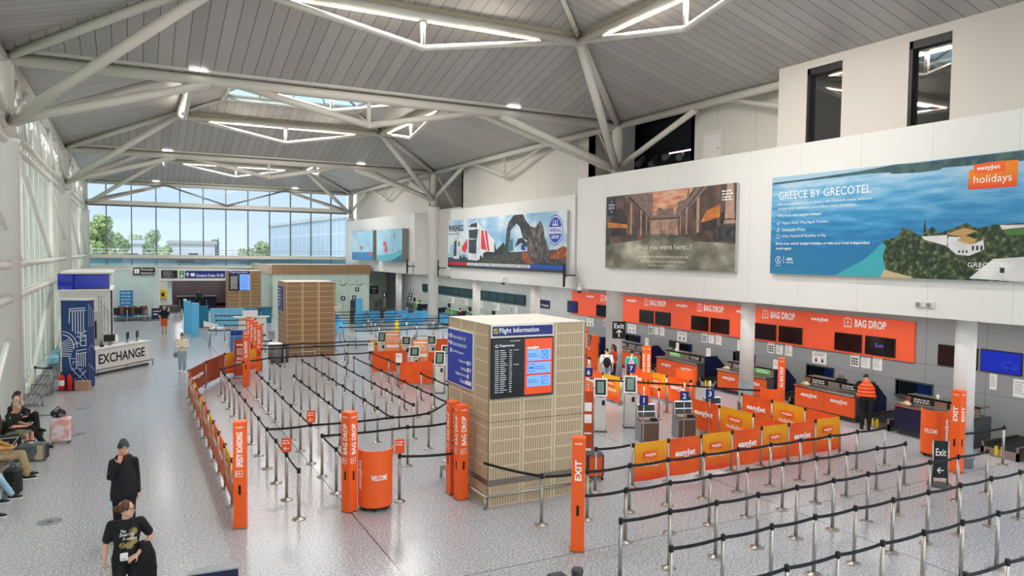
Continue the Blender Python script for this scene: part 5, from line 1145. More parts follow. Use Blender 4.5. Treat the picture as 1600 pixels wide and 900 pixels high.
def post_sign(x, y, label, body=None, h0=1.02, rz=-10, m=None, w_=.2, hh=.3, arrow=True):
    t = thing('post_sign', label, 'sign', (x, y, h0), R(rz), 'small signs on belt posts'); b = MB(); b.box(-w_/2,w_/2,-.012,.0,0,hh,c=.004); s = b.build('plate', m or M['red'] if m else M['oranged'], t)
    F1 = Face((0,-.013,0),(1,0,0)); b = MB(); dashes(b, F1, -w_*.38, hh*.8, w_*.7, .03, rnd, .002); dashes(b, F1, -w_*.38, hh*.62, w_*.7, .035, rnd, .002)
    if arrow: stroke(b, F1, [(-.05,hh*.25),(.05,hh*.25)], .014, .002); stroke(b, F1, [(-.02,hh*.36),(-.05,hh*.25),(-.02,hh*.14)], .014, .002)
    b.build('print', WT if not m else M['ink'], s)
post_sign(2.88, 15.72, 'small orange arrow sign on the second nearest post of the left queue'); post_sign(3.92, 18.2, 'small orange sign on a post on the front cross belt'); post_sign(4.98, 14.62, 'small orange notice on the post right of the welcome drum', arrow=False)
for x, y, lb_ in ((9.13, 26.95, 'white notice on a post beside the nearer orange banner'), (9.13, 30.62, 'white notice on the post left of the farther orange banner')): post_sign(x, y, lb_, None, 1.02, -15, M['paper'], .24, .36, False)
# black EXIT stand in the right queue and black hanging exit signs
t = thing('exit_stand', 'black free-standing Exit sign with arrow beside the right exit totem', 'sign stand', (16.55, 10.35, 0), R(-40)); b = MB(); b.lathe([(.26,0),(.26,.03),(.1,.05)], n=24); b.build('base', M['dgrey'], t)
b = MB(); b.tube((-.16,0,.04),(-.16,0,1.05),.022,8); b.tube((.16,0,.04),(.16,0,1.05),.022,8); b.build('frame', M['steel'], t); b = MB(); b.box(-.14,.14,-.02,.02,.18,1.04,c=.006); s = b.build('panel', M['black'], t)
F1 = Face((0,-.021,0),(1,0,0)); b = MB(); text(b, F1, 'Exit', 0, .78, .22, .17, .002, .01); b.build('lettering', WT, s); b = MB(); stroke(b, F1, [(-.06,.36),(.06,.36)], .025, .003); stroke(b, F1, [(-.01,.42),(-.06,.36),(-.01,.30)], .025, .003); b.build('arrow', WT, s)
t = thing('exit_sign', 'black Exit sign with an up arrow on the tall tree column', 'sign', (18.36, 25.50, 1.72), R(-38)); b = MB(); b.box(-.28,.28,-.04,.0,0,.72); s = b.build('plate', M['black'], t); F1 = Face((0,-.041,0),(1,0,0)); b = MB(); text(b, F1, 'Exit', 0, .54, .42, .22, .002, .012); b.build('lettering', WT, s); b = MB(); stroke(b, F1, [(0,.08),(0,.36)], .04, .003); stroke(b, F1, [(-.1,.26),(0,.36),(.1,.26)], .04, .003); b.build('arrow', WT, s)
t = thing('litter_bin', 'grey wheeled case behind the exit totem', 'case', (9.6, 14.2, 0), R(-25)); t.name = 'grey_case'
b = MB(); b.box(-.2,.2,-.15,.15,.06,.62,c=.04); b.build('shell', M['dgrey'], t); b = MB(); b.box(-.15,.15,-.16,-.15,.1,.56); b.build('front_board', M['oranged'], t)
for x_ in (-.16,.16):
    b = MB(); b.ball((x_,-.12,.035),.035,8,6); b.build('castor', M['black'], t)
t = thing('black_hoarding', 'black covered trolley with luggage behind the orange totem by the slatted block', 'trolley', (13.9, 22.9, 0), R(-20)); t.name = 'covered_trolley'
b = MB(); b.box(-.3,.3,-.3,.3,.12,.95,c=.08); b.build('cover', M['black'], t)
for x_ in (-.24,.24):
    b = MB(); b.ball((x_,-.24,.06),.06,8,6); b.build('wheel', M['dgrey'], t)
# ================================================================= exchange booth on the left
mnavy = mat('mural_navy', '103A78', .45); mnavy2 = mat('mural_navy_side', '0C1B45', .45)
t = thing('mural_tower', 'dark blue advertising tower with white line drawings beside the exchange desk', 'tower', (-1.87, 32.03, 0), R(-24))
b = MB(); b.box(-.48,.48,0,.5,0,3.30,c=.006); b.build('body', mnavy, t)
b = MB(); b.box(-.50,.50,-.02,.52,3.30,3.36); b.build('cap', M['white'], t)
b = MB(); b.box(-.50,-.47,-.03,.0,0,3.3); b.build('edge_trim', M['white'], t)
fc = Face((-.48,-.004,0), (1,0,0)); L = mat('mural_line', 'E4E9F2', .5); wl_ = .03
b = MB()
for pts in ([(.30,2.45),(.32,2.98),(.88,3.02)], [(.36,2.9),(.90,2.94)], [(.42,2.15),(.42,2.88)], [(.52,2.05),(.52,2.88)], [(.62,2.02),(.62,2.9)], [(.72,2.02),(.72,2.92)], [(.82,2.1),(.82,2.93)]): stroke(b, fc, pts, wl_, .003)
b.build('column_drawing', L, t)
b = MB(); stroke(b, fc, arc(.0,1.55,.46,-8,82,14), .035, .003); stroke(b, fc, arc(.0,1.55,.58,-2,85,14), .03, .003)
for k in range(7):
    a0 = 8+k*11; stroke(b, fc, [(0,1.55+.06*k-.2),(.44*math.cos(R(a0-30)),1.55+.44*math.sin(R(a0-30)))], .022, .003)
stroke(b, fc, [(0,1.28),(.36,1.28)], .03, .003); stroke(b, fc, [(0,1.2),(.36,1.2)], .03, .003); b.build('arch_drawing', L, t)
b = MB()
for k in range(5): stroke(b, fc, [(.30+.12*k,1.12-.13*k),(.52+.09*k,1.10-.13*k)], .022, .003); stroke(b, fc, [(.30+.12*k,1.12-.13*k),(.30+.12*k,1.02-.13*k)], .022, .003)
stroke(b, fc, [(.28,1.15),(.34,.78),(.52,.55),(.88,.22)], .025, .003); stroke(b, fc, [(.36,.7),(.62,.75),(.93,.30)], .02, .003); stroke(b, fc, [(.6,.36),(.9,.68)], .02, .003); b.build('stair_drawing', L, t)
b = MB()
for pts in ([(.55,1.28),(.92,1.35)], [(.55,1.40),(.92,1.47)], [(.55,1.35),(.55,.8)], [(.63,1.28),(.63,.85)], [(.71,1.29),(.71,.82)], [(.79,1.3),(.79,.80)], [(.87,1.31),(.87,.82)], [(.70,2.0),(.70,1.6),(.90,1.6),(.90,2.0),(.70,2.0)], [(.70,1.8),(.90,1.8)], [(.6,2.12),(.75,2.06),(.92,2.16)], [(.56,1.95),(.72,1.9),(.9,1.98)], [(.45,1.62),(.58,1.72),(.66,1.68)]): stroke(b, fc, pts, wl_, .003)
b.build('facade_drawing', L, t)
fe = Face((.484,0,0), (0,1,0)); b = MB()
for k in range(3): stroke(b, fe, [(.08+.15*k,2.3),(.08+.15*k,3.1-.12*k)], .02, .003)
stroke(b, fe, [(.06,3.15),(.46,2.8)], .02, .003); stroke(b, fe, arc(.25,1.4,.18,0,180,10), .02, .003); stroke(b, fe, [(.06,.9),(.45,.6)], .02, .003); b.build('side_drawing', L, t)
t = thing('exchange_cabin', 'white exchange cabin with a grey door below the dark blue screen', 'cabin', (-1.72, 36.95, 0))
wall = mat('cabin_white', 'DCDAD6', .4)
b = MB(); b.box(-.85,.98,0,4.6,0,3.42); b.build('wall', wall, t)
b = MB(); b.box(-.9,1.06,-.12,4.7,4.16,4.24); b.box(-.9,1.06,-.12,4.7,3.42,3.48); b.build('roof', M['white'], t)
b = MB(); b.box(-.42,.92,-.1,0,3.5,4.14,c=.01); s = b.build('screen', M['black'], t); b = MB(); b.box(-.40,.90,-.105,-.1,3.53,4.11); b.build('display', mat('screen_deepblue', '0C1F8C', .15, 0, .35), s)
b = MB(); b.add([(-1.08,.62,3.45),(-.46,-.08,3.45),(-.46,-.08,4.15),(-1.08,.62,4.15),(-1.0,.7,3.45),(-.4,.0,3.45),(-.4,.0,4.15),(-1.0,.7,4.15)], [(0,1,2,3),(4,7,6,5),(0,4,5,1),(3,2,6,7),(0,3,7,4),(1,5,6,2)]); b.build('side_screen', mat('screen_deepblue2', '10249C', .2, 0, .25), t)
b = MB(); b.box(-.38,.92,-.06,4.5,3.48,4.16); b.build('upper_box', wall, t)
b = MB(); b.box(.28,.66,-.03,0,.02,2.5,c=.004); d_ = b.build('door', mat('door_grey', 'B9B8B6', .4), t); b = MB(); b.box(.33,.41,-.035,-.03,1.3,2.1); b.build('glass_strip', M['black'], d_); b = MB(); b.ball((.6,-.06,1.1),.03,8,6); b.build('handle', M['steel'], d_)
b = MB(); fc = Face((-1.0,-.003,0),(1,0,0))
for pts in ([(1.5,2.2),(1.5,3.2)], [(1.6,2.1),(1.6,3.1)], [(1.72,1.6),(1.72,2.9)], [(1.84,1.2),(1.84,2.6)], [(1.5,3.0),(1.95,2.3)], [(1.5,2.75),(1.95,2.0)], [(1.45,3.15),(1.75,3.15)]): stroke(b, fc, pts, .018, .003)
b.build('line_drawing', mat('mural_grey', '77757A', .5), t)
b = MB(); b.box(.96,1.02,.0,.3,0,3.42); b.build('dark_post', M['black'], t)
ang = math.atan2(2.55, 2.09)
t = thing('exchange_desk', 'white counter with big black letters EXCHANGE', 'desk', (-.275, 35.92, 0), ang)
b = MB(); b.box(-1.65,1.65,0,.6,.12,1.08,c=.006); b.build('body', mat('desk_white', 'E6E1DB', .35), t); b = MB(); b.box(-1.62,1.62,.03,.6,0,.12); b.build('plinth', M['dgrey'], t)
b = MB(); b.box(-1.70,1.70,-.05,.66,1.08,1.12,c=.006); b.build('top', M['white'], t)
b = MB(); text(b, Face((0,-.002,0),(1,0,0)), 'EXCHANGE', -.06, .66, 2.75, .42, .003, .022); b.build('lettering', M['black'], t)
b = MB(); b.tube((-1.7,-.14,.26),(1.7,-.14,.26),.025,8); [b.tube((x,-.14,.0),(x,-.14,.26),.02,8) for x in (-1.65,0,1.65)]; b.build('kick_rail', M['steeld'], t)
b = MB(); b.prism([(-.05,.12),(.6,.12),(.6,1.5),(.1,1.5),(-.05,1.08)], (-1.66,0,0), (0,1,0), (0,0,1), .05); b.build('end_panel', M['black'], t)
def pc(lx, ly, label, kind):
    q = Matrix.Rotation(ang, 4, 'Z') @ V((lx, ly, 0)); o = thing('monitor' if kind != 'r' else 'card_terminal', label, 'monitor' if kind != 'r' else 'terminal', (-.275+q.x, 35.92+q.y, 1.12), ang+{'m':.5,'n':-.7,'r':0}[kind], 'equipment on the exchange desk')
    if kind == 'r': b = MB(); b.box(-.05,.05,-.06,.06,0,.08); b.build('base', M['black'], o); b = MB(); b.box(-.05,.05,.02,.05,.07,.26,c=.01); b.build('keypad', M['dgrey'], o); return
    b = MB(); b.box(-.22,.22,-.02,.02,.16,.46,c=.008); b.build('screen', M['black'], o); b = MB(); b.tube((0,.02,.01),(0,.02,.2),.02,8); b.box(-.1,.1,-.06,.1,0,.012); b.build('stand', M['dgrey'], o)
pc(-.9, .3, 'black card reader at the near end of the exchange desk', 'r'); pc(-.35, .4, 'black monitor turned sideways on the exchange desk', 'n'); pc(.75, .4, 'black monitor turned towards the hall on the exchange desk', 'm'); pc(1.35, .4, 'small black monitor at the far end of the exchange desk', 'm')
q = Matrix.Rotation(ang, 4, 'Z') @ V((0,.42,0)); t = thing('desktop_screen', 'white backed screen on the exchange desk', 'screen', (-.275+q.x, 35.92+q.y, 1.12), ang-.4); b = MB(); b.box(-.14,.14,-.015,.015,.1,.42,c=.006); b.build('panel', M['paper'], t); b = MB(); b.tube((0,0,0),(0,0,.15),.02,8); b.build('stand', M['steel'], t)
# extinguishers, box, stand
t = thing('extinguisher_stand', 'grey stand holding two fire extinguishers at the foot of the blue tower', 'stand', (-2.12, 31.55, 0), R(-24)); b = MB(); b.box(-.30,.30,-.16,.16,0,.03,c=.006); b.build('base', M['steeld'], t); b = MB(); b.box(-.28,.28,.10,.14,.03,.42); b.build('back_plate', mat('stand_grey', '7F817C', .5), t)
for k, (x, r, lb_) in enumerate(((-.15,.105,'red fire extinguisher with a large white label, left one on the stand'), (.14,.075,'slim red fire extinguisher, right one on the stand'))):
    q = Matrix.Rotation(R(-24), 4, 'Z') @ V((x,-.03,0)); t = thing('fire_extinguisher', lb_, 'fire extinguisher', (-2.12+q.x, 31.55+q.y, .03), R(-20), 'fire extinguishers')
    b = MB(); b.lathe([(r*.95,0),(r,.02),(r,.46),(r*.8,.52),(.03,.56),(.03,.6)], n=18); b.build('cylinder', M['red'], t)
    b = MB(); b.lathe([(r+.002,.16),(r+.002,.36)], n=18, a0=190, a1=350, cap=False); b.build('label_band', M['paper'], t) if k == 0 else None
    b = MB(); b.box(-.02,.02,-.09,.03,.6,.63); b.box(-.02,.02,-.08,.02,.65,.67); b.build('handle', M['black'], t); b = MB(); b.path([(0.03,0,.6),(r+.05,0,.55),(r+.06,0,.3),(r+.03,-.01,.12)], .014, 6); b.build('hose', M['black'], t)
t = thing('cardboard_box', 'brown cardboard box at the foot of the blue tower', 'box', (-1.58, 31.42, 0), R(-24)); b = MB(); b.box(-.24,.24,-.13,.13,0,.34,c=.004); b.build('carton', mat('carton', 'B98F77', .8), t); b = MB(); b.box(-.24,.24,-.02,.02,.34,.343); b.build('tape', M['wood'], t)
post(-3.05, 31.2, 'steel barrier post against the side glazing behind the bench', 'steel posts beside the side glazing', [(-2.53, 30.9)]); post(-2.53, 30.9, 'steel barrier post left of the fire extinguishers', 'steel posts beside the side glazing')
# benches along the side glazing
def bench(y, label, L_=3.9):
    t = thing('steel_bench', label, 'bench', (-2.82, y, 0), 0, 'steel benches along the side glazing')
    for k in range(4): b = MB(); b.box(-.24+.13*k, -.16+.13*k, -L_/2, L_/2, .41, .44, c=.004); b.build('seat_bar', mat('bench_steel', '8E9092', .35, .8), t)
    for s in (-L_/2+.1, 0, L_/2-.1): b = MB(); b.box(-.26,.28,s-.025,s+.025,.36,.41); b.tube((.2,s,.0),(.2,s,.37),.025,8); b.tube((-.2,s,0),(-.2,s,.37),.025,8); b.box(-.26,.28,s-.04,s+.04,0,.02); b.build('leg', M['steel'], t)
    for s in (-L_/4, L_/4): b = MB(); b.path([(.24,s,.43),(.24,s,.58),(-.2,s,.58),(-.2,s,.43)], .014, 6); b.build('arm_rest', M['steeld'], t)
for k, y in enumerate((28.7, 32.65, 36.6, 40.55, 44.5)): bench(y, 'steel slatted bench along the side glazing, %s from the near end' % ORD[k])
mseat = mat('seat_brown', '6A5A52', .6)
for k in range(10):
    y = 16.2 + .72*k
    t = thing('waiting_seat', 'brown padded seat in the row under the waiting passengers, %s from the near end' % ORD[k], 'seat', (-2.74, y, 0), 0, 'padded waiting seats')
    b = MB(); b.box(-.24,.26,-.27,.27,.38,.46,c=.03); b.build('cushion', mseat, t); b = MB(); b.prism([(-.24,.44),(-.18,.42),(-.30,.98),(-.36,.96)], (0,.26,0), (1,0,0), (0,0,1), .52) if False else b.prism([(-.24,.44),(-.17,.44),(-.29,.95),(-.35,.95)], (0,-.26,0), (1,0,0), (0,0,1), .52); b.build('backrest', mseat, t)
    b = MB(); b.box(-.2,.22,-.03,.03,.32,.38); b.tube((.0,0,0),(0,0,.34),.03,8); b.box(-.25,.25,-.04,.04,0,.025); b.build('leg', M['steel'], t)
for k, (x, y, lb_) in enumerate(((-1.42, 27.8, 'flat grey floor disc nearest the exchange desk'), (-1.4, 16.36, 'flat grey floor disc left of the beanie wearer'), (-1.34, 23.9, 'flat grey floor disc beside the pink suitcase'))):
    t = thing('floor_disc', lb_, 'floor cover', (x, y, 0), 0, 'round floor covers'); b = MB(); b.lathe([(.21,0),(.21,.004),(.20,.006)], n=28); b.build('plate', mat('disc_grey', '8A8A8E', .5, .1), t); b = MB(); b.lathe([(.05,.006),(.05,.009)], n=14); b.build('lifting_ring', M['steeld'], t)
b = MB(); b.box(-2.75,-1.95,26.95,27.08,0,.012); tag(b.build('floor_strip', M['steeld']), 'dark metal strip on the floor behind the pink suitcase', 'floor strip')
# luggage
pm = mat('marble_pink', 'F0D8D6', .35); g = NG(pm); g.xyz(); f = g.noise(3.2, 6); f2 = g.noise(2.1, 4); g.col(g.mix(g.math('MULTIPLY', g.math('SUBTRACT', 1.0, g.math('MINIMUM', g.math('MULTIPLY', g.math('ABSOLUTE', g.math('SUBTRACT', f, .5)), 9.0), 1.0)), .9), g.ramp(f2, (.35, 'E9DDE6'), (.65, 'F6E6E2')), lin('E59A90')))
t = thing('suitcase', 'pink marbled hard suitcase standing beside the seated passengers', 'suitcase', (-1.68, 22.98, 0), R(-8)); b = MB(); b.box(-.25,.25,-.14,.14,.05,.70,c=.05); b.build('shell', pm, t); b = MB(); b.box(.243,.253,-.03,.03,.1,.66); b.box(-.253,-.243,-.03,.03,.1,.66); b.build('zip_band', mat('suitcase_trim', 'B4474E', .5), t)
pk_ = mat('handle_pink', 'E9A7A2', .4); b = MB(); b.path([(-.10,.06,.68),(-.10,.06,1.0),(.10,.06,1.0),(.10,.06,.68)], .013, 8); b.build('pull_handle', pk_, t)
for x in (-.19,.19):
    for y in (-.09,.09): b = MB(); b.tube((x-.012,y,.03),(x+.012,y,.03),.03,10); b.tube((x,y,.03),(x,y,.07),.012,6); b.build('wheel', M['black'], t)
t = thing('shoulder_bag', 'black and grey patterned bag propped on the pink suitcase', 'bag', (-1.70, 22.86+.1, .70), R(-8)); b = MB(); b.ball((-.04,-.02,.12),.15,16,10,0,(1.25,.75,.8)); b.build('body', noisy('bag_pattern', '18181A', '8A8A8C', 9, .6, detail=1, lo=.55, hi=.6), t); b = MB(); b.path([(-.14,-.02,.2),(-.05,-.02,.3),(.06,-.02,.2)], .012, 6); b.build('strap', M['black'], t)
gm = noisy('holdall_grey', '55605F', '6C7573', 5, .7, bump=.2)
t = thing('holdall', 'grey holdall with a beige patch lying on the floor before the older man', 'holdall', (-2.2, 21.4, 0), R(-14)); b = MB(); b.box(-.35,.35,-.17,.17,.0,.43,c=.06); b.build('body', gm, t); b = MB(); b.prism([(.12,.1),(.17,.03),(.30,.04),(.31,.38),(.18,.40),(.19,.22)], (0,-.172,0), (1,0,0), (0,0,1), .012); b.build('beige_patch', mat('patch_beige', 'C3AD8F', .7), t)
b = MB(); b.path([(-.12,-.05,.42),(-.1,-.05,.49),(.08,-.05,.49),(.1,-.05,.42)], .014, 6); b.build('carry_handle', M['black'], t); b = MB(); b.box(-.02,.10,-.08,.02,.435,.45); b.build('luggage_tag', M['paper'], t); b = MB(); b.box(.353,.36,-.1,.1,.05,.4); b.build('end_panel', M['black'], t)
t = thing('backpack', 'black backpack standing on the floor in front of the tan trousers', 'backpack', (-2.24, 18.55, 0), R(-20)); b = MB(); b.box(-.16,.16,-.13,.13,.0,.58,c=.07); b.build('body', noisy('pack_black', '141416', '242426', 6, .65, bump=.3), t); b = MB(); b.box(-.12,.12,-.18,-.12,.06,.30,c=.03); b.build('front_pocket', M['black'], t); b = MB(); b.path([(-.05,0,.56),(-.04,0,.63),(.04,0,.63),(.05,0,.56)], .012, 6); b.build('top_handle', M['black'], t)
for x in (-.08,.08): b = MB(); b.box(x-.008,x+.008,-.186,-.18,.18,.21); b.build('buckle', M['chrome'], t)
t = thing('sports_bag', 'black sports bag with white piping beside the older man', 'bag', (-2.62, 21.15, .46), R(10)); b = MB(); b.box(-.24,.24,-.14,.14,.0,.26,c=.06); b.build('body', M['black'], t); fc = Face((0,-.141,0),(1,0,0)); b = MB(); stroke(b, fc, [(-.2,.04),(-.2,.22),(.18,.22),(.05,.03)], .014, .003); stroke(b, fc, [(-.12,.04),(-.02,.14)], .012, .003); b.build('piping', M['white'], t)
for x, y, lb_, mc in ((-2.85, 35.6, 'light blue bag on the bench beside the side glazing', 'bag_skyblue'), (-2.85, 37.8, 'second light blue bag farther along the bench', 'bag_skyblue')):
    t = thing('bag', lb_, 'bag', (x, y, .44), 0, 'light blue bags on the bench'); b = MB(); b.box(-.2,.2,-.3,.3,0,.4,c=.1); b.build('body', mat(mc, '8EC4DC', .6), t); b = MB(); b.path([(0,-.12,.38),(0,-.1,.5),(0,.1,.5),(0,.12,.38)], .015, 6); b.build('handle', mat(mc, '8EC4DC', .6), t)
# objects cut by the lower edge of the photo
t = thing('navy_board', 'dark navy board with grey top edge cut by the bottom of the photo', 'sign board', (.92, 10.05, 0), R(-4)); b = MB(); b.box(-.30,.30,-.05,.10,.05,1.08,c=.005); b.build('panel', M['navy'], t); b = MB(); b.box(-.30,.30,-.05,.10,1.08,1.10); b.build('top_edge', mat('edge_grey', 'A6A6AA', .4), t); b = MB(); b.box(-.36,.36,-.16,.2,0,.05); b.build('foot', M['dgrey'], t)
t = thing('round_post', 'short dark grey round post cut by the bottom of the photo', 'post', (5.5, 8.52, 0)); b = MB(); b.lathe([(.08,0),(.08,.78),(.085,.79),(.085,.83),(.075,.845)], n=20); b.build('shaft', mat('post_grey', '3C4048', .4), t); b = MB(); b.lathe([(.2,0),(.2,.02)], n=24); b.build('foot', M['dgrey'], t)
t = thing('dark_case', 'dark grey rounded object beside the short round post at the bottom', 'case', (5.18, 8.55, 0)); b = MB(); b.box(-.17,.17,-.12,.12,.0,.82,c=.07); b.build('body', mat('post_grey', '3C4048', .4), t)
# ================================================================= far end of the hall
mint = mat('mint_panel', 'D3E4D6', .3); g = NG(mint); X, Y, Z = g.xyz(); g.col(g.mix(g.math('MULTIPLY', g.line(X, 1.02, .03, .4), .5), lin('D3E4D6'), lin('7E9188')))
tf = mat('timber_fascia', 'A5805C', .55); g = NG(tf); X, Y, Z = g.xyz(); g.col(g.mix(g.math('MULTIPLY', g.line(X, 1.02, .03, .4), .6), g.mix(g.noise(3, 3), lin('9C7753'), lin('B08B66')), lin('6B5238')))
mb = MB(); mb.box(9.95, 17.7, 60, 60.15, 0, 3.5); mb.box(9.95, 10.1, 60.15, 69.3, 0, 3.5); struct('wall_shop', mb, mint, 'pale green shop wall under the timber fascia')
mb = MB(); mb.box(9.9, 17.8, 59.9, 60.2, 3.48, 4.22); struct('trim_1', mb, tf, 'brown timber fascia of the pale green shop')
mb = MB(); mb.box(9.75, 9.9, 60, 69.3, 3.48, 4.22); struct('trim_2', mb, mat('fascia_pale', 'D8C3AE', .5))
mb = MB(); mb.box(9.9, 17.8, 60.2, 69.3, 4.1, 4.15); mb.box(17.6, 17.75, 60.15, 62, 0, 3.5); struct('ceiling_shop', mb, M['cream'])
mb = MB(); mb.box(18.2, 24, 68.8, 69.0, 0, 3.75); struct('wall_far', mb, mint); mb = MB(); mb.box(22.2, 24, 62, 62.2, 0, 3.75); struct('wall_recess', mb, M['cream'])
t = thing('smile_logo', 'row of faint grey curved smile logos on the pale green shop wall', 'logo', (14.6, 59.99, 2.5)); fc = SO((0,0,0))
for k, x in enumerate((-.6, .9, 2.3)):
    b = MB(); stroke(b, fc, arc(x, .3, .28, 200, 350, 10), .07, .003); stroke(b, fc, [(x-.32,.32),(x-.22,.42)], .07, .003); dashes(b, fc, x+.5, .1, .45, .16, rnd, .003); b.build('curve', mat('logo_grey', 'A9B4AE', .5), t)
# header and entrance
t = thing('entrance_sign', 'white header with blue check-in desks sign above the far entrance', 'sign', (4.8, 68.9, 2.65)); b = MB(); b.box(-2.7,2.75,-.15,0,0,1.05,c=.01); b.build('header', M['white'], t); fc = SO((0,-.152,0))
b = MB(); rect(b, fc, -.62, 2.6, .22, .86, 0, .02); s = b.build('blue_panel', M['blue'], t); b = MB(); text(b, fc, 'Check-in Desks 33-58', 1.35, .46, 2.2, .26, .024, .012); b.build('lettering', WT, s); b = MB(); stroke(b, fc, [(-.42,.36),(-.42,.68)], .07, .024); stroke(b, fc, [(-.56,.54),(-.42,.68),(-.28,.54)], .07, .024); rect(b, fc, -.16,.14,.38,.66,.02,.024); b.build('symbols', WT, s)
b = MB(); rect(b, fc, -1.05,-.7,.22,.86,0,.02); s = b.build('green_panel', M['green'], t); b = MB(); rect(b, fc, -.97,-.78,.3,.5,.02,.024); stroke(b, fc, [(-.88,.58),(-.88,.78)], .06, .024); b.build('symbols', WT, s)
b = MB(); rect(b, fc, -2.45,-1.2,.22,.9,0,.02); s = b.build('black_panel', M['black'], t); b = MB(); [dashes(b, fc, -2.3, .78-.08*k, rnd.uniform(.4,1.0), .03, rnd, .024) for k in range(7)]; b.build('print', WT, s)
t = thing('assistance_sign', 'black Passenger Assistance sign hanging at the far left', 'sign', (1.0, 64.36, 3.30)); b = MB(); b.box(-.76,.76,-.06,0,0,.56); s = b.build('plate', M['black'], t); fc = SO((0,-.062,0)); b = MB(); text(b, fc, 'Passenger', .22, .40, .92, .2, .003, .012); b.build('lettering', WT, s); b = MB(); text(b, fc, 'Assistance', .24, .15, .98, .17, .003, .012); b.build('lettering', WT, s)
b = MB(); rect(b, fc, -.68,-.34,.1,.46,0,.004); s2 = b.build('symbol_tile', WT, s); b = MB(); stroke(b, fc, arc(-.5,.24,.09,90,380,10), .03, .006); stroke(b, fc, [(-.53,.4),(-.5,.26),(-.42,.26)], .03, .006); b.build('wheelchair_symbol', M['black'], s2); b = MB(); b.box(-.7,.7,0,.08,.1,.4); b.build('bracket', M['steel'], t)
mb = MB()
for x in (-1.2, .1, 1.72, 2.05): mb.box(x-.04, x+.04, 64.4, 64.5, 0, 3.75)
struct('trim_3', mb, M['white']); mb = MB(); mb.box(-2.9, 2.1, 64.44, 64.46, 0, 3.7); struct('window_5', mb, mat('frosted_teal', 'CFE3E3', .25), 'pale teal glass screen at the far left')
mb = MB(); mb.box(-2.95, 2.4, 64.38, 64.5, 3.7, 3.82); struct('trim_4', mb, M['white'])
mb = MB(); mb.box(-1.6, 2.6, 60.6, 64.3, .002, .012); struct('floor_mat', mb, mat('dark_carpet', '6A6C72', .9), 'dark carpet under the far waiting chairs')
for k in range(3):
    x = -.55 + .72*k
    t = thing('lounge_chair', 'brown and black chair at the far end, %s of three' % ['left', 'middle', 'right'][k], 'chair', (x, 61.6, 0), 0, 'brown chairs at the far end'); b = MB(); b.box(-.28,.28,.2,.28,.5,1.05,c=.03); b.build('backrest', mat('chair_brown', '8A5A42', .6), t); b = MB(); b.box(-.28,.28,-.28,.25,.38,.47,c=.03); b.build('seat', M['black'], t)
    for sx in (-.24,.24): b = MB(); b.tube((sx,-.24,0),(sx,-.24,.6),.02,6); b.tube((sx,.22,0),(sx,.22,.6),.02,6); b.tube((sx,-.24,.6),(sx,.22,.6),.025,6); b.build('leg', M['black'], t)
    t = thing('wheelchair', 'black folding wheelchair in front of the brown chairs, %s of three' % ['left', 'middle', 'right'][k], 'wheelchair', (x-.35, 60.9, 0), 0, 'wheelchairs at the far end'); b = MB(); b.box(-.24,.24,-.2,.25,.46,.52,c=.02); b.build('seat', M['black'], t); b = MB(); b.box(-.24,.24,.25,.29,.5,.98,c=.015); b.build('backrest', M['black'], t)
    for sx in (-.29,.29): b = MB(); b.path([(sx,.1+.29*math.cos(R(a)),.30+.29*math.sin(R(a))) for a in range(0,361,24)], .018, 6); b.build('wheel', M['dgrey'], t)
for k, y in enumerate((63.5, 62.4)):
    t = thing('linked_bench', 'grey linked steel seats at the far end, %s row' % ['back', 'front'][k], 'seats', (2.75+.2*k, y, 0), R(20), 'grey linked seats'); b = MB(); b.box(-.7,.7,-.2,.25,.4,.45,c=.01); b.build('seat', M['steeld'], t); b = MB(); b.box(-.7,.7,.22,.28,.48,.95,c=.01); b.build('backrest', M['steeld'], t); b = MB(); b.tube((-.5,0,0),(-.5,0,.4),.03,6); b.tube((.5,0,0),(.5,0,.4),.03,6); b.build('leg', M['steel'], t)
t = thing('pull_up_banner', 'blue pull-up banner with white text at the far glass screen', 'banner stand', (-.25, 63.2, 0)); b = MB(); b.box(-.45,.45,-.02,.02,.08,2.15); s = b.build('sheet', mat('banner_blue', '2E8CC8', .5), t); b = MB(); fc = SO((0,-.021,0)); [dashes(b, fc, -.32, 1.95-.25*k, .6, .09, rnd, .003) for k in range(6)]; b.build('print', WT, s); b = MB(); b.box(-.48,.48,-.12,.12,0,.08,c=.01); b.build('base', M['steel'], t)
t = thing('yellow_cabinet', 'yellow defibrillator cabinet on a beige pillar at the far entrance', 'cabinet', (2.35, 66.0, 0)); b = MB(); b.box(-.35,.35,-.1,.2,0,2.7); b.build('pillar', M['cream'], t); b = MB(); b.box(-.32,.32,-.3,-.1,1.35,2.05,c=.02); s = b.build('box', M['yellow'], t); b = MB(); rect(b, SO((0,-.301,1.65)), -.12,.12,-.14,.16,0,.004); b.build('symbol', M['black'], s)
t = thing('barrier_banner', 'navy banner with white text among the far wheelchairs', 'banner', (1.95, 60.3, 0)); b = MB(); b.box(-.55,.55,-.015,.015,.15,.95); s = b.build('sheet', M['navy'], t); b = MB(); fc = SO((0,-.016,0)); dashes(b, fc, -.45, .72, .8, .09, rnd, .003); dashes(b, fc, -.45, .5, .9, .13, rnd, .003); b.build('print', WT, s)
for sx in (-.6,.6): b = MB(); b.tube((sx,0,0),(sx,0,1.0),.03,8); b.lathe([(.15,0),(.15,.02)], (sx,0,0), 14); b.build('post', M['steel'], t)
for k, (x, y) in enumerate(((-.2, 59.8), (1.0, 59.7), (3.4, 60.0), (4.2, 59.6))): post(x, y, 'distant steel barrier post, %s from the left before the far chairs' % ORD[k], 'far barrier posts', [(1.0, 59.7)] if k == 0 else ([(4.2, 59.6)] if k == 2 else []))
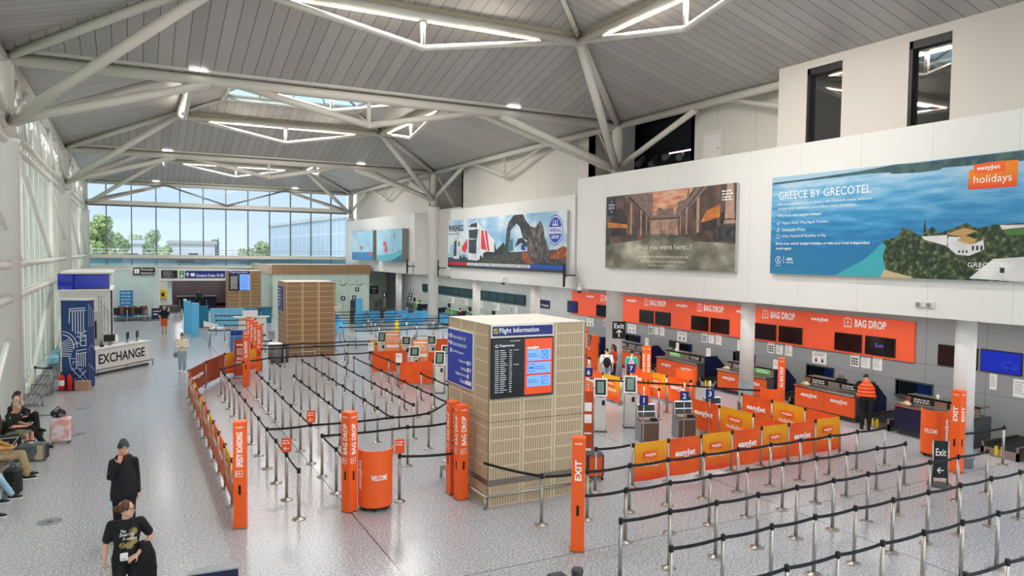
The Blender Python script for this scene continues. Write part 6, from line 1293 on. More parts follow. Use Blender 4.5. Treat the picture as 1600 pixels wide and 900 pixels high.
t = thing('sanitiser_stand', 'slim white hand sanitiser stand at the far end', 'stand', (3.75, 62.0, 0)); b = MB(); b.box(-.1,.1,-.08,.08,1.0,1.5,c=.02); b.build('dispenser', M['white'], t); b = MB(); b.tube((0,0,0),(0,0,1.1),.03,8); b.lathe([(.2,0),(.2,.03)], n=16); b.build('pole', M['white'], t)
# entrance interior : barrier panels and desk
t = thing('navy_desk', 'dark navy desk inside the far maroon entrance', 'desk', (5.4, 72.2, 0)); b = MB(); b.box(-1.6,1.6,-.3,.3,0,1.1); b.build('front', M['navy'], t); b = MB(); b.box(-1.65,1.65,-.35,.35,1.1,1.15); b.build('top', M['dgrey'], t)
for k in range(6):
    post(3.3+.55*k, 70.8, 'distant barrier post inside the far entrance, %s from the left' % ORD[k], 'posts inside the far entrance', [(3.85+.55*k, 70.8)] if k < 5 else [])
mb = MB(); mb.box(2.6, 8.8, 75, 75.1, .3, 2.4); struct('wall_shop', mb, mat('shop_dark', '2A1C20', .6))
# light blue airline area
lbm = noisy('banner_lblue', '4BA6DC', '66BBE8', 2, .55, bump=.1); BM['b'] = lbm
GBn = 'light blue fabric banners'
for k, (p, q) in enumerate((((14.3, 52.0), (16.2, 52.0)), ((16.5, 52.0), (18.3, 52.0)), ((18.5, 51.4), (19.6, 51.4)), ((16.6, 49.6), (18.4, 49.6)), ((10.9, 51.0), (12.7, 50.0)), ((10.0, 47.5), (12.2, 46.4)))):
    banner(p, q, 'b', 'light blue fabric banner %s' % ['at the left of the back row before the pale green wall', 'in the middle of the back row before the pale green wall', 'at the right of the back row before the far desks', 'in front of the back row near the tall tree column', 'slanting behind the second slatted block', 'slanting just right of the second slatted block'][k], GBn, txt=False)
    post(p[0], p[1], 'post at the left end of the light blue banner %s' % ['farthest left', 'in the middle', 'on the right', 'near the tree column', 'behind the slatted block', 'right of the slatted block'][k], GBn+' posts')
for k, (x, y, c_, h) in enumerate(((13.0, 56.2, 'white', 1.5), (13.6, 54.2, 'white', 1.45), (14.6, 53.6, 'dgrey', 1.75), (15.4, 56.5, 'white', 1.5), (17.2, 56.2, 'dgrey', 1.5), (17.8, 57.0, 'dgrey', 1.6), (19.6, 55.0, 'dgrey', 1.3), (20.6, 58.4, 'dgrey', 1.2), (16.5, 58.5, 'dgrey', 1.4))):
    t = thing('check_in_machine', '%s check-in machine before the pale green wall, %s counting from the left' % ('white' if c_ == 'white' else 'dark grey', ORD[k]), 'machine', (x, y, 0), R(-15), 'far check-in machines'); b = MB(); b.box(-.22,.22,0,.35,0,h*.6,c=.01); b.build('cabinet', M[c_], t); F1 = Face((0,0,h*.62),(1,0,0),V((0,.25,.97))); b = MB(); rect(b, F1, -.2,.2,0,h*.38,-.06,0); s = b.build('head', M[c_], t); b = MB(); rect(b, F1, -.16,.16,.05,h*.38-.04,0,.004); b.build('display', mat('kiosk_glass', '1B2522', .1) if c_ == 'white' else M['black'], s)
for k, (x, y, z) in enumerate(((13.1, 57.5, 2.05), (14.1, 54.5, 1.7), (14.9, 54.4, 1.75), (16.0, 57.5, 2.2), (18.2, 57.4, 1.75), (20.0, 56.5, 1.5), (21.0, 59.0, 1.6))):
    t = thing('number_flag', 'small dark number flag above the far check-in machines, %s from the left' % ORD[k], 'sign', (x, y, 0), R(-15), 'far number flags'); b = MB(); b.tube((0,0,0),(0,0,z),.015,6); b.build('pole', M['steel'], t); b = MB(); b.box(-.15,.15,-.02,.0,z-.05,z+.28); s = b.build('plate', M['navy'], t); b = MB(); rect(b, SO((0,-.021,z+.1)), -.05,.05,-.07,.1,0,.003); b.build('print', WT, s)
t = thing('teal_counter', 'teal counter left of the second slatted block at the far end', 'counter', (7.6, 56.0, 0)); b = MB(); b.box(-.2,1.6,0,.6,0,1.1,c=.01); b.build('front', M['teal'], t); b = MB(); b.box(-.25,1.65,-.05,.65,1.1,1.15); b.build('top', M['dgrey'], t)
t = thing('teal_counter', 'teal counter behind the second slatted block on its right', 'counter', (12.3, 55.2, 0)); b = MB(); b.box(-.6,.7,0,.6,0,1.35,c=.01); b.build('front', M['teal'], t); b = MB(); b.box(-.65,.75,-.05,.65,1.35,1.4); b.build('top', M['dgrey'], t)
t = thing('black_exit_sign', 'black Exit sign on the far pale green wall', 'sign', (20.4, 67.5, 1.4)); t.name = 'exit_sign'; b = MB(); b.box(-.38,.38,-.05,0,0,.72); s = b.build('plate', M['black'], t); fc = SO((0,-.052,0)); b = MB(); text(b, fc, 'Exit', 0, .5, .5, .24, .003, .012); b.build('lettering', WT, s); b = MB(); stroke(b, fc, [(-.15,.2),(.15,.2)], .05, .004); stroke(b, fc, [(-.05,.28),(-.15,.2),(-.05,.12)], .05, .004); b.build('arrow', WT, s); b = MB(); b.tube((0,.0,-1.4),(0,0,0),.03,8); b.build('pole', M['steel'], t)
for k, x in enumerate((22.35, 23.1)): t = thing('wall_poster', 'small orange poster near the far right column, %s one' % ['left', 'right'][k], 'poster', (x, 61.98, 1.5), 0, 'small orange posters'); b = MB(); b.box(-.25,.25,-.03,0,0,.62); s = b.build('frame', M['dgrey'], t); b = MB(); b.box(-.21,.21,-.034,-.03,.04,.58); b.build('picture', mat('poster_ochre', 'C8882C', .5), s)
# light blue barrier boards and white desks on the walkway side
t = thing('blue_board', 'light blue curved board with small pictures behind the blue totem pair', 'board', (5.9, 53.5, 0), R(-6)); b = MB(); b.box(-1.1,1.1,-.03,.03,.1,1.35,c=.01); s = b.build('panel', mat('board_lblue', '7CC6EA', .5), t); b = MB(); [b.ball((-.4+.25*k,-.05,.85-.03*k),.06,8,6) for k in range(3)]; b.build('pictures', mat('picture_red', 'C0485A', .5), s); b = MB(); b.box(-1.15,-1.05,-.2,.2,0,.1); b.box(1.05,1.15,-.2,.2,0,.1); b.build('foot', M['dgrey'], t)
t = thing('teal_screen', 'teal screen board beside the blue totem pair', 'board', (4.35, 54.2, 0), R(-8)); b = MB(); b.box(-.4,.4,-.03,.03,.1,1.5); b.build('panel', M['teal'], t); b = MB(); b.box(-.4,.4,-.2,.2,0,.1); b.build('foot', M['dgrey'], t)
t = thing('white_desk', 'low white desk with a laptop left of the third slatted block', 'desk', (7.1, 50.2, 0), R(-4)); b = MB(); b.box(-1.2,1.0,-.35,.35,.96,1.0,c=.01); b.build('top', M['white'], t); b = MB(); b.box(-.9,.8,-.25,.25,0,.96); b.build('pedestal', M['cream'], t)
t = thing('laptop', 'white box shaped printer on the low white desk', 'printer', (6.9, 50.2, 1.0)); t.name = 'printer'; b = MB(); b.box(-.45,.45,-.25,.25,0,.42,c=.02); b.build('body', M['white'], t); b = MB(); b.box(-.4,.4,-.2,.2,.42,.52,c=.02); b.build('lid', mat('lid_blue', '2C6FA8', .5), t)
t = thing('bag_gauge', 'blue bag gauge beside the rust orange sign board', 'bag gauge', (4.55, 37.6, 0), R(-8)); b = MB(); b.box(-.28,.28,-.2,.2,.25,1.15,c=.02); b.build('body', mat('gauge_blue', '2A78C4', .5), t); b = MB(); b.box(-.28,.28,.0,.22,1.15,1.4,c=.02); b.build('header', mat('gauge_dark', '123F9A', .5), t); b = MB(); b.box(-.2,.2,-.15,.15,0,.25); b.build('foot', M['white'], t)
t = thing('paper_tray', 'white leaflet holder on a belt post by the walkway', 'holder', (3.95, 44.0, 1.0), R(-10)); b = MB(); b.prism([(-.35,0),(.4,0),(.4,.12),(-.35,.34)], (0,-.02,0), (1,0,0), (0,0,1), .03); b.build('panel', M['white'], t); b = MB(); b.tube((0,0,-1.0),(0,0,0),.03,8); b.build('pole', M['steel'], t)
for k, (x, y) in enumerate(((3.75, 42.5), (4.75, 42.3))): post(x, y, 'steel barrier post %s of the white leaflet holder' % ['left', 'right'][k], 'posts by the leaflet holder', [(4.75, 42.3)] if k == 0 else [(5.3, 40.5)])
t = thing('waste_bin', 'grey bin with white lid left of the second slatted block', 'bin', (6.0, 35.6, 0)); b = MB(); b.lathe([(.3,0),(.32,.85)], n=24); b.build('drum', mat('bin_grey', '77797B', .4, .5), t); b = MB(); b.lathe([(.34,.85),(.34,.9),(.25,.96),(0,.97)], n=24, cap=False); b.build('lid', M['paper'], t)
t = thing('waste_bin', 'dark round bin against the second slatted block', 'bin', (6.45, 35.75, 0)); b = MB(); b.lathe([(.2,0),(.22,.8)], n=20); b.build('drum', M['dgrey'], t); b = MB(); b.lathe([(.23,.8),(.2,.86),(0,.9)], n=20, cap=False); b.build('lid', M['black'], t)
post_sign(6.0, 36.5, 'grey notice on a post beside the second slatted block', None, 1.02, 0, mat('notice_grey', '9EA0A2', .5), .32, .42, False)
t = thing('wet_floor_sign', 'yellow floor warning sign behind the farther peach board', 'warning sign', (15.1, 45.0, 0)); b = MB(); b.prism([(-.15,0),(.15,0),(.09,.95),(-.09,.95)], (0,-.12,0), (1,0,0), V((0,.11,.99)), .015); b.build('front_leaf', M['yellow'], t); b = MB(); b.prism([(-.15,0),(.15,0),(.09,.95),(-.09,.95)], (0,.13,0), (1,0,0), V((0,-.11,.99)), .015); b.build('rear_leaf', M['yellow'], t)
# ================================================================= outside the far glazing
mb = MB(); mb.add([(-200,69.9,-.5),(200,69.9,-.5),(200,420,-.5),(-200,420,-.5)], [(0,1,2,3)]); mb.add([(-200,-40,-.5),(-4,-40,-.5),(-4,69.9,-.5),(-200,69.9,-.5)], [(0,1,2,3)]); struct('ground_outside', mb, mat('asphalt', '9A9C98', .8))
t = thing('low_roof', 'white flat roofed link block with a handrail just outside the far glazing', 'roof', (7, 78, 0)); b = MB(); b.box(-14,14,-1,10,-.4,4.5); b.build('block', mat('link_wall', '9CC6C8', .4), t); b = MB(); b.box(-14.2,14.2,-1.3,10,4.5,4.75); b.build('roof_edge', M['white'], t)
b = MB(); [b.tube((-14,-1.1,z),(14,-1.1,z),.03,6) for z in (5.0,5.3)]; [b.tube((-14+2*k,-1.1,4.75),(-14+2*k,-1.1,5.3),.03,6) for k in range(15)]; b.build('handrail', M['white'], t)
def house(x, y, w_, d, h, label, wm, roofm, flat=True, grp='buildings outside'):
    t = thing('building', label, 'building', (x, y, -.5), 0, grp); b = MB(); b.box(-w_/2,w_/2,0,d,0,h); b.build('wall', wm, t); b = MB()
    if flat: b.box(-w_/2-.3,w_/2+.3,-.3,d+.3,h,h+.5)
    else: b.prism([(-w_/2-.4,h),(w_/2+.4,h),(w_/2-1,h+1.5),(-w_/2+1,h+1.5)], (0,-.3,0), (1,0,0), (0,0,1), d)
    b.build('roof', roofm, t)
    for k in range(max(1, int(w_/4))): b = MB(); xx = -w_/2+w_*(k+.5)/max(1,int(w_/4)); b.box(xx-.7,xx+.7,-.05,0,h*.55,h*.8); b.build('window', M['ink'], t)
bw = mat('far_white', 'F4F1EC', .6); br = mat('far_roof', 'D9CDBB', .7)
house(.3, 112, 2.5, 8, 6.6, 'small white building outside left of centre', bw, bw); house(8.8, 125, 6.3, 8, 6.8, 'long white building with a beige roof outside the far glazing', bw, br); 
t = thing('silo', 'dark round tank beside the beige roofed building', 'tank', (12.9, 134.5, -.5)); b = MB(); b.lathe([(.65,0),(.65,7.4),(.5,7.7)], n=20); b.build('drum', mat('tank_grey', '6E7274', .6), t); b = MB(); b.tube((.5,-.3,7),(.5,-.3,8.2),.05,6); b.build('mast', M['dgrey'], t)
t = thing('glass_building', 'large pale glass office building outside on the right of the far glazing', 'building', (21.3, 80, -.5), R(2.7), 'buildings outside'); pgl = mat('pale_facade', 'D3DEE3', .3); g = NG(pgl); X, Y, Z = g.xyz(); g.col(g.mix(g.math('MAXIMUM', g.line(Y, 2.2, .3), g.line(Z, 2.6, .2)), lin('CFDCE3'), lin('F0F4F5')))
b = MB(); b.box(0,14,0,40,0,9.6); b.build('facade', pgl, t); b = MB(); b.box(-.2,14.2,-.2,40.2,9.6,10.0); b.build('parapet', M['white'], t)
lf = [noisy('leaf_a', 'A9BE6A', 'D2DA92', 1.2, .7), noisy('leaf_b', 'B0C080', 'D6DDA8', 1.2, .7)]
def tree(x, y, h, r, label, k=0, n=900):
    n = int(n*1.8); t = thing('tree', label, 'tree', (x, y, -.5), 0, 'trees outside the far glazing'); rr = random.Random(int(x*7+y)); b = MB(); b.tube((0,0,0),(0,0,h*.6),.25,8,.12); b.build('trunk', mat('bark', '5A4A38', .8), t); b = MB()
    bl = [(rr.uniform(-.6,.6)*r, rr.uniform(-.6,.6)*r, h*.62+rr.uniform(-.3,.34)*h*.7, rr.uniform(.35,.6)*r) for _ in range(9)]
    for _ in range(n):
        cx, cy, cz, cr = bl[rr.randrange(9)]; d = V((rr.gauss(0,1), rr.gauss(0,1), rr.gauss(0,1))).normalized()*cr*rr.uniform(.6,1); p = V((cx,cy,max(cz,.8)))+d; s = rr.uniform(.10,.24); u = V((rr.gauss(0,1),rr.gauss(0,1),rr.gauss(0,1))).normalized(); w2 = u.cross(d.normalized()); 
        if w2.length < .1: continue
        w2.normalize(); b.add([p-u*s-w2*s*.6, p+u*s-w2*s*.6, p+u*s+w2*s*.6, p-u*s+w2*s*.6], [(0,1,2,3)])
    b.build('crown', lf[k], t)
tree(-3.9, 96, 10.2, 2.6, 'large yellow green tree at the left edge of the far glazing', 0, 2200); tree(-1.7, 104, 8.6, 2.0, 'second yellow green tree right of the large one', 0, 1500); tree(2.2, 130, 9.3, 2.4, 'pale tree behind the small white building', 1); tree(4.6, 122, 7.6, 1.6, 'small tree beside the beige roofed building', 0); tree(6.9, 142, 7.6, 1.7, 'small pale tree before the beige roofed building', 1); tree(18.6, 140, 7.3, 2.0, 'hedge-like tree right of the dark tank', 1); tree(22.4, 150, 8.0, 2.4, 'pale tree beside the large glass building', 1)
for k in range(0): tree(-16-1.0*(k%3), 26+5.2*k, 6.5+1.2*(k%2), 2.6, 'tree outside the side glazing, %s from the near end' % ORD[k], 1, 260)
# ================================================================= people
TS = bpy.data.scenes.new('remesh_scratch')
def remesh(mb, vox, smooth=4, mats=None, name='body'):
    me = mb.mesh('scratch', mats or [M['skin']]); ob = bpy.data.objects.new('scratch', me); TS.collection.objects.link(ob)
    m = ob.modifiers.new('r', 'REMESH'); m.mode = 'VOXEL'; m.voxel_size = vox; m.use_smooth_shade = True
    if smooth: s = ob.modifiers.new('s', 'SMOOTH'); s.iterations = smooth; s.factor = .5
    TS.view_layers[0].update(); dg = TS.view_layers[0].depsgraph
    out = bpy.data.meshes.new_from_object(ob.evaluated_get(dg)); out.name = name
    bpy.data.objects.remove(ob); bpy.data.meshes.remove(me)
    out.materials.clear()
    for q in (mats or [M['skin']]): out.materials.append(q)
    out.polygons.foreach_set('use_smooth', [True]*len(out.polygons)); return out
def loft(mb, secs, n=18, mi=0):                     # secs: (centre, rx, ry, right vector, forward vector)
    k = len(mb.v)
    for c, rx, ry, u, f in secs:
        c, u, f = V(c), V(u), V(f)
        for i in range(n):
            a = 2*math.pi*i/n; mb.v.append(tuple(c + u*math.cos(a)*rx + f*math.sin(a)*ry))
    m = len(secs)
    for j in range(m-1):
        for i in range(n): mb.f.append([k+j*n+i, k+j*n+(i+1)%n, k+(j+1)*n+(i+1)%n, k+(j+1)*n+i]); mb.mi.append(mi); mb.sm.append(True)
    mb.f.append([k+i for i in reversed(range(n))]); mb.f.append([k+(m-1)*n+i for i in range(n)]); mb.mi += [mi, mi]; mb.sm += [True, True]
def limb(mb, pts, rad, n=14):
    for (p, q), (a, b) in zip(zip(pts, pts[1:]), zip(rad, rad[1:])): mb.tube(p, q, a, n, b)
    for p, r in zip(pts, rad): mb.ball(tuple(p), r*.995, 14, 8)
def rot3(yaw=0, pitch=0, roll=0): return (Matrix.Rotation(R(yaw), 3, 'Z') @ Matrix.Rotation(R(pitch), 3, 'X') @ Matrix.Rotation(R(roll), 3, 'Y'))
HEADSEC = [(-.118,.022,.022,-.066),(-.108,.036,.036,-.056),(-.085,.052,.062,-.034),(-.05,.064,.083,-.013),(-.01,.071,.093,-.002),(.03,.075,.098,.004),(.065,.073,.094,.008),(.095,.058,.076,.012),(.113,.034,.046,.014),(.120,.010,.014,.014)]
def head_into(mb, c, rm, s=1.0):
    T = lambda v: V(c) + rm @ (V(v)*s)
    loft(mb, [(T((0,y,z)), rx*s, ry*s, rm @ V((1,0,0)), rm @ V((0,1,0))) for z, rx, ry, y in HEADSEC], 20)
    mb.tube(T((0,-.088,.022)), T((0,-.112,-.022)), .009*s, 8, .014*s); mb.ball(tuple(T((0,-.110,-.024))), .014*s, 8, 6); [mb.ball(tuple(T((x,-.101,-.027))), .010*s, 8, 6) for x in (-.012,.012)]
    for x in (-1,1): mb.ball(tuple(T((.074*x,.008,-.005))), .026*s, 8, 6, 0, (.35,.7,1.1)); mb.ball(tuple(T((.032*x,-.086,.040))), .018*s, 8, 6, 0, (1.3,.5,.45))
    mb.ball(tuple(T((0,-.094,-.062))), .020*s, 10, 6, 0, (1.3,.5,.55)); mb.ball(tuple(T((0,-.080,-.098))), .020*s, 8, 6)
def hand_into(mb, w, d, nrm, s=1.0, curl=25, fr=.0085, side=1):
    """wrist w, finger direction d, palm normal nrm, thumb on `side`"""
    d, nrm = V(d).normalized(), V(nrm).normalized(); nrm = (nrm - d*nrm.dot(d)).normalized(); lat = d.cross(nrm)*side; w = V(w)
    loft(mb, [(w, .026*s, .020*s, lat, nrm), (w+d*.03*s, .036*s, .018*s, lat, nrm), (w+d*.075*s, .042*s, .014*s, lat, nrm), (w+d*.095*s, .038*s, .011*s, lat, nrm)], 12)
    for k, (o, L_) in enumerate(((.031,.072),(.011,.080),(-.010,.074),(-.030,.058))):
        p = w + d*.088*s + lat*o*s; dd = d + lat*o*2.2; dd.normalize()
        for j, fl_ in enumerate((.45,.32,.23)):
            a = R(curl*(j+.4)); v = dd*math.cos(a) + nrm*math.sin(a); q = p + v*L_*fl_*s; mb.tube(p, q, fr*(1-.08*j)*s, 8, fr*(.92-.1*j)*s); mb.ball(tuple(q), fr*(.92-.1*j)*s, 8, 5); p = q
    p = w + d*.02*s + lat*.028*s; q = p + (d*.55 + lat*.75 + nrm*.25).normalized()*.045*s; r_ = q + (d*.85 + lat*.35 + nrm*.35).normalized()*.038*s
    mb.tube(p, q, fr*1.45*s, 8, fr*1.15*s); mb.ball(tuple(q), fr*1.15*s, 8, 5); mb.tube(q, r_, fr*1.12*s, 8, fr*.85*s); mb.ball(tuple(r_), fr*.85*s, 8, 5)
SKIN2 = noisy('skin_rosy', 'E6A98E', 'DB937C', 14, .5); SKIN3 = noisy('skin_brown', '9A6A50', '8A5C44', 14, .5)
def person(label, loc, rz, J, H=1.75, vox=.011, skin=None, head=(0,0,0), hands=None, shirt=None, trousers=None, shoes=None, hair=None, sleeve=1.0, leg_cover=1.0, neckz=None, bulk=1.0, extra=None, curls=(25,25), hem=0.0, face=True, hairstyle='short', skirt=None, cat='person', group=None):
    """J: joints in metres for a 1.75 m figure facing -Y : pel, chest, neck, head, shL/R, elL/R, wrL/R, hipL/R, knL/R, anL/R, toL/R"""
    s = H/1.75; t = thing('person', label, cat, loc, rz, group); sk = skin or M['skin']
    D = dict(pel=(0,0,.96), chest=(0,0,1.28), neck=(0,.01,1.49), head=(0,-.015,1.63), shL=(.185,0,1.42), shR=(-.185,0,1.42), elL=(.24,.02,1.14), elR=(-.24,.02,1.14), wrL=(.25,-.06,.90), wrR=(-.25,-.06,.90),
             hipL=(.095,0,.93), hipR=(-.095,0,.93), knL=(.10,-.02,.51), knR=(-.10,-.02,.51), anL=(.10,.02,.09), anR=(-.10,.02,.09))
    D.update(J or {}); P = {k: V(v)*s for k, v in D.items()}
    up = (P['chest']-P['pel']).normalized(); rt = (P['shL']-P['shR']).normalized(); fw = up.cross(rt).normalized()*-1; fwd = rt.cross(up)
    hipr = (P['hipL']-P['hipR']).normalized(); bk = bulk
    def torso(mb, e=0.0, top=True, zlo=0.0):
        pe, ch, ne = P['pel'], P['chest'], P['neck']; hf = hipr.cross(up); lo = pe - up*(.06+zlo)*s
        S = [(lo, (.150*bk+e)*s, (.105*bk+e)*s, hipr, hf), (pe+up*.04*s, (.160*bk+e)*s, (.115*bk+e)*s, hipr, hf), (pe.lerp(ch,.5), (.142*bk+e)*s, (.105*bk+e)*s, rt, fwd), (ch, (.165*bk+e)*s, (.118*bk+e)*s, rt, fwd), (ch.lerp(ne,.55), (.165+e)*s, (.098+e)*s, rt, fwd), (ch.lerp(ne,.82), (.120+e)*s, (.075+e)*s, rt, fwd), (ne, (.062+e*.6)*s, (.060+e*.6)*s, rt, fwd)]
        loft(mb, S, 20)
        for q in ('shL','shR'): mb.tube(ch.lerp(ne,.55), P[q], (.075+e)*s, 12, (.060+e)*s)
    rmh = rot3(*head)
    b = MB(); torso(b, -.012)
    b.tube(P['neck']-V((0,0,.03))*s, P['head']-V((0,-.012,.06))*s, .056*s, 14, .052*s); head_into(b, P['head'], rmh, s*1.0)
    for q in 'LR':
        limb(b, [P['sh'+q], P['el'+q], P['wr'+q]], [.050*s*bk, .040*s, .027*s])
        m_ = P['el'+q].lerp(P['wr'+q], .3); b.ball(tuple(m_), .041*s, 12, 8)
        limb(b, [P['hip'+q], P['kn'+q], P['an'+q]], [.078*s*bk, .054*s, .038*s]); b.ball(tuple(P['kn'+q].lerp(P['an'+q], .28)+V((0,.012,0))*s), .055*s, 12, 8); b.ball(tuple(P['an'+q]-V((0,.02,.03))*s), .04*s, 10, 6)
        hd = (hands or {}).get(q)
        d_ = (P['wr'+q]-P['el'+q]).normalized()
        if hd: hand_into(b, P['wr'+q], hd[0], hd[1], s*1.0, hd[2] if len(hd) > 2 else 25, .0088 if vox < .009 else .0115, hd[3] if len(hd) > 3 else (1 if q == 'L' else -1))
        else: hand_into(b, P['wr'+q], d_, V((-1 if q == 'L' else 1, 0, 0)), s, 22, .0115, 1)
    put('body', remesh(b, vox, 3, [sk], 'body'), t)
    T = lambda v: P['head'] + rmh @ (V(v)*s)
    if face:
        for x in (-1, 1):
            e = MB(); e.ball(tuple(T((.032*x,-.0895,.018))), .0105*s, 10, 6); ey = e.build('eye', M['paper'], t); e = MB(); e.ball(tuple(T((.032*x,-.0965,.018))), .0055*s, 8, 6); e.build('iris', M['black'], ey)
            e = MB(); e.tube(T((.016*x,-.099,.040)), T((.050*x,-.085,.042)), .0045*s, 6); e.build('eyebrow', hair or M['ink'], t)
        e = MB(); e.tube(T((-.024,-.099,-.060)), T((0,-.105,-.062)), .005*s, 6); e.tube(T((0,-.105,-.062)), T((.024,-.099,-.060)), .005*s, 6); e.build('mouth', mat('lips', 'B4605A', .5), t)
    if hair:
        h = MB()
        h.ball(tuple(T((0,.014,.042))), .098*s, 16, 10, 0, (.82,.96,.95))
        for k_ in (0, 1, 2):
            if hairstyle in ('short', 'bun_top') or (hairstyle == 'bun_back' and k_): break
            h.ball(tuple(T((0,.05+.012*k_,.02-.04*k_))), .075*s, 12, 8)
        if hairstyle == 'bun_back': h.ball(tuple(T((0,.135,.005))), .045*s, 12, 8); h.tube(T((0,.09,.01)), T((0,.13,.005)), .03*s, 8)
        if hairstyle == 'bun_top': h.ball(tuple(T((0,.05,.145))), .04*s, 12, 8)
        if hairstyle == 'long': [h.ball(tuple(T((x_,.055,-.06-.05*k_))), .062*s, 12, 8) for k_ in range(3) for x_ in (-.03,.03)]
        put('hair', remesh(h, max(vox, .009), 2, [hair], 'hair'), t)
    if shirt:
        h = MB(); torso(h, .012, zlo=hem)
        for q in 'LR':
            sh, el, wr = P['sh'+q], P['el'+q], P['wr'+q]
            if sleeve >= 1: limb(h, [sh, el, el.lerp(wr, min(.93, sleeve-.07 if sleeve < 2 else .93))], [.068*s*bk, .057*s, .047*s])
            else: limb(h, [sh, sh.lerp(el, sleeve)], [.070*s*bk, .066*s])
        put('top', remesh(h, max(vox, .010), 4, [shirt], 'top'), t)
    if trousers:
        h = MB(); pe = P['pel']; hf = hipr.cross(up)
        loft(h, [(pe-up*.10*s, .165*bk*s, .125*bk*s, hipr, hf), (pe, .172*bk*s, .128*bk*s, hipr, hf), (pe+up*.08*s, .158*bk*s, .115*bk*s, hipr, hf)], 20)
        for q in 'LR':
            hp, kn, an = P['hip'+q], P['kn'+q], P['an'+q]
            if leg_cover >= 1: limb(h, [hp, kn, kn.lerp(an, .95)], [.100*s*bk, .074*s*bk, .062*s])
            else: limb(h, [hp, hp.lerp(kn, leg_cover*1.0)], [.102*s*bk, .090*s*bk])
        put('trousers', remesh(h, max(vox, .011), 4, [trousers], 'trousers'), t)
    if shoes:
        for q in 'LR':
            an = P['an'+q]; kn = P['kn'+q]; td = D.get('to'+q); d_ = (V(td)*s - an) if td else V((0,-1,0)); d_.z = 0 if not td else d_.z; d_.normalize(); l_ = d_.cross(V((0,0,1))).normalized()
            upv = l_.cross(d_)*-1 if l_.cross(d_).z < 0 else l_.cross(d_)
            h = MB(); c0 = an - upv*.045*s
            loft(h, [(c0-d_*.075*s+upv*.03*s, .030*s, .05*s, l_, upv), (c0-d_*.04*s+upv*.025*s, .040*s, .075*s, l_, upv), (c0+d_*.03*s+upv*.015*s, .042*s, .06*s, l_, upv), (c0+d_*.11*s, .047*s, .042*s, l_, upv), (c0+d_*.17*s-upv*.006*s, .040*s, .03*s, l_, upv), (c0+d_*.195*s-upv*.01*s, .02*s, .018*s, l_, upv)], 14)
            sh_ = put('shoe', remesh(h, .010, 2, [shoes[0]], 'shoe'), t)
            h = MB(); h.prism([(-.085,-.045),(.13,-.05),(.195,-.03),(.20,0),(.195,.03),(.13,.05),(-.085,.045)], c0-upv*.04*s, d_*s, l_*s, .022*s) if shoes[1] else None
            if h: h.build('sole', shoes[1], sh_)
    if extra: extra(t, P, T, s, rmh)
    return t
blk = noisy('cloth_black', '0B0B0D', '17171A', 5, .8, bump=.25); jeans = noisy('denim_light', '8FA6B4', 'A9BCC6', 6, .8, bump=.2)
# --- woman in a black T-shirt, front
def ex_woman(t, P, T, s, rm):
    gl_ = mat('glasses', '5A1620', .3); b = MB()
    for x in (-1, 1): b.path([T((x*.033+.026*math.cos(R(a)), -.104, .016+.022*math.sin(R(a)))) for a in range(0, 361, 40)], .0038, 6)
    b.tube(T((-.01,-.107,.02)), T((.01,-.107,.02)), .0035, 6); [b.tube(T((x*.058,-.10,.022)), T((x*.078,.01,.015)), .0035, 6) for x in (-1,1)]; b.build('glasses', gl_, t)
    fc = Face(P['chest']+V((.0,-.148,-.02)), (1,0,0), V((0,.03,1)).normalized()); W_ = mat('print_white', 'E9E6DC', .7); G_ = mat('print_gold', 'B9A25E', .7)
    for body, x, y, wd, ht, sh in (('The', -.045, .105, .07, .045, .3), ('Smashing', .0, .050, .19, .06, .3), ('Pumpkins', .035, -.01, .18, .055, .3)):
        b = MB(); text(b, fc, body, x, y, wd, ht, .004, .02, shear=sh); b.build('lettering', W_, t)
    b = MB(); rr = random.Random(4)
    for cx, cy, r_ in ((.08,.09,.05),(.03,-.10,.05),(-.055,-.09,.04),(.09,-.05,.04),(.06,.0,.03)):
        for k in range(9): a = R(40*k); poly(b, fc, [(cx,cy),(cx+r_*math.cos(a-.25),cy+r_*math.sin(a-.25)),(cx+r_*1.1*math.cos(a),cy+r_*1.1*math.sin(a)),(cx+r_*math.cos(a+.25),cy+r_*math.sin(a+.25))], .002, dep=.001)
    b.build('flower_print', G_, t)
    h = MB(); e, w_ = P['elL'], P['wrL']                                           # black coat over the left arm
    loft(h, [(V((.22,-.06,1.10)), .075,.085,(1,0,0),(0,1,0)), (V((.22,-.07,.92)), .145,.10,(1,0,0),(0,1,0)), (V((.22,-.05,.70)), .165,.105,(1,0,0),(0,1,0)), (V((.21,-.03,.48)), .17,.10,(1,0,0),(0,1,0)), (V((.20,-.02,.36)), .15,.08,(1,0,0),(0,1,0))], 18)
    put('coat', remesh(h, .012, 3, [blk], 'coat'), t)
    b = MB(); b.box(-.09,.01,-.205,-.17,.92,1.03,c=.012); pz = b.build('white_pouch', M['paper'], t); b = MB(); b.box(-.075,-.005,-.209,-.205,.95,.955); b.build('zip', M['ink'], pz)
    b = MB(); b.path([(-.09,-.18,1.03),(-.06,-.165,1.12),(.06,-.15,1.34),(.10,-.05,1.50),(.09,.06,1.5)], .006, 6); b.build('strap', M['black'], t)
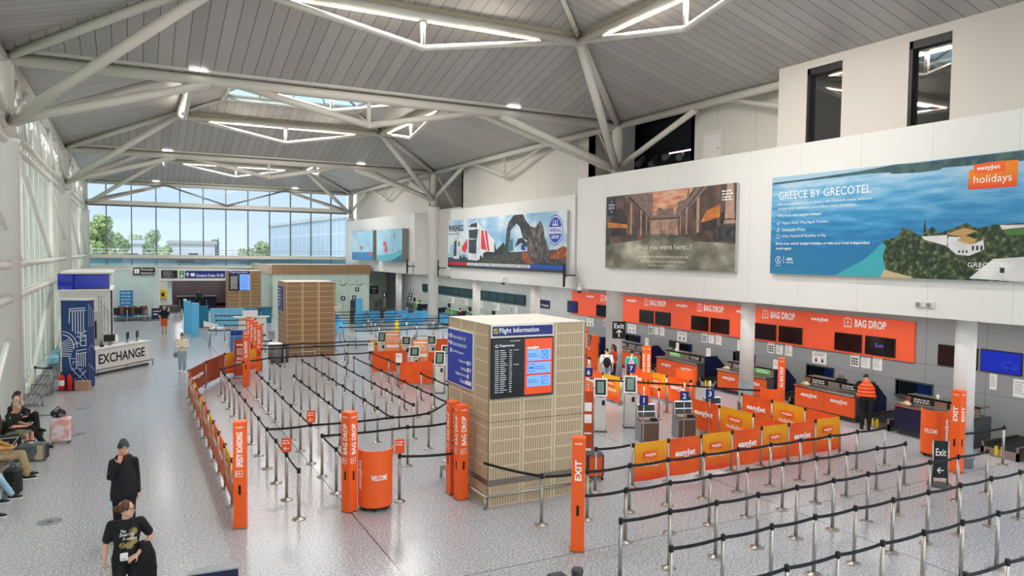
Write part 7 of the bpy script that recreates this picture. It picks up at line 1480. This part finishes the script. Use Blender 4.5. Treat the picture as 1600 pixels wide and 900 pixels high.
person('woman in a black printed T-shirt pulling a suitcase at the lower left', (-.08, 11.50, 0), R(3), dict(chest=(.0,0,1.27), elR=(-.265,.03,1.14), wrR=(-.285,-.04,.93), elL=(.33,.05,1.17), wrL=(.13,-.17,1.0), knL=(.10,-.10,.51), anL=(.10,.06,.12), anR=(-.10,-.08,.09), knR=(-.10,-.10,.5)), 1.70, .0075, head=(82,4,0),
  hands={'R': ((.05,-.1,-1),(1,0,-.1),38), 'L': ((-.85,-.3,-.35),(.1,.6,-.8),30)}, shirt=blk, sleeve=.72, trousers=blk, shoes=(M['black'], M['paper']), hair=noisy('hair_brown', '4A2E1E', '6A432A', 20, .6), hairstyle='bun_back', bulk=1.06, extra=ex_woman, hem=.03)
t = thing('suitcase', 'dark suitcase with a beige pull handle held by the woman in black', 'suitcase', (-.33, 11.28, 0), R(10)); b = MB(); b.box(-.2,.2,-.13,.13,.05,.55,c=.05); b.build('shell', M['navy'], t); b = MB(); b.path([(-.055,.0,.55),(-.055,0,.885),(.055,0,.885),(.055,0,.55)], .010, 8); b.build('pull_handle', mat('handle_beige', 'B99B78', .4), t)
for x in (-.15,.15):
    for y in (-.08,.08): b = MB(); b.tube((x-.012,y,.028),(x+.012,y,.028),.028,10); b.tube((x,y,.03),(x,y,.07),.012,6); b.build('wheel', M['black'], t)
# --- person in a beanie, hand raised
def ex_beanie(t, P, T, s, rm):
    gb_ = noisy('knit_grey', '3A3D40', '505458', 30, .9, bump=.4); h = MB(); h.ball(tuple(T((0,.015,.075))), .098*s, 18, 12, 0, (.88,1.04,1.0)); h.ball(tuple(T((0,.02,.135))), .06*s, 12, 8); h.tube(T((0,.012,.04)), T((0,.014,.075)), .098*s, 18, .094*s)
    bn_ = put('beanie', remesh(h, .009, 2, [gb_], 'beanie'), t); b = MB(); q = T((0,-.088,.075)); b.box(q.x-.02,q.x+.02,q.y-.012,q.y,q.z-.014,q.z+.014); b.build('patch', mat('patch_tan', 'B39A78', .7), bn_)
    h = MB(); h.ball(tuple(T((0,-.062,-.085))), .055*s, 12, 8, 0, (1.05,.75,.9)); h.ball(tuple(T((0,-.055,-.13))), .04*s, 12, 8); put('beard', remesh(h, .009, 2, [noisy('beard_brown', '3C241A', '5C3826', 20, .8)], 'beard'), t)
    h = MB(); h.ball((0,.05*s,1.47*s), .13*s, 16, 10, 0, (1.15,.8,.62)); put('hood', remesh(h, .012, 3, [blk], 'hood'), t)
    h = MB(); loft(h, [((0,0,1.28*s),.19,.155,(1,0,0),(0,1,0)), ((0.01,0,1.05*s),.215,.17,(1,0,0),(0,1,0)), ((.01,0,.86*s),.235,.18,(1,0,0),(0,1,0)), ((.0,0,.78*s),.215,.16,(1,0,0),(0,1,0))], 20); put('hoodie_body', remesh(h, .012, 3, [blk], 'hoodie_body'), t)
    b = MB(); b.box(-.26,-.19,-.12,.02,.70,.80,c=.02); b.build('pale_bag', mat('pale_blue', 'BFD5E0', .6), t)
person('person in a grey beanie and black hoodie waving a hand before the face', (-.13, 14.62, 0), R(2), dict(shL=(.165,0,1.42), shR=(-.165,0,1.42), elR=(-.21,-.14,1.21), wrR=(-.075,-.30,1.475), elL=(.20,.02,1.14), wrL=(.215,-.06,.88), knL=(.1,-.12,.5), anL=(.1,-.04,.1), knR=(-.1,.02,.5), anR=(-.1,.12,.12)), 1.80, .0075, skin=SKIN2, head=(8,6,0),
  hands={'R': ((.18,-.10,1),(.15,-1,-.1),10), 'L': ((0,-.1,-1),(-1,0,0),30)}, shirt=blk, sleeve=1.0, trousers=blk, shoes=(M['black'], M['black']), hair=noisy('hair_dark', '241812', '3A281C', 20, .6), bulk=.98, extra=ex_beanie)
# --- woman in a cream jumper reading a phone
def ex_phone(t, P, T, s, rm):
    b = MB(); q = (P['wrL']+P['wrR'])/2 + V((0,-.10,.03)); b.box(q.x-.035,q.x+.035,q.y-.02,q.y+.05,q.z-.004,q.z+.006); b.build('phone', M['black'], t)
def ex_cream(t, P, T, s, rm):
    ex_phone(t, P, T, s, rm); h = MB(); h.ball((-.27*s,-.03,.80*s), .12*s, 14, 10, 0, (.75,.7,1.1)); put('shoulder_bag', remesh(h, .012, 2, [mat('bag_grey', '7A8488', .6)], 'shoulder_bag'), t); b = MB(); b.path([(-.26,-.06,.92),(-.22,-.08,1.2),(-.16,-.02,1.48)], .012, 6); b.build('strap', mat('bag_grey', '7A8488', .6), t)
person('woman in a cream jumper and pale jeans looking down at a phone on the walkway', (1.96, 34.35, 0), R(-6), dict(elL=(.24,-.05,1.14), elR=(-.24,-.05,1.14), wrL=(.06,-.24,1.16), wrR=(-.06,-.24,1.16), head=(0,-.05,1.61), knL=(.09,-.08,.5), anL=(.09,-.08,.09), anR=(-.09,.06,.1)), 1.68, .011, head=(0,25,0), hands={'L': ((-.5,-1,0),(-.3,0,1),45), 'R': ((.5,-1,0),(.3,0,1),45)}, shirt=noisy('wool_cream', 'E9DCC4', 'F4EBDA', 12, .9, bump=.3), sleeve=1.0, trousers=jeans, shoes=(M['paper'], M['paper']), hair=noisy('hair_darkbrown', '2C1E16', '46301F', 20, .6), hairstyle='bun_top', bulk=1.1, extra=ex_cream, hem=.02)
# --- man in orange shorts far on the walkway
def ex_walk(t, P, T, s, rm):
    for q in 'LR':
        h = MB(); limb(h, [P['sh'+q], P['el'+q], P['el'+q].lerp(P['wr'+q], .5)], [.074,.062,.055]); put('striped_sleeve', remesh(h, .012, 3, [noisy('sleeve_check', '1A1A1C', 'D8D8D8', 40, .8, lo=.48, hi=.52)], 'striped_sleeve'), t)
person('man in a dark top with chequered sleeves and orange shorts on the far walkway', (1.88, 50.7, 0), R(-3), dict(elL=(.27,0,1.16), elR=(-.27,0,1.16), wrL=(.22,-.12,.95), wrR=(-.22,-.12,.95), knL=(.09,-.12,.5), anL=(.09,-.06,.09), anR=(-.09,.1,.12)), 1.76, .013, skin=SKIN2, shirt=blk, sleeve=.9, trousers=mat('shorts_orange', 'D9502A', .7), leg_cover=.85, shoes=(M['ink'], M['paper']), extra=ex_walk, bulk=1.05)
# --- seated passengers on the left (seat height .46) : local -Y is turned to +X
SIT = dict(pel=(0,.04,.56), chest=(0,.02,.90), neck=(0,-.02,1.10), head=(0,-.05,1.235), shL=(.185,0,1.03), shR=(-.185,0,1.03), hipL=(.10,0,.54), hipR=(-.10,0,.54), knL=(.14,-.44,.53), knR=(-.14,-.44,.53), anL=(.14,-.46,.09), anR=(-.14,-.46,.09), elL=(.27,-.10,.80), elR=(-.27,-.10,.80), wrL=(.10,-.34,.72), wrR=(-.10,-.34,.72))
def sit(label, y, x=-2.78, rz=90, upd=None, **k):
    J = dict(SIT); J.update(upd or {}); return person(label, (x, y, 0), R(rz), J, group='passengers seated on the left', **k)
camo = noisy('camo', '6E6A52', '9A937A', 7, .85, detail=1, lo=.46, hi=.54)
def ex_old(t, P, T, s, rm):
    b = MB(); q = (P['wrL']+P['wrR'])/2 + V((0,-.10,.06)); b.box(q.x-.035,q.x+.035,q.y-.06,q.y+.06,q.z-.004,q.z+.006); b.build('phone', M['ink'], t)
    b = MB(); c = P['shR']
    for dz in (0,-.035,-.07): b.path([c+V((-.072,-.04,-.03+dz)), c+V((-.078,.0,-.02+dz)), c+V((-.07,.04,-.03+dz))], .007, 6)
    b.path([c+V((-.06,-.06,.01)), c+V((-.085,-.05,-.10))], .007, 6); b.path([c+V((-.06,.06,.01)), c+V((-.08,.05,-.10))], .007, 6); b.build('sleeve_stripes', M['white'], t)
    b = MB(); [b.path([T((x*.033+.024*math.cos(R(a)), -.104, .014+.018*math.sin(R(a)))) for a in range(0, 361, 45)], .003, 6) for x in (-1,1)]; [b.tube(T((x*.058,-.10,.018)), T((x*.078,.01,.012)), .003, 6) for x in (-1,1)]; b.build('glasses', M['ink'], t)
sit('older man in a black T-shirt and camouflage shorts bent over a phone', 21.95, -2.72, 80, dict(chest=(0,-.03,.90), neck=(0,-.10,1.09), head=(0,-.17,1.205), shL=(.185,-.05,1.03), shR=(-.185,-.05,1.03), wrL=(.07,-.40,.76), wrR=(-.07,-.40,.76), knR=(-.2,-.42,.56)), H=1.78, vox=.010, skin=SKIN2, head=(-12,28,0), hands={'L': ((-.4,-1,.3),(-.2,0,1),45), 'R': ((.4,-1,.3),(.2,0,1),45)}, shirt=blk, sleeve=.85, trousers=camo, leg_cover=.86, shoes=(M['black'], M['black']), hair=noisy('hair_grey', '8E8A86', 'A9A5A0', 20, .7), extra=ex_old, bulk=1.12)
def ex_neck(t, P, T, s, rm):
    b = MB(); c = P['neck']; b.path([c+V((-.06,-.07,-.0)), c+V((0,-.14,-.12)), c+V((.06,-.07,0))], .006, 6); b.build('necklace', M['chrome'], t)
sit('man in black with one leg drawn up, chin resting on his hand', 22.95, -2.72, 70, dict(knL=(.16,-.42,.82), anL=(.10,-.50,.46), knR=(-.12,-.48,.52), anR=(-.1,-.75,.09), elR=(-.24,-.16,.82), wrR=(-.03,-.20,1.06), elL=(.26,-.14,.80), wrL=(-.02,-.30,.80)), H=1.80, vox=.011, head=(-40,8,0), hands={'R': ((.1,-.1,1),(.2,1,0),55), 'L': ((-1,-.1,0),(0,.4,1),30)}, shirt=blk, sleeve=1.0, trousers=blk, shoes=(M['black'], M['black']), hair=noisy('hair_dark', '241812', '3A281C', 20, .6), extra=ex_neck)
sit('passenger with black hair mostly hidden behind the man in black', 24.15, -2.82, 90, dict(), H=1.66, vox=.013, shirt=blk, sleeve=1.0, trousers=blk, shoes=(M['black'], M['black']), hair=noisy('hair_black', '0E0C0C', '1E1A1A', 20, .6), hairstyle='long', head=(20,10,0))
tan = noisy('cloth_tan', 'A08A66', 'B8A27C', 5, .85, bump=.2); must = noisy('cloth_mustard', 'B9843E', 'CC9A50', 5, .85, bump=.2)
sit('passenger in tan trousers and a mustard jacket cut by the left edge', 19.75, -2.76, 92, dict(chest=(0,.14,.90), neck=(0,.19,1.09), head=(0,.19,1.225), shL=(.185,.16,1.03), shR=(-.185,.16,1.03), anL=(.14,-.66,.09), anR=(-.14,-.64,.09), knL=(.13,-.54,.54), knR=(-.13,-.54,.54)), H=1.76, vox=.011, shirt=must, sleeve=1.0, trousers=tan, shoes=(M['black'], M['paper']), hair=noisy('hair_dark', '241812', '3A281C', 20, .6), hands={'L': ((-.4,-1,.3),(-.2,0,1),45), 'R': ((.4,-1,.3),(.2,0,1),45)}, extra=ex_phone)
sit('passenger in pale blue jeans and black shoes cut by the left edge', 18.1, -2.92, 88, dict(chest=(0,.14,.90), neck=(0,.19,1.09), head=(0,.19,1.225), shL=(.185,.16,1.03), shR=(-.185,.16,1.03), anL=(.12,-.70,.09), anR=(-.12,-.50,.09)), H=1.74, vox=.012, shirt=noisy('cloth_grey', '6E7074', '85878B', 5, .85), sleeve=1.0, trousers=noisy('denim_sky', '8EB4CC', 'A9CADC', 6, .8), shoes=(M['black'], M['paper']), hair=noisy('hair_dark', '241812', '3A281C', 20, .6))
sit('passenger of whom only a dark shoe shows at the left edge', 16.9, -3.0, 90, dict(chest=(0,.12,.90), neck=(0,.16,1.09), head=(0,.16,1.225), shL=(.185,.13,1.03), shR=(-.185,.13,1.03), anL=(.12,-.66,.09), anR=(-.12,-.40,.09)), H=1.72, vox=.013, shirt=blk, sleeve=1.0, trousers=blk, shoes=(M['black'], M['paper']), hair=noisy('hair_dark', '241812', '3A281C', 20, .6))
# --- staff member in an orange padded vest, seen from behind at the desk
def ex_vest(t, P, T, s, rm):
    m = mat('vest_orange', 'FF5A14', .6); g = NG(m); X, Y, Z = g.xyz(); w_ = g.math('SINE', g.math('MULTIPLY', Z, 62.0)); g.bump(w_, .9, .03); g.col(g.mix(g.math('LESS_THAN', w_, -.97), lin('FF5A14'), lin('D84A0C')))
    h = MB(); pe, ch, ne = P['pel'], P['chest'], P['neck']; up = (ch-pe).normalized(); rt = (P['shL']-P['shR']).normalized(); f_ = rt.cross(up)
    loft(h, [(pe+up*.0, .275, .19, rt, f_), (pe+up*.08, .28, .195, rt, f_), (pe.lerp(ch,.5), .255, .19, rt, f_), (ch, .25, .18, rt, f_), (ch.lerp(ne,.6), .20, .135, rt, f_), (ch.lerp(ne,.88), .12, .10, rt, f_), (ne+up*.02, .085, .085, rt, f_)], 22); put('vest', remesh(h, .012, 3, [m], 'vest'), t)
person('person in an orange padded vest leaning on the near orange desk', (19.95, 14.85, 0), R(132), dict(chest=(0,-.13,1.26), neck=(0,-.22,1.45), head=(0,-.32,1.53), shL=(.19,-.16,1.39), shR=(-.19,-.16,1.39), elL=(.30,-.36,1.20), elR=(-.28,-.36,1.18), wrL=(.16,-.56,1.16), wrR=(-.16,-.58,1.16), hipL=(.11,0,.93), hipR=(-.11,0,.93)), 1.74, .011, head=(0,32,0), shirt=blk, sleeve=1.0, trousers=blk, shoes=(M['black'], M['black']), hair=noisy('hair_black', '0E0C0C', '1E1A1A', 20, .6), bulk=1.2, extra=ex_vest, group='staff and passengers at the desks')
# --- group of three at the desks
def ex_pack(mc, sz=1.0):
    def f(t, P, T, s, rm):
        h = MB(); h.ball((0,.20*s,1.20*s), .17*s*sz, 16, 10, 0, (.95,.62,1.3)); bp = put('backpack', remesh(h, .013, 2, [mc], 'backpack'), t)
        b = MB(); [b.path([(x*.12*s,.12*s,1.40*s),(x*.13*s,-.02*s,1.49*s),(x*.13*s,-.12*s,1.30*s)], .018, 6) for x in (-1,1)]; b.build('strap', mc, bp)
    return f
GG = 'staff and passengers at the desks'
person('passenger in a white top with a black backpack, left of the group of three', (16.25, 23.35, 0), R(150), dict(head=(0,-.05,1.61)), 1.66, .012, head=(-25,22,0), shirt=M['paper'], sleeve=.8, trousers=jeans, shoes=(M['paper'], M['paper']), hair=noisy('hair_black', '0E0C0C', '1E1A1A', 20, .6), extra=ex_pack(blk), group=GG)
person('passenger in a red top with black hair, middle of the group of three', (16.95, 23.9, 0), R(-150), None, 1.72, .012, head=(30,15,0), skin=SKIN3, shirt=mat('cloth_red', 'B8321C', .8), sleeve=1.0, trousers=blk, shoes=(M['black'], M['black']), hair=noisy('hair_black', '0E0C0C', '1E1A1A', 20, .6), hairstyle='long', group=GG)
person('passenger in a teal T-shirt with a pink bag, right of the group of three', (17.0, 22.75, 0), R(140), None, 1.62, .012, head=(10,8,0), shirt=mat('cloth_teal', '36B49A', .8), sleeve=.8, trousers=blk, shoes=(M['paper'], M['paper']), hair=noisy('hair_black', '0E0C0C', '1E1A1A', 20, .6), hairstyle='short', extra=ex_pack(mat('bag_pink', 'F09AC0', .6), .8), group=GG)
person('man in a green shirt seen from behind in the far entrance', (5.5, 69.9+1.8, 0), R(180), None, 1.78, .016, shirt=mat('cloth_green', '2E6E62', .8), sleeve=.9, trousers=mat('cloth_navy', '1A2030', .8), shoes=(M['black'], M['black']), hair=M['ink'])
person('staff member in dark clothes before the farther light blue desks', (19.45, 52.6, 0), R(100), None, 1.7, .016, shirt=blk, sleeve=1.0, trousers=blk, shoes=(M['black'], M['black']), hair=noisy('hair_black', '0E0C0C', '1E1A1A', 20, .6)); person('staff member in dark red and black before the nearer light blue desks', (19.3, 44.6, 0), R(100), None, 1.66, .016, shirt=mat('cloth_wine', '3A1420', .8), sleeve=1.0, trousers=blk, shoes=(M['black'], M['black']), hair=noisy('hair_black', '0E0C0C', '1E1A1A', 20, .6))
bpy.data.scenes.remove(TS)
